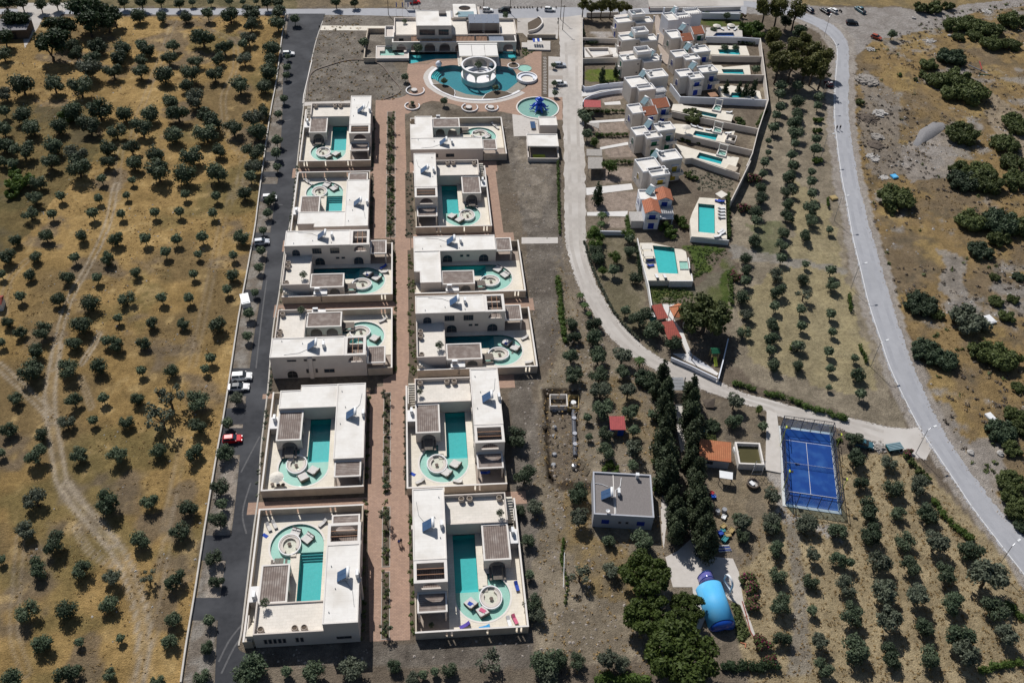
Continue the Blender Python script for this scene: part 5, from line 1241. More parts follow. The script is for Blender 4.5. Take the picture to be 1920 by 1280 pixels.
shut(h4, f4, 0, 1.6, 2.6, .2, 2.2, 'v-', 'trim')
house('a5', 'beige house with orange tiled roofs and blue shutters beside the lane', A3, ((1140, 1095), 4.2, 5.2, 6.3), ((1360, 1120), 4.7, 3.6, 5.9), ((1560, 975), 5.4, 4.2, 6.1), 'blue_shutter', kinds=('flat', 'shed', 'shed'))
house('a6', 'beige cubic house with green shutters below the blue shuttered tiled house', A5, ((1085, 325), 4.5, 4.4, 6.3), ((1285, 380), 4.85, 3.5, 6.3), ((1480, 245), 5.6, 4.1, 7.0), 'green_shutter')
house('a7', 'large white trimmed cubic house with yellow shutters and sloping parapet', A5, ((1210, 980), 6.0, 6.4, 6.5), ((1370, 1060), 5.45, 4.1, 6.5), ((1560, 780), 6.1, 4.8, 7.5), 'yellow_shutter')
hb, f1, f2, f3 = house('a8', 'blue shuttered house with two orange gable roofs and white lattice pergola', Z1, ((1105, 395), 4.6, 4.5, 5.4), ((1195, 635), 3.9, 5.2, 5.4), ((1410, 415), 3.85, 4.7, 5.4), 'blue_shutter', wall='bluewhite', ang=-2, kinds=('flat', 'gable', 'gable'))
m = MB(f3)
for k in range(7): m.box(.2, 3.9, -.5-.5*k, -.42-.5*k, 3.55, 3.65)
for k in range(7): m.box(.25+.57*k, .33+.57*k, -3.7, -.3, 3.655, 3.75)
o = m.build('lattice_pergola', 'trim', hb); o['kind'] = 'stuff'
for u, v in ((.3, -3.6), (3.8, -3.6)): MB(f3).box(u-.08, u+.08, v-.08, v+.08, -.1, 3.54).build('pergola_post', 'bluewhite', hb)
MB(f3).box(0, 4.1, -3.9, -.1, 1.9, 2.05).build('terrace_slab', 'trim', hb)
MB(f2).box(-3.4, -.1, .6, 4.6, -.1, 2.3).build('side_room', 'cream', hb); MB(f2).box(-3.5, -.05, .5, 4.7, 2.3, 2.4).build('side_roof', 'rubble', hb)
house('b2', 'beige house with orange tiled roofs and green shutters beside the walkway', A2, ((380, 690), 4.4, 5.7, 6.3), ((565, 725), 4.5, 3.6, 5.9), ((770, 605), 4.4, 4.0, 6.0), 'green_shutter', kinds=('flat', 'shed', 'shed'))
house('b3', 'beige cubic house with blue doors below the green shuttered tiled house', A2, ((450, 1030), 5.0, 4.6, 6.3), ((640, 1080), 5.2, 3.6, 6.3), ((800, 945), 5.7, 4.2, 7.0), 'blue_shutter')
house('b4', 'beige cubic house with blue shutters and balcony inside the angled wall', A4, ((330, 310), 5.0, 4.5, 6.3), ((510, 350), 4.7, 3.9, 6.3), ((700, 240), 5.7, 4.2, 6.6), 'blue_shutter')
h = thing('cubic_house', 'bluish white house with battlements and brown doors at the top', 'house', A2(320, 370), 'cubic holiday houses')
a = blk(h, A2, (320, 372), 4.0, 6.0, 6.5, wall='bluewhite', nm='main_block'); b = blk(h, A2, (500, 332), 5.0, 3.4, 6.8, wall='bluewhite', nm='front_bay'); c = blk(h, A2, (668, 268), 5.6, 4.4, 6.4, wall='bluewhite', nm='battlement_block')
for k in range(8):
    for v in (-.02, 4.2): MB(c).box(.02+.73*k, .4+.73*k, v, v+.22, 6.402, 6.85).build('merlon', 'trim', h)
for k in range(6): MB(b).box(.02+.85*k, .45+.85*k, -.02, .2, 6.802, 7.25).build('merlon', 'trim', h)
shut(h, b, 0, 1.2, 2.6, .1, 2.2, 'v-', 'brown_door'); shut(h, c, 0, .4, 1.6, 2.9, 5.2, 'v-', 'brown_door'); MB(b).box(1.0, 4.2, -.4, -.002, 3.9, 4.1).build('ledge', 'blue_shutter', h); window(h, a, 0, 0, 2, 2.9, .8, 2.2, 'u-', pane='brown_door', fr='trim')
MB(a).box(.2, .75, 5.2, 5.7, 6.2, 8.6).build('chimney', 'bluewhite', h); MB(b).box(.6, 1.2, 4.2, 4.7, 6.2, 8.2).build('chimney', 'bluewhite', h)
# solar heaters on those roofs (they lean to the south-west)
for f, x, y, z, lb in ((A1, 1090, 365, 5.98, 'on the topmost beige house beside the lane'), (A1, 1120, 735, 5.98, 'on the second beige house from the top'), (A1, 1480, 1140, 5.6, 'on the side wing of the third beige house'),
        (A3, 1320, 370, 5.98, 'on the house with the louvred pergola'), (A3, 1360, 915, 5.9, 'on the blue shuttered tiled house by the lane'), (A5, 1285, 185, 5.9, 'on the green shuttered house'), (A5, 1420, 735, 6.1, 'on the yellow shuttered house'),
        (Z1, 1260, 310, 5.0, 'on the twin gabled house'), (A2, 410, 245, 6.1, 'on the bluish white house with battlements'), (A2, 560, 550, 5.95, 'on the green shuttered tiled house'), (A2, 650, 900, 5.95, 'on the blue doored house'), (A4, 520, 180, 5.95, 'on the house inside the angled wall')):
    SOLARP.put(f(x, y, z)+Vector((.3, .6, .05)), R(35), label='pale solar water heater '+lb, group='solar heaters on the holiday houses')
# ------------------------------------------------------------------ pool terraces of the houses
ZD = 1.75
PT = [(A2, [(1000, 500), (1180, 500), (1640, 460), (1655, 665), (990, 650)], [(1180, 590), (1490, 588), (1512, 652), (1125, 650)], 'pool_blue', 'bright blue rectangular pool beside the white parasols'),
      (A2, [(1040, 820), (1720, 830), (1780, 1000), (1080, 985)], [(1210, 890), (1590, 890), (1615, 988), (1240, 968)], 'pool_teal', 'green pool behind two clipped bushes'),
      (A4, [(880, 115), (1020, 115), (1060, 150), (1510, 110), (1535, 275), (960, 258)], [(1030, 182), (1400, 182), (1425, 268), (1065, 252)], 'pool_teal', 'green rectangular pool below the blue doored house'),
      (A4, [(980, 480), (1200, 460), (1690, 560), (1720, 692), (1060, 655)], [(1210, 580), (1400, 590), (1420, 672), (1165, 662)], 'pool_teal', 'turquoise pool among dark conifers inside the angled wall'),
      (A4, [(200, 780), (360, 780), (380, 800), (870, 870), (1120, 900), (1240, 960), (1200, 1078), (170, 882)], [(458, 848), (965, 958), (938, 1014), (438, 908)], 'pool_teal', 'narrow slanted green pool beside the tiled house'),
      (Z2, [(20, 25), (230, 30), (800, 130), (940, 180), (1190, 160), (1090, 398), (60, 190)], [(440, 152), (872, 228), (824, 334), (392, 232)], 'pool_teal', 'turquoise pool with a round parasol at its left end'),
      (Z2, [(60, 400), (530, 530), (830, 600), (1270, 660), (1200, 845), (1010, 868), (450, 680), (390, 662), (240, 672)], [(520, 562), (968, 682), (924, 784), (458, 664)], 'pool_teal', 'turquoise pool above the bare triangular plot'),
      (Z4, [(530, 260), (1160, 300), (1190, 1255), (340, 1195), (300, 800), (360, 620)], [(500, 402), (895, 440), (905, 1122), (502, 1085)], 'pool_mid', 'large turquoise pool with a row of white loungers'),
      (Z3, [(180, 140), (400, 140), (900, 250), (970, 290), (1030, 640), (1085, 785), (700, 785), (320, 785), (205, 330)], [(400, 185), (770, 215), (842, 668), (500, 655)], 'pool_mid', 'wide turquoise pool beside the lawn')]
for f, dk, pl, fm_, lb in PT:
    D_ = p2([f(x, y, ZD) for x, y in dk]); P_ = p2([f(x, y, ZD) for x, y in pl])
    o = MB().prism(D_, -.2, ZD, [P_]).build('pool_terrace', 'deck' if fm_ != 'pool_blue' else 'walkpale'); o['kind'] = 'structure'
    flatten(D_)
    t = thing('swimming_pool', lb, 'swimming pool', (*P_[0], 0)); n = len(P_)
    MB().add([(*p, -.5) for p in P_]+[(*p, ZD-.004) for p in P_], [(i, (i+1) % n, n+(i+1) % n, n+i) for i in range(n)]).build('side_wall', fm_, t)
    MB().prism(shrink(P_, .998), ZD-.9, ZD-.8).build('floor', fm_, t); MB().sheet(shrink(P_, .999), ZD-.15).build('water', 'water', t, recalc=False)
    LOWER.append((shrink(P_, .85), -.8))
kp_ = p2([Z3(x, y, ZD) for x, y in [(850, 465), (990, 468), (1012, 600), (868, 600)]])
basin('paddling_pool', 'small pale square paddling pool beside the wide turquoise pool', kp_, ZD+.02, 'pool_shallow', 'trim', ZD+.2)
for f, q, lb in ((Z2, [(790, 100), (940, 140), (920, 220), (770, 190)], 'above the pool with the round parasol'), (Z2, [(880, 530), (1030, 570), (1005, 660), (840, 620)], 'above the lower slanted pool'), (A4, [(920, 810), (1030, 830), (1000, 920), (870, 895)], 'beside the narrow slanted pool')):
    P_ = p2([f(x, y, ZD) for x, y in q]); t = basin('spa_pool', 'small raised spa basin with an open frame '+lb, P_, ZD+.05, 'pool_shallow', 'trim', ZD+.35)
    wall_line([Vector((*p, 0)) for p in P_], ZD+.5, .3, closed=True, z0=ZD).build('spa_wall', 'rim', t)
    for p in P_[:2]: MB().box(p[0]-.12, p[0]+.12, p[1]-.12, p[1]+.12, ZD+.502, ZD+2.3).build('post', 'rim', t)
    m = MB(); m.obox((( P_[0][0]+P_[1][0])/2, (P_[0][1]+P_[1][1])/2, ZD+2.4), (P_[1][0]-P_[0][0], P_[1][1]-P_[0][1], 0), math.dist(P_[0], P_[1])+.3, .24, .2); m.build('lintel', 'rim', t)
# walls of the compound
WALLS = [(Q6, [(95, 265), (122, 470), (150, 690), (80, 900), (40, 1060), (0, 1150)], 2.9, 'pale boundary wall along the east side of the holiday houses'), (R3, [(1235, 5), (1170, 140), (1105, 270)], 2.9, 'lower end of the boundary wall beside the pink oleander'),
   (R2, [(935, 245), (1180, 250), (1297, 258)], 2.2, 'dividing wall below the bright blue pool'), (R2, [(975, 372), (1200, 376), (1312, 376)], 2.2, 'dividing wall below the green pool with two clipped bushes'), (R2, [(1000, 498), (1190, 500), (1332, 500)], 2.2, 'dividing wall above the dark conifers'),
   (R2, [(702, 558), (768, 645), (1100, 655), (1342, 667)], 2.4, 'angled wall round the house with the blue balcony'), (R2, [(712, 742), (960, 795), (1284, 858)], 2.0, 'dividing wall below the narrow slanted pool'),
   (R2, [(742, 886), (1000, 945), (1248, 1002)], 2.0, 'dividing wall below the pool with the round parasol'), (R2, [(800, 1056), (845, 1052), (1000, 1108), (1163, 1160)], 2.0, 'dividing wall above the bare triangular plot'),
   (R2, [(112, 92), (113, 250), (114, 400), (112, 570)], 1.8, 'pale wall along the lane at the top houses'), (R2, [(116, 253), (350, 258)], 1.8, 'wall between the two top gardens'), (R2, [(116, 391), (360, 385)], 1.8, 'wall above the small lawn'),
   (A3, [(125, 530), (180, 570), (300, 560), (450, 520), (770, 485), (950, 470)], 1.4, 'upper curved bluish wall of the driveway'), (A3, [(140, 870), (170, 800), (300, 730), (480, 680), (700, 640), (930, 610)], 1.4, 'lower curved bluish wall of the driveway'),
   (Z3, [(140, 60), (200, 340), (250, 560), (330, 860), (385, 1210)], 1.7, 'long white wall left of the wide pool'), (Z3, [(1055, 35), (1400, 65), (1710, 95)], 1.6, 'white wall below the large pool'), (Z3, [(690, 790), (1085, 790), (1065, 665)], 1.9, 'white corner wall of the wide pool terrace'),
   (Z3, [(1010, 390), (1030, 500), (1035, 580)], 1.6, 'white upright slab beside the square paddling pool'), (Z1, [(360, 940), (640, 945), (960, 950)], 1.3, 'low bluish wall below the palms'), (R2, [(560, 52), (900, 52), (1170, 45)], 1.3, 'long beige wall along the top car park'), (A2, [(910, 235), (1250, 240), (1620, 250)], 2.2, 'bluish wall behind the garden with white parasols'),
   (R4, [(920, 105), (1060, 165), (1130, 200), (1225, 245)], 1.2, 'low blue wall along the lane at the playground'), (R4, [(1300, -20), (1270, 110), (1235, 245)], 1.4, 'blue wall right of the playground'), (A1, [(215, 255), (520, 250), (850, 245)], 1.6, 'wall above the topmost garden')]
for f, pts, hh, lb in WALLS:
    m = 'bluewhite' if 'blu' in lb else ('whitewash' if 'white' in lb else 'cream')
    o = wall_line([f(x, y, hh) for x, y in pts], hh, .25).build('boundary_wall', m); tag(o, lb, 'wall')
# gardens and drives between lane and houses
def patch(nm, f, pts, z, m): q = path(f, pts); flatten(q); return sheet(nm, q, z, m)
for f, pts in ((A3, [(200, 780), (480, 700), (900, 660), (1000, 790), (560, 900), (500, 830)]), (A5, [(240, 110), (940, 80), (950, 260), (430, 280), (240, 200)]), (A5, [(420, 400), (950, 400), (930, 450), (430, 540)]), (A5, [(480, 590), (930, 500), (1080, 720), (600, 730)]),
               (A5, [(500, 890), (1020, 890), (1050, 1130), (480, 1200)]), (Z1, [(200, 320), (1060, 250), (1030, 600), (210, 610)]), (Z1, [(560, 710), (860, 700), (870, 890), (560, 890)])):
    zone(p2(path(f, pts)), (.335, .27, .225), (.28, .225, .185), 1.5, 44, 1, .1)
for f, pts in ((A3, [(120, 590), (940, 530), (935, 600), (480, 660), (220, 750), (110, 760)]), (A5, [(240, 70), (880, 25), (885, 70), (240, 108)]), (A5, [(430, 540), (935, 445), (940, 495), (430, 585)]), (Z1, [(170, 205), (950, 130), (980, 230), (180, 330)]), (Z1, [(190, 620), (890, 600), (870, 695), (190, 680)]), (A3, [(560, 880), (880, 850), (900, 920), (580, 930)])):
    patch('garden_path', f, pts, .012, 'stepstone')
zone(p2(path(A3, [(190, 215), (860, 210), (860, 440), (300, 470), (180, 420)])), (.115, .15, .03), (.15, .155, .05), 2, 46, 1, .2)
zone(p2(path(A2, [(890, 360), (1620, 370), (1600, 470), (1180, 490), (900, 450)])), (.085, .115, .03), (.12, .12, .045), 2, 47, 1, .2)
zone(p2(path(A1, [(260, 640), (700, 640), (800, 740), (460, 760)])), (.40, .37, .35), (.30, .26, .22), 2, 48, 1, .2)
zone(p2(path(Z2, [(300, 880), (560, 900), (1180, 1120), (1150, 1280), (500, 1280)])), (.225, .19, .145), (.18, .15, .115), 1.5, 49, 1, .3)
patch('walkway', A1, [(1560, 330), (1640, 300), (1800, 600), (1870, 960), (1880, 1290), (1760, 1290), (1620, 860)], .010, 'paving')
patch('patio', A1, [(130, 950), (820, 960), (850, 1140), (180, 1150)], .012, 'stepstone')
o = curb('raised_planter', p2([A1(x, y, 1.0) for x, y in [(190, 950), (660, 940), (740, 1080), (350, 1150)]]), -.1, .9, 'cream', [p2([A1(x, y, 1.0) for x, y in [(240, 960), (640, 955), (690, 1075), (345, 1110)]])])
patch('car_park', R2, [(540, -40), (1280, -40), (1280, 30), (1170, 40), (560, 45)], .006, 'concrete')
# car ports along the lane
def shade(f, pts, z, m, lb, posts=True, nm='carport'):
    P_ = p2([f(x, y, z) for x, y in pts]); t = thing(nm, lb, 'shade roof', (*P_[0], 0))
    MB().prism(P_, z-.12, z).build('roof', m, t)
    c = (sum(p[0] for p in P_)/4, sum(p[1] for p in P_)/4)
    for p in P_:
        q = (p[0]+(c[0]-p[0])*.08, p[1]+(c[1]-p[1])*.08); MB().box(q[0]-.06, q[0]+.06, q[1]-.06, q[1]+.06, -.1, z-.121).build('post', 'frame', t)
    return t
shade(A3, [(160, 970), (160, 825), (495, 835), (500, 975)], 2.4, 'redmetal', 'dark red sheet roof on posts beside the lane', nm='red_shelter')
shade(A5, [(190, 110), (240, 100), (420, 100), (410, 205)], 2.3, 'shadeslat', 'grey slatted shade roof beside the lane, upper of three')
shade(A5, [(190, 690), (190, 570), (470, 575), (470, 695)], 2.3, 'shadeslat', 'grey slatted shade roof beside the lane, middle of three')
shade(A5, [(215, 925), (215, 715), (480, 715), (475, 920)], 2.6, 'shadeslat', 'grey slatted shade roof beside the lane, lower of three')
shade(Z4, [(910, 170), (1060, 90), (1210, 185), (1060, 275)], 2.6, 'umbrella', 'square cream shade canopy over the large pool corner', nm='shade_canopy')
for x, y, lb in ((295, 200, 'upper'), (330, 325, 'lower')): shade(Z3, [(x-85, y-40), (x+85, y-45), (x+95, y+45), (x-80, y+50)], 3.2, 'umbrella', f'cream louvred shade frame left of the wide pool, {lb} of two', nm='shade_canopy')
# parasols and loungers at the houses
for f, x, y, z, lb in ((A2, 1195, 460, .2, 'left of two white parasols on the lawn by the bright blue pool'), (A2, 1450, 450, .2, 'right of two white parasols on the lawn by the bright blue pool'), (Z2, 275, 75, ZD, 'grey white parasol at the left end of the turquoise pool')):
    PARASOL.put(f(x, y, z+2.2)*1-Vector((0, 0, 2.2)), 0, label=lb, group='parasols')
for k, (x, y) in enumerate(((1055, 535), (1055, 605), (1055, 680), (1060, 755))): WHITE_L.put(Z4(x, y, ZD), R(182), label=f'white lounger, {ORD[k+1]} from the top in the row right of the large pool', group='white loungers right of the large pool')
for x, y, a, lb in ((1030, 1090, 30, 'upper'), (1080, 1130, 30, 'lower')): WHITE_L.put(Z4(x, y, ZD), R(a), label=f'white lounger, {lb} of two at the lower corner of the large pool')
WHITE_L.put(Z4(960, 1210, ZD), R(10), label='white lounger by the bottom wall of the large pool')
for x, lb in ((980, 'left'), (1050, 'right')): L_BLUE.put(Z4(x, 370, ZD), R(-35), label=f'dark blue lounger under the square cream canopy, {lb} of two')
for y, lb in ((455, 'upper'), (545, 'lower')): L_BLUE.put(Z3(360, y, ZD), R(190), label=f'dark blue lounger left of the wide pool, {lb} of two')
for x, lb in ((470, 'left'), (608, 'right')): WHITE_L.put(Z3(x, 735, ZD), R(275), label=f'white lounger at the lower edge of the wide pool, {lb} of two')
for x, y, a, lb in ((1275, 530, 120, 'left'), (1395, 520, 95, 'middle'), (1520, 540, 50, 'right')): WHITE_L.put(A2(x, y, ZD), R(a), label=f'white lounger above the bright blue pool, {lb} of three')
for x, y, a, lb in ((400, 80, 150, 'first'), (520, 110, 150, 'second'), (690, 150, -20, 'third')): WHITE_L.put(Z2(x, y, ZD), R(a), label=f'{lb} white lounger from the left above the pool with the parasol')
WHITE_L.put(Z2(1060, 215, ZD), R(-15), label='white bench lounger in the walled corner right of the pool with the parasol')
WHITE_L.put(A4(1160, 935, ZD), R(-15), label='white lounger right of the narrow slanted pool')
o = MB(frm(Z2(1015, 870, 2.2), -35)).box(0, 2.9, 0, 2.6, -.1, 2.2).build('pump_house', 'plotwall'); tag(o, 'low beige pump house at the corner of the slanted pool terrace', 'shed')
o = MB(frm(Z2(1040, 230, 2.5), -25)).ring(.0, 3.0, -3, .6, ZD, ZD+.8, .2).build('windbreak', 'cream'); tag(o, 'low walled corner seat right of the pool with the parasol', 'wall')
t = thing('brown_pergola', 'brown boarded shade roof below the blue balcony house', 'shade roof', A4(810, 660))
MB(frm(A4(850, 660, 1.9), 12)).box(0, 2.7, 0, 2.6, 1.8, 1.92).build('roof', 'wood', t)
for u in (.1, 2.5): MB(frm(A4(850, 660, 1.9), 12)).box(u, u+.12, .1, .22, -.1, 1.79).build('post', 'wood', t)

for f, x, y, z, lb in ((A3, 1490, 310, 7.3, 'on the tall block of the louvred pergola house'), (A5, 1500, 130, 6.7, 'left on the green shuttered house roof'), (A5, 1545, 140, 6.7, 'right on the green shuttered house roof'), (A5, 1500, 655, 7.2, 'left on the yellow shuttered house roof'), (A5, 1550, 665, 7.2, 'right on the yellow shuttered house roof'), (A5, 1620, 985, 6.2, 'at the front edge of the yellow shuttered house'), (A2, 820, 850, 6.7, 'on the blue doored house roof'), (A4, 820, 180, 6.3, 'on the roof of the house inside the angled wall'), (A1, 1030, 1160, 5.98, 'on the third beige house roof')):
    AC.put(f(x, y, z), R(100), .8, 'small air conditioner '+lb)
# ------------------------------------------------------------------ foliage
def leafmesh(name, centres, radii, n_leaf, size, m, seed, flat=.75, up=.35, core=.0):
    """leaf quads spread over clump surfaces and through their volume"""
    rs = np.random.RandomState(seed); C = np.array(centres, float); Rr = np.array(radii, float)
    wgt = Rr**2; k = rs.choice(len(C), n_leaf, p=wgt/wgt.sum())
    d = rs.normal(size=(n_leaf, 3)); d /= np.linalg.norm(d, axis=1)[:, None]
    rad = Rr[k]*(.35+.75*rs.rand(n_leaf)**.6)
    p = C[k]+d*rad[:, None]*np.array([1, 1, flat])
    nrm = d*.8+rs.normal(size=(n_leaf, 3))*.55+np.array([0, 0, up]); nrm /= np.linalg.norm(nrm, axis=1)[:, None]
    t = np.cross(nrm, rs.normal(size=(n_leaf, 3))); t /= np.linalg.norm(t, axis=1)[:, None]; b = np.cross(nrm, t)
    sz = size*(.6+.8*rs.rand(n_leaf)); a = sz*(.8+.5*rs.rand(n_leaf)); t = t*a[:, None]; b = b*(sz*.7)[:, None]
    v = np.stack([p-t, p-b*.8, p+t, p+b*.8], 1).reshape(-1, 3)
    me = bpy.data.meshes.new(name); nv = len(v)
    me.vertices.add(nv); me.vertices.foreach_set('co', v.astype(np.float32).ravel())
    me.loops.add(nv); me.loops.foreach_set('vertex_index', np.arange(nv, dtype=np.int32))
    me.polygons.add(n_leaf); me.polygons.foreach_set('loop_start', np.arange(0, nv, 4, dtype=np.int32)); me.update(calc_edges=True)
    me.materials.append(MATS[m]); o = bpy.data.objects.new(name, me); COL.objects.link(o); return o
def joinmesh(o, mb):
    """add plain geometry (a rough inner mass) to a leaf mesh"""
    bm = bmesh.new(); bm.from_mesh(o.data); vs = [bm.verts.new(p) for p in mb.v]
    for f in mb.f: 
        try: bm.faces.new([vs[i] for i in f])
        except ValueError: pass
    bm.to_mesh(o.data); bm.free()
def blob(mb, c, r, seed, flat=.8, nu=9, nv=6):
    rs = random.Random(seed); vs = []
    for j in range(nv+1):
        ph = math.pi*j/nv
        for i in range(nu):
            a = 2*math.pi*i/nu; k = r*(1+rs.uniform(-.22, .22)); vs.append((c[0]+k*math.sin(ph)*math.cos(a), c[1]+k*math.sin(ph)*math.sin(a), c[2]+k*flat*math.cos(ph)))
    mb.add(vs, [(j*nu+i, j*nu+(i+1) % nu, (j+1)*nu+(i+1) % nu, (j+1)*nu+i) for j in range(nv) for i in range(nu)])
def tree_proto(name, kind, seed, m, w=4.4, h=4.2, clumps=16, leaves=1000, size=.26, spread=.62, csize=.34, trunk_h=.32, bark='bark', sparse=False, flat=.75, cz=.60, limbs=4):
    """crown diameter w, height h"""
    rs = random.Random(seed); t = thing(name, kind, 'tree')
    C, Rr = [], []
    for i in range(clumps):
        a = rs.uniform(0, 2*math.pi); r = w/2*spread*math.sqrt(rs.random()); u = rs.uniform(-1, 1)
        C.append((r*math.cos(a), r*math.sin(a), h*cz+u*h*.22*(1-.5*(r/(w/2))))); Rr.append(w/2*csize*rs.uniform(.7, 1.25))
    cr = leafmesh('crown', C, Rr, leaves, size, m, seed, flat)
    if not sparse:
        mb = MB()
        for i in range(0, clumps, 2): blob(mb, C[i], Rr[i]*.45, seed+i)
        joinmesh(cr, mb)
    cr.parent = t
    m_ = MB(); th = h*trunk_h
    m_.tube([(0, 0, -.2), (rs.uniform(-.1, .1), rs.uniform(-.1, .1), th*.5), (rs.uniform(-.15, .15), rs.uniform(-.15, .15), th)], .045*w, 7, .032*w)
    for i in range(limbs):
        a = 2*math.pi*i/limbs+rs.uniform(-.4, .4); r = w*.28
        m_.tube([(0, 0, th*.85), (r*.5*math.cos(a), r*.5*math.sin(a), th+(h*cz-th)*.6), (r*math.cos(a), r*math.sin(a), h*cz+h*.1)], .022*w, 5, .008*w)
    o = m_.build('trunk', bark, t)
    return Proto(t)
OLIVES = [tree_proto('olive_tree', 'olive', 100+i, ('leaf_olive', 'leaf_olive_dark', 'leaf_olive', 'leaf_olive_gray', 'leaf_olive')[i % 5], clumps=15+i % 5, leaves=1900, h=3.7+.15*(i % 3), spread=.60+.03*(i % 4), size=.165, cz=.49, trunk_h=.17, flat=.88) for i in range(8)]
ROUNDS = [tree_proto('olive_tree', 'olive', 140+i, ('leaf_olive_dark', 'leaf_olive')[i % 2], clumps=14, leaves=1900, w=4, h=3.7, spread=.50, csize=.44, trunk_h=.15, size=.165, flat=.95, cz=.47) for i in range(4)]
SPARSE = [tree_proto('olive_tree', 'olive', 160+i, 'leaf_olive_gray', clumps=10, leaves=520, size=.20, spread=.85, csize=.26, sparse=True, limbs=6) for i in range(3)]
GRAYO = [tree_proto('olive_tree', 'olive', 170+i, 'leaf_olive_gray', clumps=18, leaves=1600, size=.20, spread=.66) for i in range(3)]
SLIM = [tree_proto('slim_olive_tree', 'slim olive', 180+i, 'leaf_olive', w=2.4, h=4.2, clumps=9, leaves=420, size=.13, csize=.28, spread=.85, sparse=True, flat=1.2, limbs=6) for i in range(3)]
WALNUT = [tree_proto('walnut_tree', 'walnut', 190+i, 'leaf_walnut', w=12, h=8, clumps=60, leaves=11000, size=.30, spread=.76, csize=.19, trunk_h=.25, limbs=7) for i in range(3)]
PLANE = tree_proto('plane_tree', 'plane', 195, 'leaf_bush', w=13, h=8.5, clumps=46, leaves=7000, size=.34, spread=.76, csize=.2, trunk_h=.25, limbs=7)
EUCA = [tree_proto('eucalyptus_tree', 'eucalyptus', 200+i, 'leaf_euca', w=6, h=9, clumps=22, leaves=2200, size=.28, spread=.66, csize=.30, trunk_h=.4, flat=1.0, cz=.66, limbs=5) for i in range(3)]
DARKT = [tree_proto('evergreen_tree', 'evergreen', 210+i, 'leaf_dark', w=5, h=5.5, clumps=16, leaves=1500, size=.24, csize=.40, trunk_h=.2) for i in range(2)]
GREENT = [tree_proto('citrus_tree', 'citrus', 220+i, 'leaf_green', w=3.4, h=3.2, clumps=12, leaves=1000, size=.17, csize=.42, trunk_h=.2) for i in range(2)]
LEMON = tree_proto('lemon_tree', 'lemon', 225, 'leaf_lemon', w=3, h=2.8, clumps=10, leaves=700, size=.17, csize=.42, trunk_h=.25)
def bush_proto(name, seed, m, w=6, h=3.0, clumps=44, leaves=4600, size=.20, flower=None):
    rs = random.Random(seed); t = thing(name, 'bush', 'bush'); C, Rr = [], []
    for i in range(clumps):
        a = rs.uniform(0, 2*math.pi); r = w/2*.76*math.sqrt(rs.random()); C.append((r*math.cos(a), r*math.sin(a), h*.38*(1-.45*(r/(w/2))**2)+rs.uniform(-.1, .22)*h)); Rr.append(w/2*(.27 if clumps < 40 else .20)*rs.uniform(.75, 1.25))
    cr = leafmesh('foliage', C, Rr, leaves, size, m, seed, .75); mb = MB()
    for i in range(clumps): blob(mb, (C[i][0], C[i][1], C[i][2]-.1*h), Rr[i]*.75, seed+i, .9)
    joinmesh(cr, mb); cr.parent = t
    MB().tube([(0, 0, -.2), (.1, 0, h*.4)], .06*w/3, 6, .03).build('stem', 'bark', t)
    if flower:
        fl = leafmesh('blossom', C, [r*1.04 for r in Rr], int(leaves*.45), size*.7, flower, seed+5, .8); fl.parent = t
    return Proto(t)
BUSH = [bush_proto('mastic_bush', 300+i, ('leaf_bush', 'leaf_olive_dark', 'leaf_bush')[i % 3]) for i in range(4)]
SMALLB = [bush_proto('shrub', 310+i, ('leaf_bush', 'leaf_hedge')[i % 2], w=2.2, h=1.4, clumps=9, leaves=600, size=.17) for i in range(3)]
GRAYB = [bush_proto('gray_shrub', 320+i, 'leaf_olive_gray', w=5, h=3, clumps=20, leaves=2200, size=.22) for i in range(2)]
OLEA = [bush_proto('oleander_bush', 330+i, 'leaf_bush', w=4, h=3, clumps=14, leaves=1300, size=.2, flower=('flower_pink', 'flower_magenta')[i]) for i in range(2)]
FRESH = [bush_proto('green_bush', 340+i, 'leaf_green', w=4, h=2.6, clumps=14, leaves=1400, size=.2) for i in range(2)]
def conifer_proto(name, seed, m, w, h, leaves, size=.22, base=.05):
    rs = random.Random(seed); t = thing(name, 'conifer', 'tree'); C, Rr = [], []
    n = int(h*4.5)
    for i in range(n):
        u = i/n; prof = min(1, u*6+.35)*(1-u)**.62+.06; a = rs.uniform(0, 6.28); r = w/2*prof*.55
        C.append((r*math.cos(a), r*math.sin(a), h*(base+u*(1-base)))); Rr.append(max(.18, w/2*prof*.55))
    cr = leafmesh('crown', C, Rr, leaves, size, m, seed, 1.3, .1); mb = MB()
    mb.cyl(0, 0, h*.06, h*.6, w*.18, 8, w*.06); joinmesh(cr, mb); cr.parent = t
    MB().cyl(0, 0, -.2, h*.5, .14*w/2.4, 7, .05).build('trunk', 'bark', t); return Proto(t)
CYP = [conifer_proto('cypress_tree', 350+i, 'leaf_cypress', 3.6, 7.0, 2600, .19) for i in range(4)]
FIR = [conifer_proto('conifer_tree', 360+i, 'leaf_dark', 3.0, 6.5, 1100) for i in range(2)]
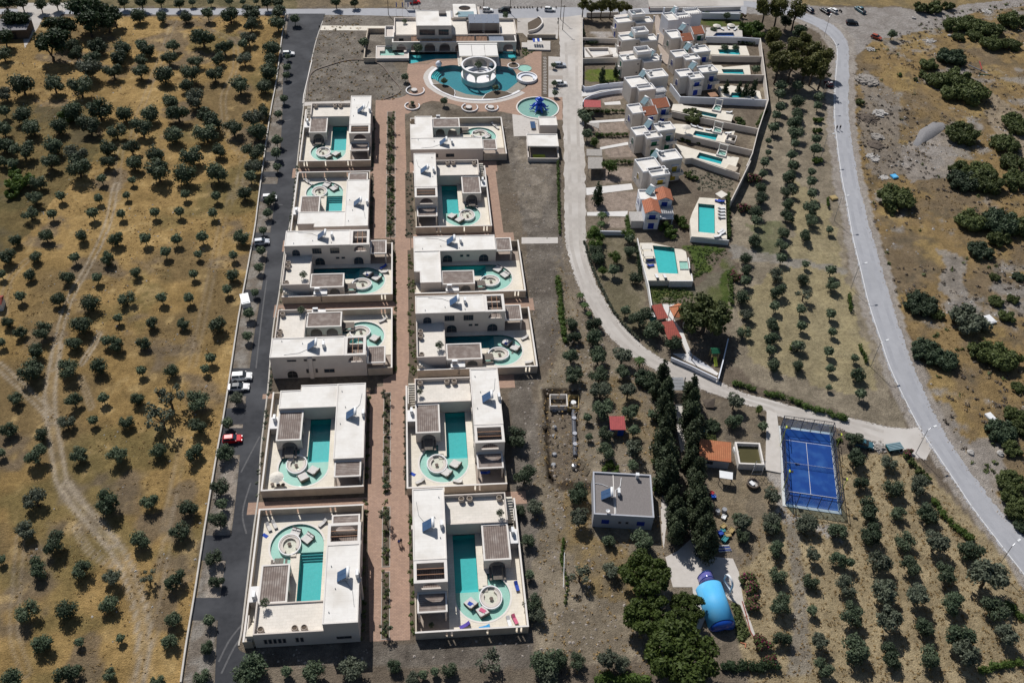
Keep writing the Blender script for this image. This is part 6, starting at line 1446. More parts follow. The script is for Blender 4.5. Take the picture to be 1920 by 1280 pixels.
def palm_proto(seed, h=2.2, w=3.4):
    rs = random.Random(seed); t = thing('palm_tree', 'palm', 'palm')
    MB().cyl(0, 0, -.2, h, .2, 8, .16).build('trunk', 'bark', t)
    for i in range(14):
        a = 2*math.pi*i/14+rs.uniform(-.15, .15); L = w/2*rs.uniform(.8, 1.1); c, s = math.cos(a), math.sin(a); m = MB(); k = 5
        vs = []
        for j in range(k+1):
            u = j/k; r = L*u; z = h+.5*math.sin(u*2.4)-.55*u*u*1.6; wd = .26*math.sin(math.pi*(.12+.85*u))
            vs += [(r*c-s*wd, r*s+c*wd, z-.1), (r*c, r*s, z), (r*c+s*wd, r*s-c*wd, z-.1)]
        m.add(vs, [f for j in range(k) for f in ((j*3, j*3+1, j*3+4, j*3+3), (j*3+1, j*3+2, j*3+5, j*3+4))]); m.build('frond', 'leaf_palm', t, recalc=False)
    return Proto(t)
PALM = [palm_proto(370), palm_proto(371, 1.2, 3.0)]
# ------------------------------------------------------------------ planting from the survey: crown centres and widths in the photograph
def ppm(p): 
    """photo pixels per metre at a ground point"""
    d = (p-Vector((0, 0, CAM_H))); 
    return CAM_F/d.dot(Fw)
TS = 1.16; TZ = {'field': 1.12, 'path': .78, 'hotel': .85, 'south': 1.06, 'north': 1.06, 'bays': 1.05}
PL = []      # (protos, position, scale, zone)
def plant(protos, f, s, pts, zone_, base_w=4.4, cz=1.85, lift=.55):
    for q in pts:
        x, y, wd = q[:3]; g = f(x, y); k = TS*TZ.get(zone_, 1)*wd/s/ppm(g)/base_w
        g = f(x, y, cz*k); k = TS*TZ.get(zone_, 1)*wd/s/ppm(g)/base_w; g = f(x, y, cz*k); PL.append((protos[int(abs(x*7.3+y*3.1)) % len(protos)], Vector((g.x, g.y, 0)), k, zone_, (q[3] if len(q) > 3 else None)))
s1 = 3.42857
OL = OLIVES+OLIVES[:4]+GRAYO
plant(OLIVES+ROUNDS, LA, s1, [(890,90,100),(1040,105,85),(1187,100,90),(1335,95,80),(1475,90,120),(1610,155,90),(1620,80,110),(1790,70,90),(1785,150,100),(135,525,165),(345,540,120),(510,555,140),(620,290,110),(780,300,120),(755,370,110),(725,455,105),(590,370,110),(550,440,140),(485,350,95),(465,290,100),(910,300,80),(950,310,100),(910,385,85),(900,460,100),(1110,295,85),(1080,370,95),(1055,465,130),(1300,235,135),(1440,300,100),(1400,375,85),(1255,390,85),(1225,470,115),(1195,545,90),(1380,475,100),(1265,630,125),(1595,240,90),(1565,290,70),(1570,380,90),(1745,300,115),(1740,380,90),(1720,455,125),(1700,545,105),(1540,545,120),
 (635,700,140),(800,720,110),(955,720,125),(1140,720,120),(1085,650,110),(460,700,130),(570,800,130),(365,800,120),(205,810,120),(140,730,120),(30,720,80),(745,840,110),(910,820,120),(1120,850,130),(1340,760,150),(1320,840,140),(1500,820,110),(1620,750,130),(1645,840,120),(1690,710,90),(845,950,95),(855,1040,115),(685,950,110),(690,1040,90),(990,990,130),(1015,1100,145),(1230,990,140),(1190,1110,140),(1410,960,100),(1395,1100,140),(1630,970,120),(1625,1075,100),(1610,1140,80),(490,980,130),(500,1070,140),(330,930,130),(320,1040,110),(145,960,130),(85,1060,75),(245,1165,100),(655,1155,65),(850,1165,55)], 'field')
plant(OLIVES, LA, s1, [(20, 350, 90), (35, 600, 90), (20, 830, 110), (25, 930, 110), (15, 1030, 90)], 'field')
plant(ROUNDS+OLIVES[:3], LB, s1, [(220,105,85),(390,100,65),(190,205,85),(335,215,65),(635,115,60),(595,210,75),(815,95,50),(1190,90,60),(1390,100,65),(1570,70,90),(780,215,60),(995,205,65),(1155,200,65),(1370,210,65),(1555,350,95),(1500,480,60),(290,345,90),(100,375,75),(525,345,80),(745,370,90),(935,375,75),(1135,380,70),(1300,365,75),(40,480,95),(230,480,75),(480,495,65),(695,490,85),(1065,460,70),(1275,475,55),(185,595,75),(425,615,90),(625,625,65),(870,580,75),(1245,600,60),(1490,595,85),(10,600,60),(1460,700,65),(130,745,70),(370,755,95),(585,770,115),(810,750,90),(1040,755,70),(1215,755,70),(1400,920,110),(760,885,60),(970,905,80),(1180,910,75),(515,920,130),(275,960,105),(45,905,75),(125,965,75),(465,1040,90),(685,1030,70),(750,1040,90),(920,1035,80),(225,1090,95),(10,1040,60),(190,1200,140),(430,1200,120),(640,1180,110),(910,1220,65),(1095,1215,90),(1355,1140,70),(1320,1210,60)], 'field', 4.1)
plant(OLIVES+ROUNDS[:2], LC, s1, [(100,370,80),(50,560,100),(475,380,90),(665,370,70),(880,370,85),(1265,380,140),(425,510,90),(600,510,65),(815,510,90),(1275,545,100),(265,595,95),(225,730,125),(505,725,100),(755,730,115),(1010,705,95),(1250,710,110),(10,720,60),(225,1010,130),(695,1025,150),(965,1030,100),(1210,1060,115),(1150,1220,110),(175,1205,110)], 'field', 4.2)
plant(SPARSE, LC, s1, [(1090, 370, 160), (1040, 500, 180)], 'field')
plant(OLIVES+ROUNDS[:2], LD, s1, [(345,370,130),(900,345,120),(230,525,120),(520,540,120),(710,600,110),(1120,600,120),(10,480,60),(170,810,135),(430,790,125),(695,760,120),(1110,860,110),(265,1015,120),(1085,1000,100),(435,1210,130),(705,1210,80),(80,1240,130),(1015,1255,90)], 'field', 4.2)
plant(SPARSE, LD, s1, [(955, 600, 90), (510, 1010, 65), (775, 985, 60)], 'field')
plant(DARKT+[PLANE]*0, LA, s1, [(310,155,100),(430,160,140),(540,60,190),(560,130,170),(730,100,120),(690,140,110),(305,270,190),(390,230,110),(60,120,120),(20,230,110),(130,130,110),(650,60,120)], 'grove', 5, 3)
plant(FRESH, LA, s1, [(130, 1170, 150), (90, 1110, 90), (440, 730, 120), (80, 1230, 110)], 'fieldbush', 4, 1)
plant(ROUNDS+OLIVES[:2], LA, s1, [(1895,130,70),(1825,640,60),(1780,910,80),(1775,990,80)], 'bays'); plant(SPARSE, LA, s1, [(1845,440,60),(1840,490,55),(1790,740,60),(1780,1080,60),(1850,370,45)], 'bays')
plant(OLIVES, LB, s1, [(1735,110,90),(1720,210,70),(1680,450,70),(1665,560,70),(1600,855,80),(1590,1000,75)], 'bays'); plant(SPARSE, LB, s1, [(1640,720,60),(1690,320,60)], 'bays')
plant(OLIVES, LC, s1, [(1510,360,95),(1465,530,85),(1440,710,120),(1410,940,120),(1405,1150,115)], 'bays'); plant(SPARSE, LC, s1, [(1425, 1050, 85)], 'bays')
plant(OLIVES, LD, s1, [(1370,465,105),(1390,610,95),(1345,870,85),(1335,1040,90),(1300,1220,110)], 'bays')
plant(SLIM, C1, 3.5556, [(690,805,75),(685,900,65),(675,965,60),(680,1050,60),(675,1130,55),(670,1210,55)], 'path', 2.4, 2.4)
plant(SLIM, C3, 3.5556, [(890,60,45),(900,140,45),(890,230,50),(900,330,50),(895,420,55),(895,490,45)], 'path', 2.4, 2.4)
plant(SLIM, C4, 3.5556, [(860,640,80),(865,770,60),(868,860,50),(865,1080,55),(862,1190,60)], 'path', 2.4, 2.4)
plant(SLIM, C5, 3.2, [(905,210,95),(900,400,55),(902,660,55),(905,880,90)], 'path', 2.4, 2.4); plant(SPARSE, C5, 3.2, [(905, 40, 60)], 'path')
plant(SPARSE, C1, 3.5556, [(505,290,90),(1040,680,70),(780,520,70),(1040,545,60),(1385,590,60),(830,690,40),(868,330,90),(1500,405,45),(330,540,0.1),(1140,100,55),(1450,100,50),(780,150,40),(1770,440,50),(1775,560,55),(1780,625,60)], 'hotel')
O3 = [(OLIVES+ROUNDS[:2])[i] for i in range(len(OLIVES)+2)]
plant(O3, Q6, 3.6923, [(235,600,90),(350,600,90),(230,660,85),(360,700,100),(500,680,80),(490,740,70),(230,750,80),(360,780,100),(205,805,75),(340,845,110),(185,890,85),(340,920,110),(480,970,80),(150,980,50),(475,1040,90),(335,1000,70),(150,1060,50),(310,1080,80),(125,1130,80),(320,1150,80),(450,1195,60),(110,1210,70),(290,1225,80)], 'north', 4.4)
plant(FRESH, Q6, 3.6923, [(495,830,70),(490,900,60),(490,1110,70)], 'northbush', 4, 1)
plant(O3, R3, 3.5556, [(1520,30,90),(1500,110,100),(1640,85,60),(1640,150,80),(1490,205,100),(1645,230,80),(1490,290,100),(1640,320,110),(1480,375,90),(1640,400,90),(1455,480,90),(1605,500,90),(1445,570,90),(1440,660,80),(1300,180,90),(1310,250,100),(1280,340,100),(1270,410,80),(1260,530,90),(1210,650,90),(1210,730,90),(1200,810,80),(1190,910,110),(1200,1030,90),(1190,1150,90),(1420,770,100),(1595,795,90),(1770,740,80),(1780,830,90),(1415,870,110),(1395,980,80),(1390,1090,100),(1575,1110,80),(1770,1030,80),(1780,1150,70),(1375,1190,110),(1550,1240,80)], 'north')
plant(SPARSE, R3, 3.5556, [(1760,470,60),(1590,900,100),(1570,1000,80),(1600,700,60)], 'north')
plant(O3, Q4, 4, [(225,170,110),(455,80,90),(465,210,80),(650,130,70),(675,240,120),(455,350,55),(695,400,95),(40,170,120),(230,40,100),(20,70,90)], 'north')
plant(O3, Q4, 4, [(640,730,130),(665,870,150),(910,900,120),(700,1060,110),(955,1090,160),(1150,1080,150)], 'south')
plant(OL, Q5, 4, [(50,180,130),(70,350,130),(85,550,140),(95,770,170),(110,1030,130),(300,180,140),(325,410,110),(330,595,125),(390,1060,130),(420,1240,140),(520,220,150),(560,430,150),(600,630,150),(630,850,180),(655,1090,230),(750,60,170),(790,240,180),(840,450,160),(880,680,190),(900,890,200),(920,1150,170),(980,90,120),(1035,300,150),(1075,480,170),(1120,720,180),(1175,940,150),(1210,1150,180),(1200,90,170),(1255,320,170),(1335,540,160),(1400,760,190),(1450,1010,210),(1480,1150,190),(1530,370,190),(1640,570,250),(1700,800,190),(1780,1000,160)], 'south')
plant(SPARSE, Q5, 4, [(330, 820, 90)], 'south')
plant(O3, R3, 3.5556, [(200,600,110),(210,650,100),(430,600,100),(430,530,80),(470,780,100),(400,1010,80),(500,1050,150),(590,1130,150),(720,1220,120),(40,1080,100),(190,1090,120),(60,1180,100),(200,1180,130),(320,740,90)], 'middle')
plant(GREENT, R3, 3.5556, [(330,650,90),(190,500,110),(250,740,60),(200,560,90),(420,500,90),(230,520,70)], 'citrus', 3.4, 1.6)
plant(OL, R4, 3.5556, [(250,100,110),(265,230,130),(435,100,140),(435,220,130),(450,330,140),(465,450,150),(490,610,110),(490,730,130),(590,110,130),(600,200,110),(630,340,110),(650,470,120),(670,600,90),(670,730,130),(660,830,90),(1340,410,120),(1345,530,120),(1530,570,80),(310,1010,150),(300,1180,130),(1580,1040,120),(1390,1200,120),(1600,1210,140),(1830,1220,140)], 'middle')
plant([LEMON], R4, 3.5556, [(1510, 460, 65), (800, 805, 50)], 'citrus', 3, 1.4); plant(SPARSE, R4, 3.5556, [(790, 490, 75), (360, 510, 70), (370, 640, 60)], 'middle')
plant(FRESH, R4, 3.5556, [(520, 845, 110), (740, 240, 0.1), (830, 970, 80)], 'midbush', 4, 1)
plant(BUSH[:2], R4, 3.5556, [(750, 240, 150), (1190, 560, 110), (1180, 640, 90)], 'midbush', 6, 1.2)
plant(SPARSE, R5, 3.5556, [(310,560,150)], 'middle'); plant(OL, R5, 3.5556, [(510,530,120),(720,320,170),(500,330,100),(500,1130,140),(600,1160,110),(60,1140,150),(180,1120,130),(290,1130,120),(100,1220,160),(1390,300,100),(1390,210,110)], 'middle')
plant(OLIVES, C4, 3.5556, [(1740,920,150),(1790,1180,150)], 'flank'); plant(OLIVES, C5, 3.2, [(1790,160,110),(1700,180,90),(1760,360,90),(1770,570,70),(1790,730,120),(1810,820,100),(100,1130,190),(60,1190,160),(470,1150,150),(690,1140,160),(960,1110,90),(1060,1185,90),(1200,1150,65),(1290,1130,100),(1860,1100,190),(1130,1170,70)], 'flank')
plant(SPARSE, C5, 3.2, [(1540, 1110, 150), (310, 1150, 80)], 'flank')
plant(WALNUT, R5, 3.5556, [(740,560,330,'big leafy walnut tree left of the driveway, upper of the four'), (780,810,330,'big leafy walnut tree, second from the top left of the blue cover'), (1040,760,230,'leafy walnut tree overhanging the left edge of the blue cover'), (1000,1080,460,'largest leafy walnut tree at the bottom edge, lowest of the four')], 'big', 12, 5)
plant([PLANE], R3, 3.5556, [(940,1040,350,'big dark green spreading tree beside the orange tiled roofs')], 'big', 13, 5)
plant(EUCA, Q6, 3.6923, [(130,55,130),(220,60,140),(345,85,130),(190,270,140),(215,350,140),(225,440,150),(330,340,140),(395,290,130),(320,440,140),(440,370,140),(470,450,150),(540,400,120),(530,490,140),(410,480,130)], 'euca', 6, 5.5)
plant(EUCA, A1, 10.667, [(150,110,230),(330,120,260),(520,130,260),(700,120,260),(880,120,250),(1040,130,200)], 'euca', 6, 5.5)
plant(DARKT, Q6, 3.6923, [(280,145,90),(365,210,100)], 'euca', 5, 3); plant(FRESH, Q6, 3.6923, [(30, 180, 150), (70, 230, 100)], 'northbush', 4, 1.2)
plant(BUSH, Q6, 3.6923, [(1430,160,150),(1530,150,170),(1620,180,170),(1700,190,150),(1850,130,190),(1470,250,90),(1720,290,170),(1840,300,130),(1430,380,190),(1270,440,130),(1320,540,160),(1460,540,230),(1560,620,260),(1430,640,160),(1490,910,220),(1850,830,170),(1800,980,200),(1490,1170,180),(1640,1180,200),(1850,1110,180),(1900,880,150),(1580,240,110)], 'scrub', 6, 1.3)
plant(BUSH, Q7, 4, [(730,190,280),(1230,60,220),(1400,60,260),(1310,360,240),(1500,370,280),(1640,400,220),(1360,590,180),(1500,500,180),(910,980,240),(1030,1070,110),(1470,970,120),(1600,960,90),(1460,790,80),(1640,790,90),(1560,1090,130),(1640,60,220)], 'scrub', 6, 1.3); plant(GRAYB, Q7, 4, [(1280,1110,250)], 'scrub', 5, 1.3)
plant(BUSH, Q4, 4, [(1190,60,230),(1330,120,210),(1620,60,230),(1780,110,260),(1880,340,110),(1860,540,160),(1750,660,220),(1870,640,150),(1830,800,150),(1820,1040,220),(1860,1180,200)], 'scrub', 6, 1.3); plant(BUSH, Q5, 4, [(1880, 80, 180), (1910, 180, 120)], 'scrub', 6, 1.3)
plant(SMALLB, Q6, 3.6923, [(1210,50,110),(1300,45,120),(1400,40,90),(1220,510,70),(1060,515,40),(1170,545,40),(790,700,70)], 'scrubsmall', 2.2, .6)
plant([ROUNDS[1]], Q6, 3.6923, [(1005, 245, 75)], 'scrubtree')
plant(CYP, R4, 3.5556, [(870,190,90),(890,300,110),(870,410,110),(905,480,110),(890,560,130),(870,660,140),(910,740,150),(900,840,150),(930,910,120),(960,1090,110),(980,1180,120),(1060,290,110),(1070,380,110),(1060,470,120),(1100,560,130),(1080,660,110),(1060,760,110),(1100,850,130),(1090,950,130),(1110,1040,140),(1140,1130,140),(1160,1210,140),(940,1000,100),(820,300,80)], 'cypress', 3.4, 4)
plant(CYP, R5, 3.5556, [(960,260,110),(1150,250,150),(1110,160,120),(1170,340,140)], 'cypress', 3.4, 4)
plant(FIR, A4, 9.143, [(1110,500,140),(1340,490,130),(1460,530,150),(1570,520,150),(1620,440,90)], 'fir', 3.0, 3.5); plant(FIR, Z1, 9.143, [(380, 290, 190)], 'fir', 3, 3.0); plant(FIR, A3, 10.667, [(535,310,150),(800,230,110)], 'fir', 3, 3)
plant(OLEA[:1], Z2, 10.08, [(1560,1030,260,'tall pink flowering oleander at the end of the boundary wall')], 'olea', 4, 1.4); plant(OLEA[:1], R3, 3.5556, [(1195,310,90,'pink flowering oleander below the boundary wall corner'), (1140,760,90,'dusty pink oleander at the end of the hedge')], 'olea', 4, 1.4)
plant(OLEA[1:], A2, 9.6, [(1660,270,140,'magenta bougainvillea at the end of the bluish wall')], 'olea', 4, 1.4); plant(OLEA[:1], R5, 3.5556, [(1440,610,140,'oleander with few red flowers right of the white arch frame'), (1470,740,110,'oleander with pink flowers beside the curved kerb')], 'olea', 4, 1.4); plant(OLEA[1:], R5, 3.5556, [(1580,1110,110,'bright magenta oleander near the bottom edge'), (1540,1000,130,'oleander above the bright magenta one near the bottom edge')], 'olea', 4, 1.4)
plant(PALM, R3, 3.5556, [(100,900,60),(130,965,60),(160,1010,55)], 'palm', 3.4, 2); plant(PALM, R4, 3.5556, [(710, 130, 80)], 'palm', 3.4, 2); plant(PALM, Z1, 9.143, [(450,690,180),(310,860,160),(430,830,160)], 'palm', 3.2, 1.8)
plant(FRESH, Z1, 9.143, [(1560,850,230,'leafy green vine mass below the white lattice, left part'), (1640,930,240,'leafy green vine mass below the white lattice, lower part'), (1800,720,210,'leafy green vine mass right of the white lattice, upper part'), (1850,830,170,'leafy green vine mass right of the white lattice, lower part'), (900,760,120,'green bush at the corner of the grey side roof')], 'vine', 4, 1.6)
plant(OLIVES, A5, 9.6, [(180,40,230),(200,320,230)], 'lane'); plant(GREENT, A5, 9.6, [(330,440,190),(610,880,270)], 'lane', 3.4, 1.8); plant(OLIVES, A3, 10.667, [(130,1130,260),(310,1120,120)], 'lane')
plant(ROUNDS, A2, 9.6, [(1130,560,130),(1330,880,150),(1520,880,140)], 'hedgetree', 4); plant(SPARSE, A2, 9.6, [(1370,300,150),(1010,260,110)], 'hedgetree'); plant(OLIVES, A4, 9.143, [(1620,200,180)], 'hedgetree'); plant(SMALLB, A4, 9.143, [(1360,1080,220),(1010,1000,110)], 'gardenbush', 2.2, .6); plant(BUSH[:1], A4, 9.143, [(560,970,380)], 'gardenbush', 6, 1); plant(SMALLB, Z2, 10.08, [(190,300,110),(320,340,110),(500,380,80),(300,960,180),(440,1040,150)], 'gardenbush', 2.2, .6)
plant(FRESH, A2, 9.6, [(1790, 470, 300), (1720, 560, 200)], 'northbush', 4, 1.2)
plant(DARKT, PX, 1, [(10,6,30),(40,4,26),(75,8,24),(105,5,22),(230,3,22),(265,5,22),(300,2,20),(335,5,20),(500,6,20),(522,5,20),(630,5,18),(665,6,16)], 'topstrip', 5, 3)
plant(OLIVES, PX, 1, [(430,4,18),(455,5,14),(480,4,14),(360,6,16),(395,5,16),(205,30,24)], 'topstrip')
plant(SMALLB, Q4, 4, [(1040,850,70),(1080,900,80),(1140,960,80),(1190,1010,70),(540,735,50)], 'roadbush', 2.2, .6); plant(OLEA[:1], Q4, 4, [(1060, 830, 80, 'dull oleander bush at the lane and road junction')], 'olea', 4, 1.2)
# ------------------------------------------------------------------ words that single the plants out
def num(k, n): return ORD[k] if k < len(ORD) else 'far'
ZT = {'field': ('in the dry golden field', 'olive trees in the golden field'), 'grove': ('beside the old shed, upper left', 'dark trees by the old shed'), 'bays': ('between parking bays', 'olives along the parking bays'),
      'path': ('in the planted median of the brick path', 'slim olives along the brick path'), 'hotel': ('around the hotel and curved pool', 'thin olives round the hotel'), 'north': ('in the orchard between houses and main road', 'olives of the upper orchard'),
      'south': ('in the straw orchard below the court', 'olives of the lower orchard'), 'middle': ('in the grove between villas and lane', 'olives of the middle grove'), 'flank': ('beside the villas on bare earth', 'olives beside the villas'),
      'euca': ('in the tall grove by the road', 'eucalyptus trees'), 'scrub': ('on the scrub beyond the main road', 'mastic bushes on the scrub'), 'cypress': ('in the cypress rows along the driveway', 'cypresses along the driveway'), 'citrus': ('in the garden above the curving lane', 'citrus trees'),
      'fir': ('in the house gardens', 'garden conifers'), 'palm': ('near the lane', 'palms'), 'lane': ('beside the lane front gardens', 'lane trees'), 'hedgetree': ('by the house pools', 'garden trees'), 'gardenbush': ('in the house gardens', 'garden bushes'), 'topstrip': ('above the top road', 'trees above the top road'),
      'northbush': ('near the eucalyptus grove', 'green bushes'), 'fieldbush': ('at the left field edge', 'green bushes in the field'), 'midbush': ('by the grove house', 'green bushes of the grove'), 'scrubsmall': ('on the upper scrub', 'small scrub shrubs'), 'scrubtree': ('beside the rust coloured car', 'lone trees'), 'roadbush': ('by the lane junction', 'roadside shrubs'), 'vine': ('', 'garden vines'), 'olea': ('', 'oleanders'), 'big': ('', 'big trees')}
oli = sorted([p for p in PL if p[2] > .06 and p[0].root.name.startswith('olive')], key=lambda p: -p[2]*ppm(p[1]))
REST = oli[300:]; _r = {id(p) for p in REST}; PL = [p for p in PL if id(p) not in _r]
LOW = leafmesh('young', [(.7*math.cos(a)*k, .7*math.sin(a)*k, 2.3+.4*math.sin(3*a)) for a, k in [(i*2.4, .3+.09*i) for i in range(11)]], [.95]*11, 520, .30, 'leaf_olive', 7); mb = MB(); blob(mb, (0, 0, 2.3), 1.25, 5); mb.tube([(0, 0, -.2), (0, 0, 1.6)], .13, 5); joinmesh(LOW, mb)
me = LOW.data; nv = len(me.vertices); co = np.zeros(nv*3); me.vertices.foreach_get('co', co); co = co.reshape(-1, 3); fs = [tuple(p.vertices) for p in me.polygons]; big_v, big_f = [], []
for i, p in enumerate(REST):
    a = random.uniform(0, 6.28); c, s = math.cos(a), math.sin(a); k = p[2]*1.05
    big_v.append(np.stack([(co[:, 0]*c-co[:, 1]*s)*k+p[1].x, (co[:, 0]*s+co[:, 1]*c)*k+p[1].y, co[:, 2]*k], 1)); big_f += [tuple(j+i*nv for j in f_) for f_ in fs]
bpy.data.objects.remove(LOW); mr = bpy.data.meshes.new('young_olive_trees'); mr.from_pydata(np.concatenate(big_v).tolist(), [], big_f); mr.materials.append(MATS['leaf_olive']); o = bpy.data.objects.new('young_olive_trees', mr); COL.objects.link(o); o['kind'] = 'stuff'
byz = {}
for p in PL:
    if p[2] > .06: byz.setdefault(p[3], []).append(p)
NOUN = {'olive_tree': 'olive', 'slim_olive_tree': 'slim olive', 'walnut_tree': 'walnut', 'eucalyptus_tree': 'eucalyptus', 'evergreen_tree': 'evergreen', 'citrus_tree': 'citrus', 'lemon_tree': 'lemon tree', 'mastic_bush': 'mastic bush', 'shrub': 'shrub', 'gray_shrub': 'grey shrub',
        'oleander_bush': 'oleander', 'green_bush': 'green bush', 'cypress_tree': 'cypress', 'conifer_tree': 'conifer', 'palm_tree': 'palm', 'plane_tree': 'tree'}
for z, lst in byz.items():
    # strips run along the view: sorted left to right in strips, then from the far end to the near end
    lst.sort(key=lambda p: p[1].x); n = len(lst); ncol = max(1, round(math.sqrt(n)*.75)); per = math.ceil(n/ncol); sc = sorted(p[2] for p in lst); lo, hi = sc[n//4], sc[(3*n)//4]
    for c in range(ncol):
        col = sorted(lst[c*per:(c+1)*per], key=lambda p: -p[1].y)
        for r, p in enumerate(col):
            pr = p[0]; nm = NOUN.get(pr.root.name.split('.')[0], 'tree'); size = 'small' if p[2] < lo else ('large' if p[2] > hi else 'mid-sized')
            if p[4]: lb = p[4]
            elif ncol > 1: lb = f'{size} {nm}, {num(r+1, 0)} from the top in {num(c+1, 0)} strip from left, {ZT[z][0]}'
            else: lb = f'{size} {nm}, {num(r+1, 0)} from the top {ZT[z][0]}'
            if len(lb.split()) > 16: lb = lb.replace(' from the top', ' down').replace(' strip from left', ' strip').replace(' in the orchard', ', orchard')
            if len(lb.split()) > 16: lb = lb.replace(f'{size} ', '', 1)
            o = pr.put(p[1], random.uniform(0, 6.28), (p[2]*random.uniform(.93, 1.07), p[2]*random.uniform(.93, 1.07), p[2]*random.uniform(.92, 1.05)), lb, ZT[z][1] if n > 1 else None, 'bush' if 'bush' in nm or 'shrub' in nm or 'oleander' in nm else 'tree')
POTP = thing('potted_plant', 'potted plant', 'plant'); _l = leafmesh('foliage', [(.3*math.cos(i*1.3), .3*math.sin(i*1.3), 1.0+.15*(i % 3)) for i in range(7)], [.38]*7, 320, .11, 'leaf_olive', 3); _l.parent = POTP; MB().tube([(0, 0, 0), (.05, 0, .9)], .04, 5).build('stem', 'bark', POTP); POTP = Proto(POTP)
for f, x, y, z, k, lb in ((C3, 315, 770, 4.4, 1.5, 'spreading potted olive on the roof terrace of fourth left villa'), (C4, 1222, 315, 4.4, 1.5, 'spreading potted olive on the roof terrace of third right villa'), (C5, 180, 738, 4.6, 1.3, 'potted plant at the stair end terrace corner of front left villa'), (C5, 1592, 200, 4.4, 1.2, 'potted plant near the stairs of front right villa roof terrace'), (C4, 300, 80, 4.4, 1.4, 'potted olive on the roof terrace of third left villa'), (C4, 1092, 622, 4.4, 1.1, 'potted plant on the roof terrace of second right villa'), (H1, 850, 400, 4.2, 1.4, 'potted tree on the left hotel roof terrace'), (H2, 85, 290, 4.2, 1.5, 'potted tree on the hotel terrace left of the solar panels'), (H2, 935, 310, 4.2, 1.5, 'potted tree on the hotel terrace right of the solar panels'), (C1, 1270, 440, 2, 2.0, 'olive growing inside the round rotunda'), (C5, 1180, 870, 1, .8, 'bright green plant in the dark nook of front right villa')):
    p = f(x, y, z); POTP.put(p-Vector((0, 0, .9*k)), 1.0, k, lb)
# ------------------------------------------------------------------ hedges
def hedge(f, pts, w, h, lb, m='leaf_hedge', nm='hedge', flower=None):
    line = smooth_line([f(x, y, h*.5) for x, y in pts], 6); L = sum((a-b).length for a, b in zip(line, line[1:])); C, Rr = [], []
    acc = 0
    for a, b in zip(line, line[1:]):
        d = (b-a).length; k = max(1, int(d/.45))
        for i in range(k):
            p = a.lerp(b, i/k); C.append((p.x+random.uniform(-.2, .2)*w, p.y+random.uniform(-.2, .2)*w, h*random.uniform(.35, .68))); Rr.append(w*.45*random.uniform(.7, 1.2))
    c0 = line[0]; t = thing(nm, lb, 'hedge', (c0.x, c0.y, 0)); C = [(a-c0.x, b-c0.y, c) for a, b, c in C]
    o = leafmesh('foliage', C, Rr, int(L*w*h*45+80), .17, m, int(L*10), h/w*.9); mb = MB()
    for i in range(0, len(C), 2): blob(mb, (C[i][0], C[i][1], h*.42), Rr[i]*.8, i, h/w*.8, 7, 4)
    joinmesh(o, mb); o.parent = t; return t
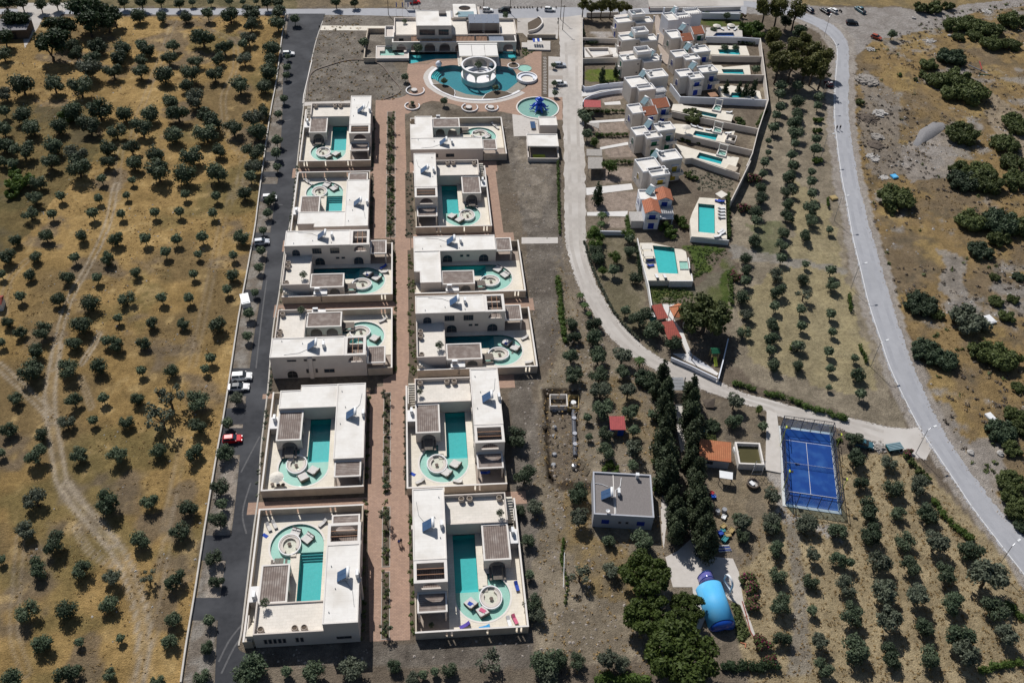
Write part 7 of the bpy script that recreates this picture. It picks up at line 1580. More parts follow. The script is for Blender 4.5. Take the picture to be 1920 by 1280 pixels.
for f, pts, w, h, lb, m in ((Q4, [(0,385),(120,410),(280,470),(420,520),(530,550),(600,570)], 1.9, 1.3, 'clipped green hedge along the upper side of the lane junction', 'leaf_hedge'), (R4, [(1340,275),(1440,300),(1480,320)], 1.6, 1.2, 'short green hedge start beside the playground corner', 'leaf_hedge'),
        (Q5, [(1260,0),(1320,80),(1400,180),(1470,230),(1520,265)], 1.8, 1.4, 'green roadside hedge right of the straw orchard', 'leaf_green'), (Q5, [(1600,1260),(1740,1230),(1920,1190)], 1.8, 1.2, 'bright green hedge at the bottom right corner', 'leaf_green'), (Q5, [(1800,760),(1860,820),(1910,880)], 1.6, 1.2, 'green hedge piece at the right edge by the road', 'leaf_green'),
        (A5, [(390,310),(680,310),(950,295)], 1.3, 1.4, 'green hedge between two pink gravel gardens, upper', 'leaf_hedge'), (A5, [(600,790),(820,800),(1030,785)], 1.3, 1.4, 'green hedge between two pink gravel gardens, lower', 'leaf_hedge'), (A3, [(230,1040),(600,1045),(1000,1040)], 1.3, 1.4, 'green hedge below the dark red shelter', 'leaf_hedge'),
        (A3, [(490,470),(680,440),(860,430)], 1.4, .9, 'low green hedge along the lawn', 'leaf_green'), (Z4, [(1225,180),(1220,500),(1225,800),(1230,1230)], 1.4, 1.6, 'tall green hedge right of the white lounger row', 'leaf_hedge'), (Z1, [(880,700),(890,800),(880,900)], 1.3, 1.6, 'rounded green hedge left of the grey side roof', 'leaf_hedge'),
        (R3, [(480,560),(490,680),(510,800)], 1.2, 1.4, 'dark hedge along the long white wall', 'leaf_dark'), (R3, [(1095,740),(1105,850),(1110,960)], 1.4, 1.3, 'green hedge left of the upper orchard', 'leaf_hedge'), (R3, [(125,540),(190,730),(280,930),(380,1080),(500,1200)], .9, 1.0, 'dry brown hedge along the inside of the curving lane', 'leaf_olive_gray'),
        (PX, [(1046,300),(1048,380),(1050,440)], .9, 1.2, 'thin green hedge along the left edge of the lane', 'leaf_hedge'), (PX, [(1047,520),(1053,590),(1060,640)], 1.6, 1.6, 'bright green hedge right of the bare earth strip', 'leaf_green'), (A2, [(1160,720),(1450,730)], 1.2, 1.3, 'dark hedge below the bright blue pool', 'leaf_dark'), (A2, [(1600,760),(1900,790)], 1.2, 1.3, 'dark hedge right of the green pool frame', 'leaf_dark'),
        (A1, [(160,820),(300,850),(450,850)], 1.2, 1.3, 'dark hedge in the second garden by the lane', 'leaf_dark'), (A1, [(150,600),(170,700)], 1.0, 1.2, 'dark shrub row along the wall of the topmost garden', 'leaf_dark'), (A4, [(1800,900),(1720,1000),(1640,1150)], 1.3, 1.4, 'green hedge inside the boundary wall corner', 'leaf_hedge'), (R4, [(1740,0),(1710,60)], 1.0, 1.0, 'small bright hedge by the road verge', 'leaf_green'), (Q4, [(690,30),(720,90),(740,150)], 1.0, 1.6, 'bright green hedge along the verge above the junction', 'leaf_green'),
        (Q7, [(210,200),(215,270)], .9, 1.6, 'bright upright hedge clump on the verge, upper', 'leaf_green'), (Q7, [(370,930),(385,1050)], 1.0, 1.8, 'bright upright hedge clump on the verge, lower', 'leaf_green'), (R5, [(205,320),(190,480),(230,620),(215,760)], .8, .8, 'green weeds along the white hose on bare earth', 'leaf_green'), (R5, [(1280,1180),(1480,1160),(1640,1170)], 2.2, 1.6, 'dark hedge along the path at the bottom edge', 'leaf_dark'), (R5, [(430,1250),(560,1240),(760,1260)], 2.2, 1.4, 'bright green shrubbery at the bottom edge', 'leaf_green')):
    hedge(f, pts, w, h, lb, m)
# ------------------------------------------------------------------ small growth nobody could count
def tufts(name, pts, m, size, seed, n=5, z=0):
    if len(pts) == 0: return
    C = [(p[0], p[1], z+size*.25) for p in pts]
    o = leafmesh(name, C, [size]*len(C), n*len(C), size*.55, m, seed, .55, .6); o['kind'] = 'stuff'; return o
COURT = p2([PX(1455, 780), PX(1570, 795), PX(1585, 970), PX(1462, 955)])
def scatter(poly, n, seed, f=None):
    rs = np.random.RandomState(seed); P = np.array([p[:2] for p in poly]); lo, hi = P.min(0), P.max(0); out = []
    q = lo+(hi-lo)*rs.rand(n*4, 2); m = inpoly(q[:, 0], q[:, 1], poly); q = q[m]
    if f is not None: q = q[f(q[:, 0], q[:, 1])]
    ix = np.clip(np.searchsorted(gx, q[:, 0]), 0, len(gx)-1); iy = np.clip(np.searchsorted(gy, q[:, 1]), 0, len(gy)-1)
    q = q[~(flat[iy, ix] | inpoly(q[:, 0], q[:, 1], COURT))]
    return q[:n]
fpts = scatter([p for p in fieldp if p[0] > -300]+[], 3000, 1, lambda x, y: fbm(x, y, 14, 91) > .5)
fpts = fpts[(fpts[:, 0] > -200) & (fpts[:, 1] > 66)]
tufts('dry_grass', fpts, 'drygrass', .27, 5, 5)
tufts('scrub_grass', scatter(p2(SCRUB), 2600, 2, lambda x, y: fbm(x, y, 12, 92) > .48), 'drygrass', .3, 6, 5)
tufts('dark_tussocks', scatter(p2(SCRUB), 1500, 3, lambda x, y: fbm(x, y, 16, 93) > .50), 'graytuft', .5, 7, 9)
tufts('green_tussocks', scatter(p2(SCRUB), 420, 4, lambda x, y: fbm(x, y, 16, 94) > .53), 'leaf_bush', .6, 8, 12)
tufts('plot_weeds', scatter(p2(RES), 260, 5), 'drygrass', .38, 9, 6); tufts('plot_plants', scatter(p2(RES), 90, 15), 'leaf_olive_gray', .35, 19, 9)
tufts('orchard_straw', scatter(p2(path(PX, [(1590, 850), (1700, 850), (1930, 1110), (1930, 1290), (1400, 1290), (1390, 1060), (1440, 960)])), 2600, 6), 'drygrass', .26, 10, 5)
tufts('grove_grass', scatter(p2(path(PX, [(1045, 480), (1090, 600), (1240, 760), (1250, 1270), (1010, 1270), (1000, 900), (1025, 700)])), 900, 7), 'drygrass', .3, 11, 6)
for i, (x0, x1, y0, y1, n) in enumerate(((-4.35, -2.4, 201, 231, 40), (-4.0, -2.4, 151, 196, 60), (-4.5, -3.7, 87, 114, 36), (-5.2, -4.8, 118, 145, 30), (-13.3, -12.6, 87, 145, 60), (-7.5, -7.0, 152, 196, 40), (-14, -13.2, 202, 262, 60), (-9.5, -8.4, 87, 146, 80), (-9.3, -7.5, 202, 264, 130), (-34.9, -34.3, 118, 262, 130))):
    P = np.random.RandomState(i+50).rand(n, 2)*[x1-x0, y1-y0]+[x0, y0]; tufts('bed_plants', P, ('leaf_olive_gray', 'leaf_bush', 'leaf_hedge')[i % 3], .38, 60+i, 16)
for i, (f, pts, n) in enumerate(((R3, [(570, 860), (860, 870), (840, 980), (600, 950)], 180), (R3, [(810, 560), (1090, 600), (980, 720), (850, 800)], 160), (Z2, [(300, 880), (560, 900), (1180, 1120), (1150, 1280), (500, 1280)], 120), (H2, [(1240, 880), (1470, 900), (1450, 1110), (1240, 1080)], 40), (H1, [(180, 880), (330, 620), (480, 540), (330, 1030)], 60))):
    tufts('garden_weeds', scatter(p2(path(f, pts)), n, 70+i), ('leaf_green', 'leaf_hedge', 'leaf_olive_gray')[i % 3], .35, 80+i, 8)

def rocks(name, pts, size, m, seed):
    rs = np.random.RandomState(seed); n = len(pts); o8 = np.array([(1, 0, 0), (0, 1, 0), (-1, 0, 0), (0, -1, 0), (0, 0, 1)], float); a = rs.rand(n)*6.28; k = size*(.4+rs.rand(n)**2*1.4)
    v = o8[None]*(.7+.6*rs.rand(n, 5, 1))*k[:, None, None]; v[:, :, 2] *= .6; c, s = np.cos(a)[:, None], np.sin(a)[:, None]
    X = v[:, :, 0]*c-v[:, :, 1]*s+pts[:, :1]; Y = v[:, :, 0]*s+v[:, :, 1]*c+pts[:, 1:2]; V_ = np.stack([X, Y, v[:, :, 2]], 2).reshape(-1, 3)
    me = bpy.data.meshes.new(name); me.from_pydata(V_.tolist(), [], [(5*i+a_, 5*i+(a_+1) % 4, 5*i+4) for i in range(n) for a_ in range(4)]); me.materials.append(MATS[m]); o = bpy.data.objects.new(name, me); COL.objects.link(o); o['kind'] = 'stuff'
rocks('scrub_stones', scatter(p2(SCRUB), 1500, 21, lambda x, y: fbm(x, y, 14, 61) > .5), .28, 'rubble', 1)
rocks('field_stones', fpts[:700]+.7, .16, 'rubble', 2)
rocks('soil_clods', scatter(p2(path(PX, [(940, 215), (1045, 215), (1050, 440), (1240, 760), (1250, 1240), (480, 1250), (480, 1205), (1000, 1200), (1010, 900), (960, 700)])), 1500, 22), .2, 'palegravel', 3)
rocks('plot_stones', scatter(p2(RES), 500, 23), .18, 'palegravel', 4)
e = np.array([(p.x+random.uniform(-.9, .5), p.y) for L_ in (mrL, mrR, laneL, laneR) for q in zip(L_, L_[1:]) for p in [q[0].lerp(q[1], random.random()) for _ in range(7)]]); rocks('gravel_spill', e, .13, 'palegravel', 5)
# ------------------------------------------------------------------ white retaining wall of the field
o = wall_line([Vector((p.x, p.y)) for p in wl], .55, .3).build('retaining_wall', 'retaining'); tag(o, 'long white retaining wall between golden field and asphalt road', 'wall')
# ------------------------------------------------------------------ grey roofed house below the pit
hh = thing('bungalow', 'single storey house with grey gravel roof and blue shutters beside the cypress rows', 'house', (31.2, 108, 0))
g0 = crop(1090, 870, 8.533); q0 = g0(200, 795, 4.2); gf = frm(q0, -7.4); L = 11.7; d = 10.45
MB(gf).box(.05, L-.05, .05, d-.05, -.2, 3.8).build('walls', 'graypaint', hh); MB(gf).ring(0, L, 0, d, 3.802, 4.2, .3).build('parapet', 'graypaint', hh); MB(gf).box(.3, L-.3, .3, d-.3, 3.8, 3.86).build('gravel_roof', 'graygravelroof', hh)
for a, b in ((1.7, 3.2), (8.6, 10.1)): window(hh, gf, .05, 0, a, b, 1.3, 2.5, 'v-', pane='blue_shutter', fr='blue_shutter', mull=1)
for a in (5.0, 6.4): window(hh, gf, .05, 0, a, a+.55, 1.6, 2.2, 'v-', mull=0)
m = MB(gf).box(4.0, 4.16, .35, d-.35, 3.862, 3.94); m.build('roof_kerb', 'rim', hh)
SOLAR.put(Vector((*[gf[0][i]+gf[1][i]*2.6+gf[2][i]*4.6 for i in (0, 1)], 3.86)), R(-8), label='solar water heater with two panels on the grey gravel roof', group=None)
AC.put(Vector((*[gf[0][i]+gf[1][i]*5.0+gf[2][i]*5.4 for i in (0, 1)], 3.86)), R(-8), label='white air conditioner beside the kerb on the grey gravel roof')
m = MB(gf).box(8.6, 9.1, 9.4, 9.9, 3.87, 5.0); m.build('chimney', 'whitemetal', hh); MB(gf).box(8.5, 9.2, 9.3, 10.0, 5.0, 5.15).build('chimney_cap', 'whitemetal', hh)
q = Vector((*[gf[0][i]+gf[1][i]*2.7+gf[2][i]*.6 for i in (0, 1)], 3.9)); t = thing('satellite_dish', 'white satellite dish at the front edge of the grey gravel roof', 'satellite dish', q)
MB().cyl(q.x, q.y, 3.87, 4.5, .04, 6).build('mast', 'graymetal', t); MB().lathe(q.x, q.y, [(.02, 4.5), (.25, 4.55), (.42, 4.72), (.40, 4.74), (.02, 4.54)], 12).build('dish', 'whitemetal', t)
t = thing('pipe_run', 'white pipes crossing the grey gravel roof', 'pipe', q)
mk = lambda a, b, z=3.95: (gf[0][0]+gf[1][0]*a+gf[2][0]*b, gf[0][1]+gf[1][1]*a+gf[2][1]*b, z)
for pts in ([mk(.4, 7.6), mk(1.8, 7.5), mk(3, 6.9)], [mk(4.6, 6.3), mk(5.4, 7.2), mk(5.7, 9.4)], [mk(4.3, .6), mk(4.35, 4), mk(4.4, 6.3)]): MB().tube(smooth_line([(p[0], p[1]) for p in pts], 4) and [Vector(p) for p in pts], .06, 5).build('pipe', 'whitemetal', t)
# driveway and pale paving behind the blue cover
for pts in ([(945,420),(1000,420),(1005,560),(1010,720),(985,740),(960,600)],): patch('driveway', R4, pts, .008, 'walkpale')
patch('driveway', R5, [(1025,180),(1060,180),(1085,260),(1115,430),(1330,450),(1370,540),(1400,730),(1480,960),(1460,970),(1380,760),(1300,720),(1240,640),(1110,930),(1090,920),(1060,640),(930,640),(880,440),(960,400),(1050,320)], .010, 'walkpale')
patch('house_path', R5, [(860,20),(905,110),(900,170),(880,280),(870,400),(855,280),(850,120)], .012, 'walkpale')
zone(p2(path(R5, [(1310,730),(1390,740),(1440,960),(1400,1010),(1370,1010)])), (.10, .095, .055), (.07, .075, .035), 1.5, 64, 1, .1); tufts('bed_growth', scatter(p2(path(R5, [(1320,740),(1380,745),(1430,950),(1380,1000)])), 60, 98), 'leaf_bush', .5, 97, 14)
wall_o = wall_line([R5(x, y) for x, y in [(1392,735),(1420,830),(1445,930),(1465,970)]], .12, .16).build('red_kerb', 'tile_red'); tag(wall_o, 'curved reddish kerb right of the bright blue cover', 'kerb')
wall_o = wall_line([R5(x, y) for x, y in [(1380,1010),(1415,1020),(1412,1045)]], .16, .2).build('red_kerb', 'terracotta'); tag(wall_o, 'short reddish kerb piece below the bright blue cover', 'kerb')
# bright blue barrel cover
def spot(f, x, y, z=0): return f(x, y, z)
a = (spot(Z6, 395, 470)+spot(Z6, 745, 460))/2; b = (spot(Z6, 545, 960)+spot(Z6, 880, 940))/2
a = Z6(565, 530); b = Z6(725, 1000)
ax = (b-a).normalized(); sd_ = Vector((-ax.y, ax.x, 0)); LEN = (b-a).length; RC = 2.5; HC = 2.9
cv = thing('barrel_cover', 'bright blue barrel shaped cover with domed dark blue front end', 'pool cover', a)
def hoop(p, r, h, n=14, th=0.0): return [p+sd_*(r*math.cos(math.pi*i/n))+Vector((0, 0, h*math.sin(math.pi*i/n)**.9)) for i in range(n+1)]
def vault(p, q, r, h, m, nm, par, r2=None, h2=None, th=.08):
    A, B = hoop(p, r, h), hoop(q, r2 or r, h2 or h); A2, B2 = hoop(p, r-th, h-th), hoop(q, (r2 or r)-th, (h2 or h)-th); n = len(A); vs = A+B+A2+B2; fs = []
    for i in range(n-1): fs += [(i, i+1, n+i+1, n+i), (2*n+i, 3*n+i, 3*n+i+1, 2*n+i+1), (i, 2*n+i, 2*n+i+1, i+1), (n+i, n+i+1, 3*n+i+1, 3*n+i)]
    fs += [(0, n, 3*n, 2*n), (n-1, 3*n-1, 4*n-1, 2*n-1)]
    return MB().add([tuple(v) for v in vs], fs).build(nm, m, par, smooth=True)
vault(a, b, RC, HC, 'coverblue', 'vault', cv)
vs = []; n = 14; K = 5
for k in range(K+1):
    u = k/K; rr = math.cos(u*math.pi/2)
    vs += [tuple(b+ax*(1.1*math.sin(u*math.pi/2)+.02)+sd_*((RC-.1)*rr*math.cos(math.pi*i/n))+Vector((0, 0, max(.05, HC*.47+(HC-.15)*rr*math.sin(math.pi*i/n)**.9-HC*.47*rr-(0)) ))) for i in range(n+1)]
fs = [(k*(n+1)+i, k*(n+1)+i+1, (k+1)*(n+1)+i+1, (k+1)*(n+1)+i) for k in range(K) for i in range(n)]
MB().add(vs, fs).build('domed_end', 'coverdark', cv, smooth=True)
MB().add([tuple(v) for v in hoop(b+ax*.01, RC-.1, HC-.1)], [tuple(range(n+1))]).build('end_wall', 'coverdark', cv)
vault(a-ax*2.4, a-ax*.1, RC*.58, HC*.8, 'smoke', 'smoked_hood', cv)
for k in (0, 1): vault(a-ax*(2.4-1.15*k), a-ax*(2.3-1.15*k), RC*.6, HC*.83, 'coverdark', 'hood_rib', cv)
p = Z6(815, 600); t = thing('arch_frame', 'white tubular arch frame with crossbar beside the blue cover', 'frame', p)
e1, e2 = Z6(735, 480), Z6(815, 610)
dd = (e2-e1); pts = [e1, e1+Vector((0, 0, 2.9))]+[e1+dd*(.5-.5*math.cos(math.pi*i/8))+Vector((0, 0, 2.9+1.3*math.sin(math.pi*i/8))) for i in range(1, 8)]+[e2+Vector((0, 0, 2.9)), e2]
MB().tube(pts, .2, 8).build('arch', 'whitemetal', t, smooth=True); MB().tube([e1+Vector((0, 0, 1.6)), e2+Vector((0, 0, 1.6))], .18, 6).build('crossbar', 'whitemetal', t)
# junk near the cypresses
for f, x, y, sx, sy, sz, m, lb in ((R5, 1265, 240, 1.1, .8, .5, 'crate', 'pale straw box in the junk pile beside the cypress row, upper left'), (R5, 1318, 268, 1.2, .9, .5, 'crate', 'pale straw box in the junk pile, tilted at its right'), (R5, 1295, 300, 1.1, .9, .6, 'crate', 'open straw box in the middle of the junk pile'),
        (R5, 1275, 328, 1.3, .9, .6, 'teal', 'turquoise tub in the junk pile beside the cypress row'), (R5, 1262, 268, .9, .7, .4, 'teal', 'small teal lid in the junk pile'), (R5, 1245, 290, .9, .9, .7, 'towelblue', 'dark blue tub at the left of the junk pile'), (R5, 1268, 180, 1.0, .8, .5, 'whitemetal', 'white machine part on the ground beside the cypress row'), (R5, 1190, 20, .8, .7, .5, 'cloth_red', 'red lidded box in the junk by the stone basin'), (R5, 1200, 45, .9, .7, .6, 'coverdark', 'dark blue sack in the junk by the stone basin')):
    p = f(x, y); t = thing('junk_box', lb, 'box', p); fr = frm(p, (x*7) % 60); MB(fr).box(-sx/2, sx/2, -sy/2, sy/2, 0, sz*.8).build('box_body', m, t); MB(fr).ring(-sx/2-.03, sx/2+.03, -sy/2-.03, sy/2+.03, sz*.8, sz, .1).build('rim', m, t)
for k, (x, y) in enumerate(((1270, 140), (1225, 150))):
    p = R5(x, y); o = MB().cyl(p.x, p.y, 0, 1.0, .5, 12).lathe(p.x, p.y, [(.52, .35), (.55, .4), (.52, .45)], 12).build('steel_drum', 'graymetal'); tag(o, ('grey', 'dark grey')[k]+' steel drum standing beside the cypress row, '+('right', 'left')[k]+' of two', 'drum')
t = thing('pole_pile', 'stack of white and grey poles beside the cypress row', 'poles', R5(1260, 385))
for k in range(7): 
    p, q = R5(1190+8*k, 368+6*k, .1+.05*(k % 3)), R5(1305+3*k, 362+6*k, .1+.05*(k % 3)); MB().tube([p, q], .09, 5).build('pole', ('whitemetal', 'metal', 'towelblue')[k % 3], t)
# blue dinghy shape / blue bin in the cypress shadow
p = R4(1145, 590); t = thing('blue_tarpaulin', 'blue tarpaulin sheet under the trees right of the cypress row', 'tarpaulin', p); MB(frm(p, 10)).add([(-.9, -.5, .05), (.9, -.5, .05), (.9, .5, .05), (-.9, .5, .05), (-.6, -.3, .5), (.6, -.25, .6), (.6, .3, .5), (-.6, .3, .55)], HX).build('sheet', 'coverblue', t)
# red roofed shed and little houses
f_, L, w_ = fr3(R4, (517, 583), (614, 584), (615, 506), 2.4)
t = thing('garden_shed', 'blue garden shed with red corrugated roof between olive trees', 'shed', (*f_[0], 0)); MB(f_).box(.2, L-.2, .2, w_-.2, -.1, 2.2).build('walls', 'coverdark', t)
MB(f_).add([(-.1, -.1, 2.22), (L+.1, -.1, 2.22), (L+.1, w_+.1, 2.6), (-.1, w_+.1, 2.6), (-.1, -.1, 2.3), (L+.1, -.1, 2.3), (L+.1, w_+.1, 2.68), (-.1, w_+.1, 2.68)], HX).build('roof', 'redmetal', t); MB(f_).box(.8, 1.6, .18, .198, 0, 1.9).build('door', 'frame', t)
f_, L, w_ = fr3(Z7, (215, 570), (790, 635), (770, 345), 2.8)
t = thing('tiled_hut', 'pale blue hut with orange tiled roof between cypresses and water tank', 'hut', (*f_[0], 0)); MB(f_).box(.15, L-.15, .15, w_-.15, -.1, 2.6).build('walls', 'graypaint', t)
MB(f_).add([(-.1, -.2, 2.62), (L+.1, -.2, 2.62), (L+.1, w_+.1, 3.6), (-.1, w_+.1, 3.6), (-.1, -.2, 2.78), (L+.1, -.2, 2.78), (L+.1, w_+.1, 3.76), (-.1, w_+.1, 3.76)], HX).build('roof', 'tile_orange', t)
MB(f_).box(.15, L-.15, w_-.3, w_-.15, 2.6, 3.55).build('back_gable', 'graypaint', t); window(t, f_, .15, 0, 1.6, 3.0, 1.0, 2.0, 'v-', mull=1)
f_, L, w_ = fr3(Z7, (585, 935), (825, 970), (830, 840), 2.2); shade(Z7, [(585, 935), (580, 800), (830, 840), (825, 970)], 2.2, 'whitemetal', 'pale corrugated lean-to roof below the orange tiled hut', nm='lean_to')
f_, L, w_ = fr3(Z7, (940, 680), (1415, 700), (1365, 295), 1.8)
t = thing('water_tank', 'open concrete tank filled with olive green water', 'water tank', (*f_[0], 0)); MB(f_).ring(0, L, 0, w_, -.2, 1.8, .35).build('walls', 'rim', t); MB(f_).box(.36, L-.36, .36, w_-.36, -.2, .9).build('green_water', 'greenwater', t)
for x, y in ((875, 480),): 
    p = Z7(x, y); o = MB(frm(p, 8)).box(-.4, .4, -.9, .9, 0, .9).box(-.3, .3, -.7, .7, .9, 1.1).build('white_cabinet', 'whitemetal'); tag(o, 'white metal cabinet between the tiled hut and the concrete tank', 'cabinet')
# stone basin with scaffold lattice
p = Z7(1190, 1080); t = thing('stone_basin', 'round dark stone basin with white sacks inside', 'basin', p); MB().lathe(p.x, p.y, [(1.25, 0), (1.3, .9), (1.05, .9), (1.0, .2)], 20).build('ring_wall', 'earthpile', t); MB().cyl(p.x, p.y, 0, .45, 1.0, 16).build('filling', 'rubble', t); MB(frm(p, 30)).box(-.7, .1, -.5, .6, .46, 1.0).build('white_sack', 'whitemetal', t)
t = thing('scaffold_tower', 'thin lattice scaffold tower leaning beside the concrete tank', 'scaffold', Z7(1250, 900)); q = [Z7(1150, 930), Z7(1340, 930), Z7(1370, 830), Z7(1200, 830)]; tp = [v+Vector((0, 0, 3.6)) for v in q]
for i in range(4): MB().tube([q[i], tp[i]], .05, 5).build('upright', 'metal', t)
for k in range(1, 4):
    for i in range(4): MB().tube([q[i]+Vector((0, 0, 1.15*k)), q[(i+1) % 4]+Vector((0, 0, 1.15*k))], .04, 4).build('rung', 'metal', t)
# ------------------------------------------------------------------ concrete slab and padel court
q = [Q4(-5, 525), Q4(65, 545), Q4(72, 640), Q4(95, 980), Q4(-5, 970), Q4(-35, 530)]
o = curb('concrete_slab', p2([R4(1555, 468), R4(1622, 480), R4(1640, 640), R4(1650, 880), R4(1545, 860)]), -.1, .25, 'walkpale')
cA, cB, cC, cD = PX(1462.5, 801.3), PX(1557.2, 814.4), PX(1574.1, 960.6), PX(1472.3, 944.7)
uu = (cB-cA).normalized(); ang_c = math.degrees(math.atan2(uu.y, uu.x)); O_ = cD; pf = frm(O_, ang_c); LW, LL = 10.6, 20.6
flatten(p2([cA, cB, cC, cD]))
ct = thing('padel_court', 'blue padel court with white lines inside a glass and mesh cage', 'sports court', O_)
MB(pf).box(-.55, LW+.55, -.6, LL+.55, -.2, .10).build('concrete_base', 'padeledge', ct)
MB(pf).box(.05, LW-.05, .05, LL-.05, .102, .125).build('turf', 'padelblue', ct)
for y in (3.35, LL-3.35): MB(pf).box(.1, LW-.1, y-.04, y+.04, .126, .132).build('service_line', 'whitepaint', ct)
MB(pf).box(LW/2-.04, LW/2+.04, 3.4, LL-3.4, .126, .132).build('centre_line', 'whitepaint', ct)
nt_ = MB(pf).box(.1, LW-.1, LL/2-.015, LL/2+.015, .95, 1.02).build('net_tape', 'whitepaint', ct)
m = MB(pf)
for k in range(50): m.box(.15+k*.205, .17+k*.205, LL/2-.006, LL/2+.006, .13, .948)
for z in (.35, .6, .8): m.box(.1, LW-.1, LL/2-.008, LL/2+.008, z, z+.012)
o = m.build('net_mesh', 'steelblue', ct); o['kind'] = 'stuff'
def glassmat():
    m, n, l, b = newmat('cage_glass'); n.remove(b); tp_ = n.new('ShaderNodeBsdfTransparent'); tp_.inputs[0].default_value = (.80, .88, .93, 1); g = n.new('ShaderNodeBsdfGlossy'); g.inputs[0].default_value = (.8, .9, 1, 1); g.inputs['Roughness'].default_value = .05
    ms = n.new('ShaderNodeMixShader'); ms.inputs[0].default_value = .12; l.new(tp_.outputs[0], ms.inputs[1]); l.new(g.outputs[0], ms.inputs[2]); l.new(ms.outputs[0], n['Material Output'].inputs[0])
glassmat()
for y in (0, LL):
    for k in range(5): MB(pf).box(k*LW/5+.03, (k+1)*LW/5-.03, y-.01, y+.01, .13, 3.0).build('glass_panel', 'cage_glass', ct)
for x in (0, LW):
    for a, b in ((0, 2), (2, 4), (LL-4, LL-2), (LL-2, LL)): MB(pf).box(x-.01, x+.01, a+.03, b-.03, .13, 3.0 if a in (0, LL-2) else 2.0).build('glass_panel', 'cage_glass', ct)
def bar(m, p0, p1, r=.04): m.tube([p0, p1], r, 4)
W3 = lambda x, y, z: (pf[0][0]+pf[1][0]*x+pf[2][0]*y, pf[0][1]+pf[1][1]*x+pf[2][1]*y, z)
for x in (0, LW):
    for k in range(11):
        if k in (5,): continue
        y = LL*k/10; top = 4.0 if k in (0, 1, 9, 10) else 3.0; MB().tube([W3(x, y, .1), W3(x, y, top)], .085, 4).build('post', 'steelblue', ct)
for y in (0, LL):
    for k in (1, 2, 3, 4): MB().tube([W3(LW*k/5, y, .1), W3(LW*k/5, y, 4.0)], .07, 4).build('post', 'steelblue', ct)
    for z in (3.05, 4.0): MB().tube([W3(0, y, z), W3(LW, y, z)], .085, 4).build('rail', 'steelblue', ct)
for x in (0, LW):
    for a, b, z in ((0, 4, 4.0), (LL-4, LL, 4.0), (0, LL, 3.03), (0, LL, 1.2)):
        MB().tube([W3(x, a, z), W3(x, b, z)], .07, 4).build('rail', 'steelblue', ct)
m = MB()
for x in (0, LW):
    for k in range(int(LL/.5)): bar(m, W3(x, k*.5, .15), W3(x, k*.5, 3.0), .018)
    for k in range(1, 9): bar(m, W3(x, 0, k*.36), W3(x, LL, k*.36), .018)
for y in (0, LL):
    for k in range(1, 21): bar(m, W3(k*.5, y, 3.05), W3(k*.5, y, 4.0), .018)
o = m.build('wire_mesh', 'steelblue', ct); o['kind'] = 'stuff'
for x, sx in ((-.35, 1), (LW+.35, -1)):
    for y in (3.6, LL-5.2):
        t = thing('floodlight', f'yellow green floodlight mast at the {"left" if sx > 0 else "right"} side of the padel court, {"near" if y < 9 else "far"} end', 'floodlight', Vector(W3(x, y, .1)), 'floodlights round the padel court')
        MB().tube([W3(x, y, .1), W3(x, y, 6.0)], .07, 6).build('mast', 'limepaint', t); MB(pf).box(min(x, x+sx*.75), max(x, x+sx*.75), y-.25, y+.25, 5.95, 6.1).build('lamp_head', 'dark', t); MB(pf).box(x-.12, x+.12, y-.3, y+.3, 5.9, 6.25).build('bracket', 'limepaint', t)
# ------------------------------------------------------------------ orange tiled barbecue pavilions and playground
shade(Z5, [(345, 388), (255, 180), (400, 155), (510, 365)], 2.8, 'tile_red', 'red tiled flat slope roof left of the peaked orange pavilion', nm='tiled_shelter')
shade(Z5, [(500, 690), (405, 430), (570, 400), (712, 672)], 2.8, 'tile_red', 'red tiled slope roof below the peaked orange pavilion', nm='tiled_shelter')
P_ = [Z5(x, y, 2.8) for x, y in ((515, 205), (835, 180), (775, 390), (590, 345))]; P_ = [Z5(515, 205, 2.8), Z5(590, 350, 2.8), Z5(760, 382, 2.8), Z5(840, 185, 2.8), Z5(655, 150, 2.8)]
ap = Z5(700, 215, 4.3); ap = sum(P_, Vector())/5+Vector((0, 0, 1.5)); t = thing('peaked_pavilion', 'orange tiled peaked pavilion beside the big spreading tree', 'pavilion', P_[0])
for i in range(5): MB().add([tuple(P_[i]), tuple(P_[(i+1) % 5]), tuple(ap), tuple(P_[i]-Vector((0, 0, .15))), tuple(P_[(i+1) % 5]-Vector((0, 0, .15))), tuple(ap-Vector((0, 0, .15)))], [(0, 1, 2), (5, 4, 3), (0, 3, 4, 1)]).build('roof_slope', 'tile_orange', t)
for p in P_: 
    q = p.lerp(sum(P_, Vector())/5, .1); MB().box(q.x-.1, q.x+.1, q.y-.1, q.y+.1, -.1, 2.62).build('post', 'rim', t)
    MB().tube([p+Vector((0, 0, .06)), ap+Vector((0, 0, .06))], .09, 5).build('ridge', 'terracotta', t)
patch('pavilion_floor', Z5, [(420, 160), (590, 160), (600, 400), (720, 560), (850, 900), (1260, 1200), (1230, 1230), (760, 1010), (560, 900), (780, 900), (700, 700), (640, 560), (480, 400)], .012, 'stepstone')
patch('playground_mat', Z5, [(840, 900), (1190, 1140), (1120, 1120), (800, 1000)], .016, 'graypaint')
p = Z5(280, 360, .8); t = thing('water_barrel', 'teal water barrel with pale lid left of the red tiled roofs', 'barrel', (p.x, p.y, 0)); MB().cyl(p.x, p.y, 0, 1.6, .85, 14).build('barrel', 'teal', t); MB().cyl(p.x, p.y, 1.6, 1.7, .8, 14).build('lid', 'whitemetal', t)
p = Z5(1195, 900, 1.5); t = thing('play_tower', 'wooden play tower with green roof in the tree shade', 'play tower', (p.x, p.y, 0))
for dx in (-.8, .8):
    for dy in (-.8, .8): MB().box(p.x+dx-.06, p.x+dx+.06, p.y+dy-.06, p.y+dy+.06, 0, 2.4).build('post', 'crate', t)
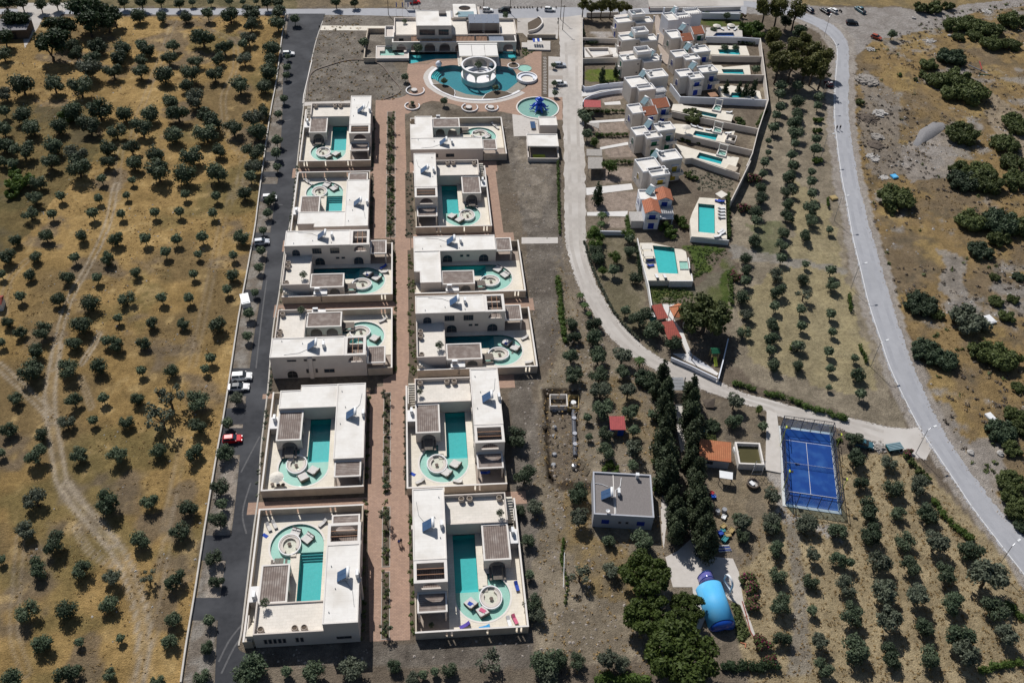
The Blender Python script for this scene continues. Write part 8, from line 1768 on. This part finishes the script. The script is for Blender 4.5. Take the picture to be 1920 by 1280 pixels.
MB().box(p.x-.9, p.x+.9, p.y-.9, p.y+.9, 1.2, 1.3).build('platform', 'crate', t)
for s in (-1, 1): MB().add([(p.x-1, p.y+s*1.0, 2.4), (p.x+1, p.y+s*1.0, 2.4), (p.x+1, p.y, 3.0), (p.x-1, p.y, 3.0), (p.x-1, p.y+s*1.0, 2.46), (p.x+1, p.y+s*1.0, 2.46), (p.x+1, p.y, 3.06), (p.x-1, p.y, 3.06)], HX).build('roof_slope', 'green_shutter', t)
MB().add([(p.x-.4, p.y-.9, 1.25), (p.x+.4, p.y-.9, 1.25), (p.x+.4, p.y-2.8, .1), (p.x-.4, p.y-2.8, .1), (p.x-.4, p.y-.9, 1.2), (p.x+.4, p.y-.9, 1.2), (p.x+.4, p.y-2.8, .05), (p.x-.4, p.y-2.8, .05)], [(0, 1, 2, 3), (7, 6, 5, 4), (0, 4, 5, 1), (3, 2, 6, 7), (0, 3, 7, 4), (1, 5, 6, 2)]).build('slide', 'limepaint', t)
t = thing('driveway_canopy', 'dark slatted canopy over the driveway gate between the cypress rows', 'canopy', R4(915, 320)); P_ = [R4(x, y, 2.6) for x, y in ((915, 325), (905, 238), (1015, 238), (1010, 325))]
e = P_[3]-P_[0]; up = P_[1]-P_[0]
for k in range(9): 
    a0 = P_[0]+up*(k/9); MB().add([tuple(a0), tuple(a0+e), tuple(a0+e+up*.075), tuple(a0+up*.075)]+[tuple(v+Vector((0, 0, .1))) for v in (a0, a0+e, a0+e+up*.075, a0+up*.075)], HX).build('slat', 'graymetal', t)
for v in P_: MB().box(v.x-.1, v.x+.1, v.y-.1, v.y+.1, 0, 2.58).build('post', 'graymetal', t)
p = R4(1180, 400); o = MB().add([tuple(R4(x, y, z)) for x, y, z in ((1125, 390, .6), (1215, 375, 1.6), (1205, 440, .5), (1165, 405, .9), (1150, 440, .3))], [(0, 1, 3), (1, 2, 3), (2, 4, 3), (4, 0, 3)]).build('net_sail', 'earthpile', recalc=False); tag(o, 'brown shade net slung between posts right of the cypress row', 'net')
# ------------------------------------------------------------------ the pit with drain pipes
pit = p2([Z8(x, y) for x, y in ((95, 80), (330, 95), (470, 90), (490, 290), (470, 900), (640, 1060), (620, 1150), (300, 1150), (170, 1190), (120, 1100), (80, 700), (70, 400))])
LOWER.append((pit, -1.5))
zone(shrink(pit, 1.02), (.19, .155, .115), (.155, .125, .095), 2, 60, 1, .2); zone(p2([Z8(x, y) for x, y in ((60, 60), (500, 60), (500, 95), (120, 100), (125, 700), (165, 1110), (300, 1140), (640, 1130), (640, 1290), (200, 1260), (80, 1100))]), (.055, .042, .03), (.04, .03, .022), 2, 61, .95, .25)  # dark rim zone: dark soil, with pit wall shade painted into its colour
t = thing('ribbed_pipe', 'long grey ribbed drain pipe with round manholes lying in the earth pit', 'pipe', Z8(420, 600)); a, b = Z8(418, 320, -.8), Z8(440, 860, -.8)
m = MB(); pts = [a.lerp(b, k/60) for k in range(61)]
for k in range(60): 
    MB and m.tube([pts[k], pts[k]+(b-a)*.010], .52, 8)
o = m.build('ribs', 'pipegray', t); o['kind'] = 'stuff'; MB().tube([a, b], .45, 10).build('pipe', 'pipegray', t, smooth=True)
for k, u in enumerate((.2, .55, .78)): 
    q = a.lerp(b, u); MB().cyl(q.x, q.y, -.8, -.1, .5, 12).build('manhole', 'graypaint', t)
for k, (x, y) in enumerate(((190, 305), (190, 515), (190, 620), (190, 840), (180, 965))):
    q = Z8(x, y, -1.3); o = MB().lathe(q.x, q.y, [(.02, -1.05), (.4, -1.08), (.55, -1.25), (.6, -1.55)], 12).build('manhole_cap', 'graymetal'); tag(o, f'grey domed manhole cap, {ORD[k+1]} from the top along the left side of the earth pit', 'manhole')
q = Z8(425, 985, -1); o = MB().lathe(q.x, q.y, [(.02, -.5), (.45, -.6), (.6, -.9), (.65, -1.55)], 12).build('pump_dome', 'metal'); tag(o, 'grey pump dome below the ribbed pipe in the earth pit', 'pump')
m = MB(); P_ = [Z8(x, y, -.2) for x, y in ((140, 265), (345, 265), (335, 130), (135, 130))]; t = thing('concrete_chamber', 'open concrete chamber at the top left of the earth pit', 'chamber', P_[0]); wall_line(P_, 0, .18, closed=True, z0=-1.6, mb=m); m.build('walls', 'rim', t)
P_ = [Z8(x, y, -.2) for x, y in ((350, 280), (480, 290), (480, 130), (360, 135))]; t = thing('timber_chamber', 'timber framed chamber with white cover at the top right of the earth pit', 'chamber', P_[0]); m = MB(); wall_line(P_, -.1, .14, closed=True, z0=-1.6, mb=m); m.build('frame', 'crate', t); q = Z8(418, 212, -.2); MB().cyl(q.x, q.y, -1.6, -.3, .62, 14).build('white_cover', 'whitemetal', t)
t = thing('garden_hose', 'thin white pole run along the weeds on the bare earth', 'pole', R5(205, 400)); MB().tube([R5(208, 410, .9), R5(200, 640, .9)], .05, 5).build('rail', 'whitemetal', t)
for y in (410, 520, 640): q = R5(204, y); MB().tube([q, q+Vector((0, 0, .9))], .04, 4).build('post', 'whitemetal', t)
# ------------------------------------------------------------------ upper left shed, small white hut at the edge
f_, L, w_ = fr3(LA, (20, 210), (115, 205), (170, 115), 3.2)
t = thing('old_shed', 'old brown flat roofed shed in the upper left corner', 'shed', (*f_[0], 0)); f_ = frm(LA(-60, 200, 3.2), 4); MB(f_).box(0, 11, 0, 8.5, -.1, 3.1).build('walls', 'earthpile', t); MB(f_).box(-.15, 11.15, -.15, 8.65, 3.1, 3.25).build('roof', 'graypile', t); MB(f_).box(4, 7.5, -.02, -.002, 0, 2.4).build('doorway', 'dark', t)
patch('farm_yard', LA, [(100, 20), (470, 20), (380, 110), (280, 110), (250, 170), (160, 310), (150, 260), (190, 150), (130, 110)], .006, 'concrete')
p = LB(2, 800, 1); t = thing('white_hut', 'small white hut with red roof edge cut by the left photo border', 'hut', (p.x, p.y, 0)); f_ = frm(Vector((p.x-3.2, p.y-1, 0)), 6); MB(f_).box(0, 3.8, 0, 3, -.1, 2.0).build('walls', 'whitewash', t); MB(f_).add([(-.2, -.2, 2), (4, -.2, 2), (4, 3.2, 2), (-.2, 3.2, 2), (-.2, 1.5, 2.9), (4, 1.5, 2.9)], [(0, 1, 5, 4), (2, 3, 4, 5), (1, 2, 5), (3, 0, 4), (0, 3, 2, 1)]).build('roof', 'tile_red', t)
# ------------------------------------------------------------------ vehicles
def car_proto(kind, col):
    """hatch / suv / saloon / pickup: length along x, front +x"""
    L, Wd, H, hood = {'hatch': (4.0, 1.74, 1.48, .27), 'suv': (4.5, 1.84, 1.66, .27), 'saloon': (4.6, 1.8, 1.44, .28), 'pickup': (5.1, 1.84, 1.75, .26)}[kind]
    t = thing('parked_car', 'car', 'car'); belt = H*.60; x0, x1 = -L/2, L/2
    prof = [(x0, .42), (x0+.02, belt*.92), (x0+.12, belt), (x1-L*hood-.1, belt+.02), (x1-.35, belt-.12), (x1-.04, belt-.3), (x1, .40), (x1-.1, .24), (x0+.1, .24)]
    n = len(prof); vs = []
    for y, k in ((-Wd/2, 1), (-Wd/2+.12, 0), (Wd/2-.12, 0), (Wd/2, 1)):
        for x, z in prof: vs.append((x*(.985 if k else 1), y, z-(.06 if k and z > .7 else 0)))
    fs = [(j*n+i, j*n+(i+1) % n, (j+1)*n+(i+1) % n, (j+1)*n+i) for j in range(3) for i in range(n)]+[tuple(range(n)), tuple(range(4*n-1, 3*n-1, -1))]
    MB().add(vs, fs).build('body', CARS[col], t)
    xr0 = x0+(.35 if kind == 'hatch' else .28 if kind == 'suv' else .95 if kind == 'saloon' else 1.75); xw = x1-L*hood; xr1 = xw-.75
    gw0, gw1 = Wd/2-.10, Wd/2-.28; bx0 = x0+(.08 if kind in ('hatch', 'suv') else .45 if kind == 'saloon' else 1.55)
    lo = [(bx0, -gw0, belt-.02), (xw, -gw0, belt-.02), (xw, gw0, belt-.02), (bx0, gw0, belt-.02)]; hi = [(xr0, -gw1, H-.06), (xr1, -gw1, H-.06), (xr1, gw1, H-.06), (xr0, gw1, H-.06)]
    MB().add(lo+hi, HX).build('windows', 'glass', t)
    MB().add([(xr0-.03, -gw1-.03, H-.075), (xr1+.03, -gw1-.03, H-.075), (xr1+.03, gw1+.03, H-.075), (xr0-.03, gw1+.03, H-.075), (xr0+.1, -gw1+.1, H), (xr1-.12, -gw1+.1, H), (xr1-.12, gw1-.1, H), (xr0+.1, gw1-.1, H)], HX).build('roof', 'glass' if col == 'white' and kind == 'saloon' else CARS[col], t)
    for s in (-1, 1):
        MB().add([((bx0+xr0)/2+(xw-bx0)*.48, s*(gw0-.01), belt-.02), ((bx0+xr0)/2+(xw-bx0)*.53, s*(gw0-.01), belt-.02), ((bx0+xr0)/2+(xw-bx0)*.53, s*(gw1+.02), H-.07), ((bx0+xr0)/2+(xw-bx0)*.48, s*(gw1+.02), H-.07)]+[((bx0+xr0)/2+(xw-bx0)*k_, s*(g_+.03), z_) for k_, g_, z_ in ((.48, gw0, belt-.02), (.53, gw0, belt-.02), (.53, gw1+.02, H-.07), (.48, gw1+.02, H-.07))], [(0, 1, 2, 3), (7, 6, 5, 4), (0, 4, 5, 1), (1, 5, 6, 2), (2, 6, 7, 3), (3, 7, 4, 0)]).build('pillar', CARS[col], t)
        MB().box(xw-.25, xw-.08, s*(Wd/2+.02)-(.0 if s > 0 else .14), s*(Wd/2+.02)+(.14 if s > 0 else 0), belt-.02, belt+.14).build('mirror', CARS[col], t)
        MB().box(x1-.32, x1-.03, s*(Wd/2-.32)-.16, s*(Wd/2-.32)+.16, belt-.34, belt-.22).build('headlight', 'lampglass', t)
        MB().box(x0-.02, x0+.08, s*(Wd/2-.25)-.14, s*(Wd/2-.25)+.14, belt-.25, belt-.05).build('taillight', 'cloth_red', t)
        for x in (x0+.78, x1-.80):
            wl_ = MB(); n_ = 12; vs = []
            for y in (s*(Wd/2-.22), s*(Wd/2+.01)):
                vs += [(x+.33*math.cos(2*math.pi*i/n_), y, .33+.33*math.sin(2*math.pi*i/n_)) for i in range(n_)]
            w2 = wl_.add(vs, [(i, (i+1) % n_, n_+(i+1) % n_, n_+i) for i in range(n_)]+[tuple(range(n_)), tuple(range(2*n_-1, n_-1, -1))]).build('wheel', 'rubber', t)
            vs = []
            for y in (s*(Wd/2+.005), s*(Wd/2+.022)): vs += [(x+.2*math.cos(2*math.pi*i/n_), y, .33+.2*math.sin(2*math.pi*i/n_)) for i in range(n_)]
            MB().add(vs, [(i, (i+1) % n_, n_+(i+1) % n_, n_+i) for i in range(n_)]+[tuple(range(n_)), tuple(range(2*n_-1, n_-1, -1))]).build('rim', 'metal', w2)
    if kind == 'pickup': MB().box(x0+.12, x0+1.5, -Wd/2+.16, Wd/2-.16, belt-.05, belt+.012).build('load_bed', 'dark', t)
    return Proto(t)
CP = {}
def car(kind, col, f, x, y, deg, lb, grp='cars parked in the open'):
    k = (kind, col)
    if k not in CP: CP[k] = car_proto(kind, col)
    p = f(x, y, .6); CP[k].put(Vector((p.x, p.y, .015)), R(deg), None, lb, grp)
GB_ = 'cars in the bays along the asphalt road'
car('hatch', 'white', LA, 1855, 345, 4, 'white hatchback in the topmost bay beside the asphalt road', GB_); car('hatch', 'white', LB, 1733, 103, 4, 'white hatchback half hidden under a roadside olive tree', GB_); car('hatch', 'silver', LB, 1682, 388, 8, 'pale silver hatchback parked in the middle bay of the asphalt road', GB_)
car('suv', 'white', LC, 1555, 225, 4, 'white sport utility car, upper of two side by side in the lower bay', GB_); car('saloon', 'white', LC, 1535, 292, 2, 'white car with dark glass roof, lower of two side by side', GB_); car('hatch', 'red', LC, 1495, 625, 4, 'bright red hatchback parked alone in the lower bay', GB_)
car('hatch', 'white', H2, 620, 180, -4, 'white hatchback left of the dark car behind the hotel'); car('suv', 'black', H2, 915, 180, 176, 'black car behind the hotel solar panels'); car('hatch', 'white', H2, 1735, 170, -6, 'white hatchback at the right end of the bollard row'); car('hatch', 'red', H1, 1035, 30, 10, 'bright red car at the top edge behind the hotel')
car('hatch', 'navy', Q6, 437, 68, 105, 'dark blue car at the left end of the gravel car park'); car('saloon', 'black', Q6, 543, 75, 112, 'black saloon beside the white car on the gravel car park'); car('hatch', 'white', Q6, 597, 72, 118, 'white car on the gravel car park near the road bend'); car('pickup', 'teal', Q6, 787, 70, 108, 'dark teal pickup on the gravel car park'); car('suv', 'black', Q6, 730, 157, -8, 'black estate car alone in the middle of the gravel'); car('hatch', 'rust', Q6, 900, 258, -45, 'rust orange car at the edge of the dry scrub'); car('hatch', 'maroon', Q6, 567, 578, 95, 'dark maroon car in tree shade beside the main road')
car('hatch', 'silver', H3, 1850, 215, 0, 'silver car in the upper parking space beside the lane'); car('hatch', 'white', H3, 1862, 452, 0, 'white car in the lower parking space beside the lane'); car('hatch', 'teal', Q4, 722, 768, -20, 'dark teal car half under the olive at the lane junction')
# trailer, digger, scooter, box
t = thing('flat_trailer', 'pale teal slatted trailer at the lane junction beside rubble', 'trailer', Q4(942, 805)); tf = frm(Q4(942, 805), 8)
MB(tf).box(-1.7, 1.7, -.95, .95, .7, .85).build('bed', 'teal', t)
for k in range(5): MB(tf).box(-1.65, 1.65, -.92+.39*k, -.69+.39*k, .852, .95).build('slat', 'collector_pale', t)
for sx in (-1.2, 1.2):
    for sy in (-.95, .95): 
        p = Vector((*[tf[0][i]+tf[1][i]*sx+tf[2][i]*sy for i in (0, 1)], 0)); MB().tube([p+Vector((tf[2][0]*-.1, tf[2][1]*-.1, .33)), p+Vector((tf[2][0]*.1, tf[2][1]*.1, .33))], .33, 10).build('wheel', 'rubber', t)
def pile(f, x, y, r, h, lb, m, n=26, nm='rubble_pile', smin=.25, smax=.7, cat='rubble'):
    rs = random.Random(int(x+y)); p = f(x, y); t = thing(nm, lb, cat, p); mb = MB(); blob(mb, (p.x, p.y, 0), r*.75, int(x), h/r*.8, 12, 6); mb.build('heap', m, t)
    k = MB()
    for i in range(n):
        a = rs.uniform(0, 6.28); d = r*math.sqrt(rs.random()); z = max(0.05, h*.6*(1-(d/r)**1.5)); s = rs.uniform(smin, smax); q = Vector((p.x+d*math.cos(a), p.y+d*math.sin(a), z)); k.obox(q, (math.cos(a*3), math.sin(a*3), rs.uniform(-.3, .3)), s, s*rs.uniform(.3, .7), s*.35)
    o = k.build('debris', m if 'plank' not in lb else 'deadwood', t); o['kind'] = 'stuff'; return t
pile(Q4, 830, 790, 1.9, .7, 'heap of reddish rubble and planks at the lane junction', 'rubble', 34); pile(Q6, 855, 345, 1.4, .8, 'heap of pale stone blocks on the scrub below the rust car', 'rubble', 22, smin=.5, smax=1.1)
pile(Q6, 1270, 285, 2.2, .5, 'pale rubble heap on the dry scrub near bushes', 'rubble', 40); pile(Q6, 830, 560, 3.6, 1.3, 'grey heap of dry cut branches beside the main road', 'deadwood', 120, 'brush_pile', .8, 1.8, 'brush'); pile(Q6, 830, 820, 3.6, 1.0, 'brown heap of earth and branches beside the main road, upper', 'earthpile', 60, 'earth_pile', .3, .8, 'earth'); pile(Q6, 890, 1005, 3.4, 1.0, 'brown mound of earth beside the main road, lower', 'earthpile', 24, 'earth_pile', .3, .6, 'earth')
pile(Q6, 905, 950, 1.8, .4, 'scattered pale planks above the brown earth mound', 'rubble', 24, 'plank_pile', .7, 1.8, 'planks'); pile(Q6, 880, 1095, 2.2, .3, 'scattered white slabs beside the main road', 'rubble', 22, 'slab_pile', .5, 1.3); pile(Q6, 920, 785, 1.9, .8, 'bleached white driftwood stack beside the main road', 'rubble', 26, 'wood_stack', .9, 1.8, 'wood')
pile(Q6, 1660, 80, 2.6, .5, 'pale rubble along the dirt track in the upper right corner', 'rubble', 40); pile(Q7, 630, 50, 1.8, .3, 'pale flat rubble slab beside the gravel shoulder', 'rubble', 10)
pts = p2([Q6(x, y) for x, y in ((1150, 1000), (1200, 900), (1290, 845), (1360, 850), (1385, 880), (1340, 920), (1240, 985), (1180, 1015))]); c = shrink(pts, .5); t = thing('gravel_heap', 'long grey gravel heap on the scrub beside a round bush', 'gravel heap', (*pts[0], 0)); n = len(pts)
MB().add([(*p, 0) for p in pts]+[(*p, .9) for p in c], [(i, (i+1) % n, n+(i+1) % n, n+i) for i in range(n)]+[tuple(range(n, 2*n))]).build('heap', 'graypile', t, smooth=True)
for f, x, y, lb in ((Q4, 1740, 840, 'flat pale boulder on the scrub near the right edge'), (Q4, 1520, 835, 'grey boulder on the scrub left of the flat pale one'), (Q6, 1405, 250, 'pale boulder beside the bushes at upper right'), (Q6, 1155, 128, 'white boulder beside the gravel car park')):
    m = MB(); p = f(x, y); blob(m, (p.x, p.y, .2), .8, int(x), .5); o = m.build('boulder', 'rubble', origin=p); tag(o, lb, 'boulder')
for f, x, y, m, sx, sy, lb in ((Q7, 705, 50, 'coverblue', .9, .9, 'small bright blue tank on the scrub edge above the round bush'), (Q7, 1420, 1122, 'whitemetal', 1.0, 1.4, 'white sheet metal piece beside the grey bush on the scrub'), (Q4, 1665, 572, 'whitemetal', .8, 1.1, 'white and blue sheet of litter on the scrub'), (Q7, 250, 210, 'crate', 1.0, .9, 'pale board lying on the verge left of the main road'), (LB, 1580, 782, 'whitemetal', 1.0, 1.9, 'white box trailer standing in a bay beside the white wall')):
    p = f(x, y); t = thing('metal_piece' if sx < 1.0 or sy < 1.5 else 'box_trailer', lb, 'litter' if sy < 1.5 else 'trailer', p); fr = frm(p, 15); MB(fr).box(-sx, sx, -sy, sy, .05, .5 if sy < 1.5 else 1.5).build('body', m, t); MB(fr).box(-sx*.8, sx*.8, -sy*.8, sy*.8, .501 if sy < 1.5 else 1.501, .6 if sy < 1.5 else 1.6).build('top', m, t)
for f, pts, m, lb in ((Q6, [(1612, 425), (1628, 480)], 'cloth_red', 'long red pipe lying on the dry scrub at upper right'), (Q6, [(1535, 450), (1650, 500)], 'metal', 'long grey pipe lying on the dry scrub at upper right'), (Q6, [(1610, 515), (1680, 520)], 'green_shutter', 'short green pipe lying on the dry scrub at upper right')):
    o = MB().tube([f(*pts[0], .12), f(*pts[1], .12)], .14, 6).build('pipe', m); tag(o, lb, 'pipe')
def scooter(f, x, y, deg, lb):
    p = f(x, y, .4); t = thing('scooter', lb, 'scooter', (p.x, p.y, .01), 'parked scooters'); fr = frm(p, deg)
    for dx in (-.6, .6):
        q = [fr[0][i]+fr[1][i]*dx for i in (0, 1)]; MB().tube([(q[0]-fr[2][0]*.06, q[1]-fr[2][1]*.06, .27), (q[0]+fr[2][0]*.06, q[1]+fr[2][1]*.06, .27)], .27, 10).build('wheel', 'rubber', t)
    MB(fr).box(-.75, .2, -.16, .16, .32, .68).build('body', 'dark', t); MB(fr).box(-.7, .05, -.15, .15, .682, .80).build('seat', 'rubber', t); MB(fr).box(.4, .55, -.18, .18, .3, .98).build('front_shield', 'dark', t); MB(fr).box(.42, .48, -.36, .36, .985, 1.03).build('handlebar', 'graymetal', t)
scooter(H2, 1510, 165, 70, 'dark scooter among the bollards behind the hotel'); scooter(Q6, 650, 78, 110, 'dark motor scooter right of the white car on the gravel')
for k, x in enumerate((450, 490, 1040, 1100, 1158, 1215, 1270, 1325, 1375, 1425, 1580, 1850)):
    p = H2(x, 148); t = thing('bollard', f'low dark bollard, {ORD[k+1]} from the left along the road behind the hotel', 'bollard', p, 'bollards behind the hotel'); MB().cyl(p.x, p.y, 0, .55, .22, 8, .18).build('post', 'earthpile', t); MB().cyl(p.x, p.y, .55, .62, .2, 8, .1).build('cap', 'dark', t)
# ------------------------------------------------------------------ street lamps and poles
def lamp(p, lb, deg=10, h=7.6):
    t = thing('street_lamp', lb, 'street lamp', p, 'street lamps along the main road'); c, s = math.cos(R(deg)), math.sin(R(deg))
    MB().tube([p, p+Vector((0, 0, h))], .085, 6, .06).build('pole', 'metal', t); e = p+Vector((c*1.5, s*1.5, h+.35)); MB().tube([p+Vector((0, 0, h-.1)), p+Vector((c*.7, s*.7, h+.25)), e], .045, 5).build('arm', 'metal', t)
    f_ = frm(e, deg); MB(f_).box(-.1, .75, -.17, .17, h+.3, h+.44).build('lamp_head', 'whitemetal', t); MB(f_).box(0, .7, -.13, .13, h+.25, h+.298).build('lens', 'lampglass', t)
lamp(Q4(1108, 838), 'street lamp at the junction of lane and main road', 20); lamp(Q7(380, 885), 'street lamp left of the main road above the junction', 15); lamp(Q5(1715, 500), 'street lamp at the right edge beside the straw orchard', 30); lamp(Q7(255, 375), 'street lamp left of the main road in its middle stretch', 15); lamp(Q6(535, 260), 'street lamp at the inside of the road bend', 60); lamp(Q6(505, 730), 'street lamp beside the maroon car', 10); lamp(Q6(515, 1090), 'street lamp left of the main road below the two walkers', 10); lamp(Q4(770, 190), 'street lamp above the junction beside the hedge clumps', 20)
for f, x, y, h, lb in ((H1, 560, 270, 7, 'thin wooden pole beside the top road left of the hotel'), (C1, 1305, 60, 8, 'wooden power pole behind the hotel solar panels'), (C1, 1480, 90, 8, 'wooden power pole above the hotel forecourt'), (C1, 1830, 200, 9, 'wooden power pole at the top of the lane'), (C1, 1815, 130, 9, 'second wooden power pole near the top of the lane'), (Z5, 855, 1000, 6, 'green lamp post at the playground mat')):
    p = f(x, y); t = thing('utility_pole', lb, 'pole', p); MB().tube([p, p+Vector((0, 0, h))], .13, 6, .09).build('pole', 'bark', t); MB().box(p.x-.7, p.x+.7, p.y-.06, p.y+.06, h-.5, h-.36).build('crossarm', 'bark', t)
for k, (x, lb) in enumerate(((702, 'left'), (810, 'middle'), (910, 'right'))):
    p = H1(x, 285); t = thing('flagpole', f'flagpole with blue flag behind the hotel terrace, {lb} of three', 'flagpole', p, 'flagpoles behind the hotel'); MB().tube([p, p+Vector((0, 0, 5))], .05, 5).build('pole', 'whitemetal', t); MB().box(p.x+.05, p.x+.35, p.y-.02, p.y+.02, 3.2, 4.9).build('flag', 'towelblue', t)
# bus shelter frame behind the hotel
t = thing('sign_frame', 'tall dark advertising frame beside the red car at the top', 'sign', H1(930, 140)); p = H1(930, 150)
for dx in (-1.4, 1.4): MB().box(p.x+dx-.08, p.x+dx+.08, p.y-.08, p.y+.08, 0, 4.5).build('post', 'graymetal', t)
MB().box(p.x-1.5, p.x+1.5, p.y-.1, p.y+.1, 2.2, 4.4).build('board', 'graymetal', t)
# ------------------------------------------------------------------ people
def person(f, x, y, deg, lb, top='cloth_dark', legs='cloth_dark', stride=.22):
    g = f(x, y, .9); t = thing('person', lb, 'person', (g.x, g.y, .02), rot=R(deg))
    J = [(0, 0, .92), (0, 0, 1.15), (0, 0, 1.42), (.01, 0, 1.52), (.02, 0, 1.66), (0, .09, .88), (stride*.5, .10, .5), (stride*.9-.08, .10, .08), (stride*.9+.08, .10, .04), (0, -.09, .88), (-stride*.2, -.10, .5), (-stride-.05, -.10, .12), (-stride+.1, -.10, .05),
         (0, .19, 1.40), (-.08, .24, 1.12), (.02, .25, .88), (0, -.19, 1.40), (.08, -.24, 1.12), (.2, -.25, .92)]
    E_ = [(0, 1), (1, 2), (2, 3), (3, 4), (0, 5), (5, 6), (6, 7), (7, 8), (0, 9), (9, 10), (10, 11), (11, 12), (2, 13), (13, 14), (14, 15), (2, 16), (16, 17), (17, 18)]
    RR = [.14, .13, .14, .055, .105, .09, .065, .045, .04, .09, .065, .045, .04, .06, .045, .035, .06, .045, .035]
    me = bpy.data.meshes.new('body'); me.from_pydata(J, E_, []); o = bpy.data.objects.new('body', me); COL.objects.link(o); o.modifiers.new('skin', 'SKIN')
    for v, r in zip(me.skin_vertices[0].data, RR): v.radius = (r, r*1.1)
    me.skin_vertices[0].data[0].use_root = True
    s = o.modifiers.new('sub', 'SUBSURF'); s.levels = 1; s.render_levels = 1; me.materials.append(MATS[legs]); o.parent = t
    sh = MB().lathe(0, 0, [(.17, .98), (.19, 1.15), (.215, 1.40), (.1, 1.50), (.08, 1.5), (.17, 1.36), (.15, 1.0), (.17, .98)], 12); sh.v = [(x_*.75, y_*1.12, z_) for x_, y_, z_ in sh.v]; q = sh.build('shirt', top, t, origin=None); q.location = (0, 0, 0)
    hd = MB(); blob(hd, (.02, 0, 1.66), .112, 3, 1.2, 10, 6); q = hd.build('head', 'skin', t, smooth=True); hr = MB(); blob(hr, (-.012, 0, 1.70), .12, 5, 1.0, 10, 6); q2 = hr.build('hair', 'hair', t, smooth=True)
    for s_ in (-1, 1):
        q = MB().box(.10, .13, s_*.04-.012, s_*.04+.012, 1.665, 1.685).build('eye', 'dark', t); hnd = MB(); c = (.03, .255, .80) if s_ > 0 else (.23, -.255, .84); hnd.box(c[0]-.02, c[0]+.03, c[1]-.015, c[1]+.015, c[2]-.04, c[2]+.06)
        for k_ in range(4): hnd.box(c[0]-.022+.015*k_, c[0]-.010+.015*k_, c[1]-.01, c[1]+.01, c[2]-.11-.008*(k_ % 2), c[2]-.041)
        hnd.box(c[0]+.032, c[0]+.046, c[1]-.008, c[1]+.008, c[2]-.05, c[2]+.02); hnd.build('hand', 'skin', t)
    # parts were built round the origin: keep them there
    for ch in t.children: 
        if ch.name.split('.')[0] != 'body': ch.data.transform(Matrix.Translation(Vector(t.location)))
    return t
person(Q6, 625, 885, 262, 'left of two walkers in dark clothes on the main road'); person(Q6, 648, 883, 258, 'right of two walkers in dark clothes on the main road'); person(A1, 1465, 185, 200, 'person in red and dark clothes beside the top car park wall', 'cloth_red'); person(H1, 1110, 110, 180, 'person in pale shirt walking near the red car at the top', 'whitemetal')
person(PX, 748, 1016, 100, 'left of two people walking on the brick path', 'towelblue'); person(PX, 752, 1014, 100, 'right of two people walking on the brick path', 'cloth_dark')
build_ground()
for _x in list(globals().values()):
    for _p in (_x if isinstance(_x, list) else list(_x.values()) if isinstance(_x, dict) and _x is not globals() else [_x]):
        if isinstance(_p, Proto): drop(_p); _p.used = True
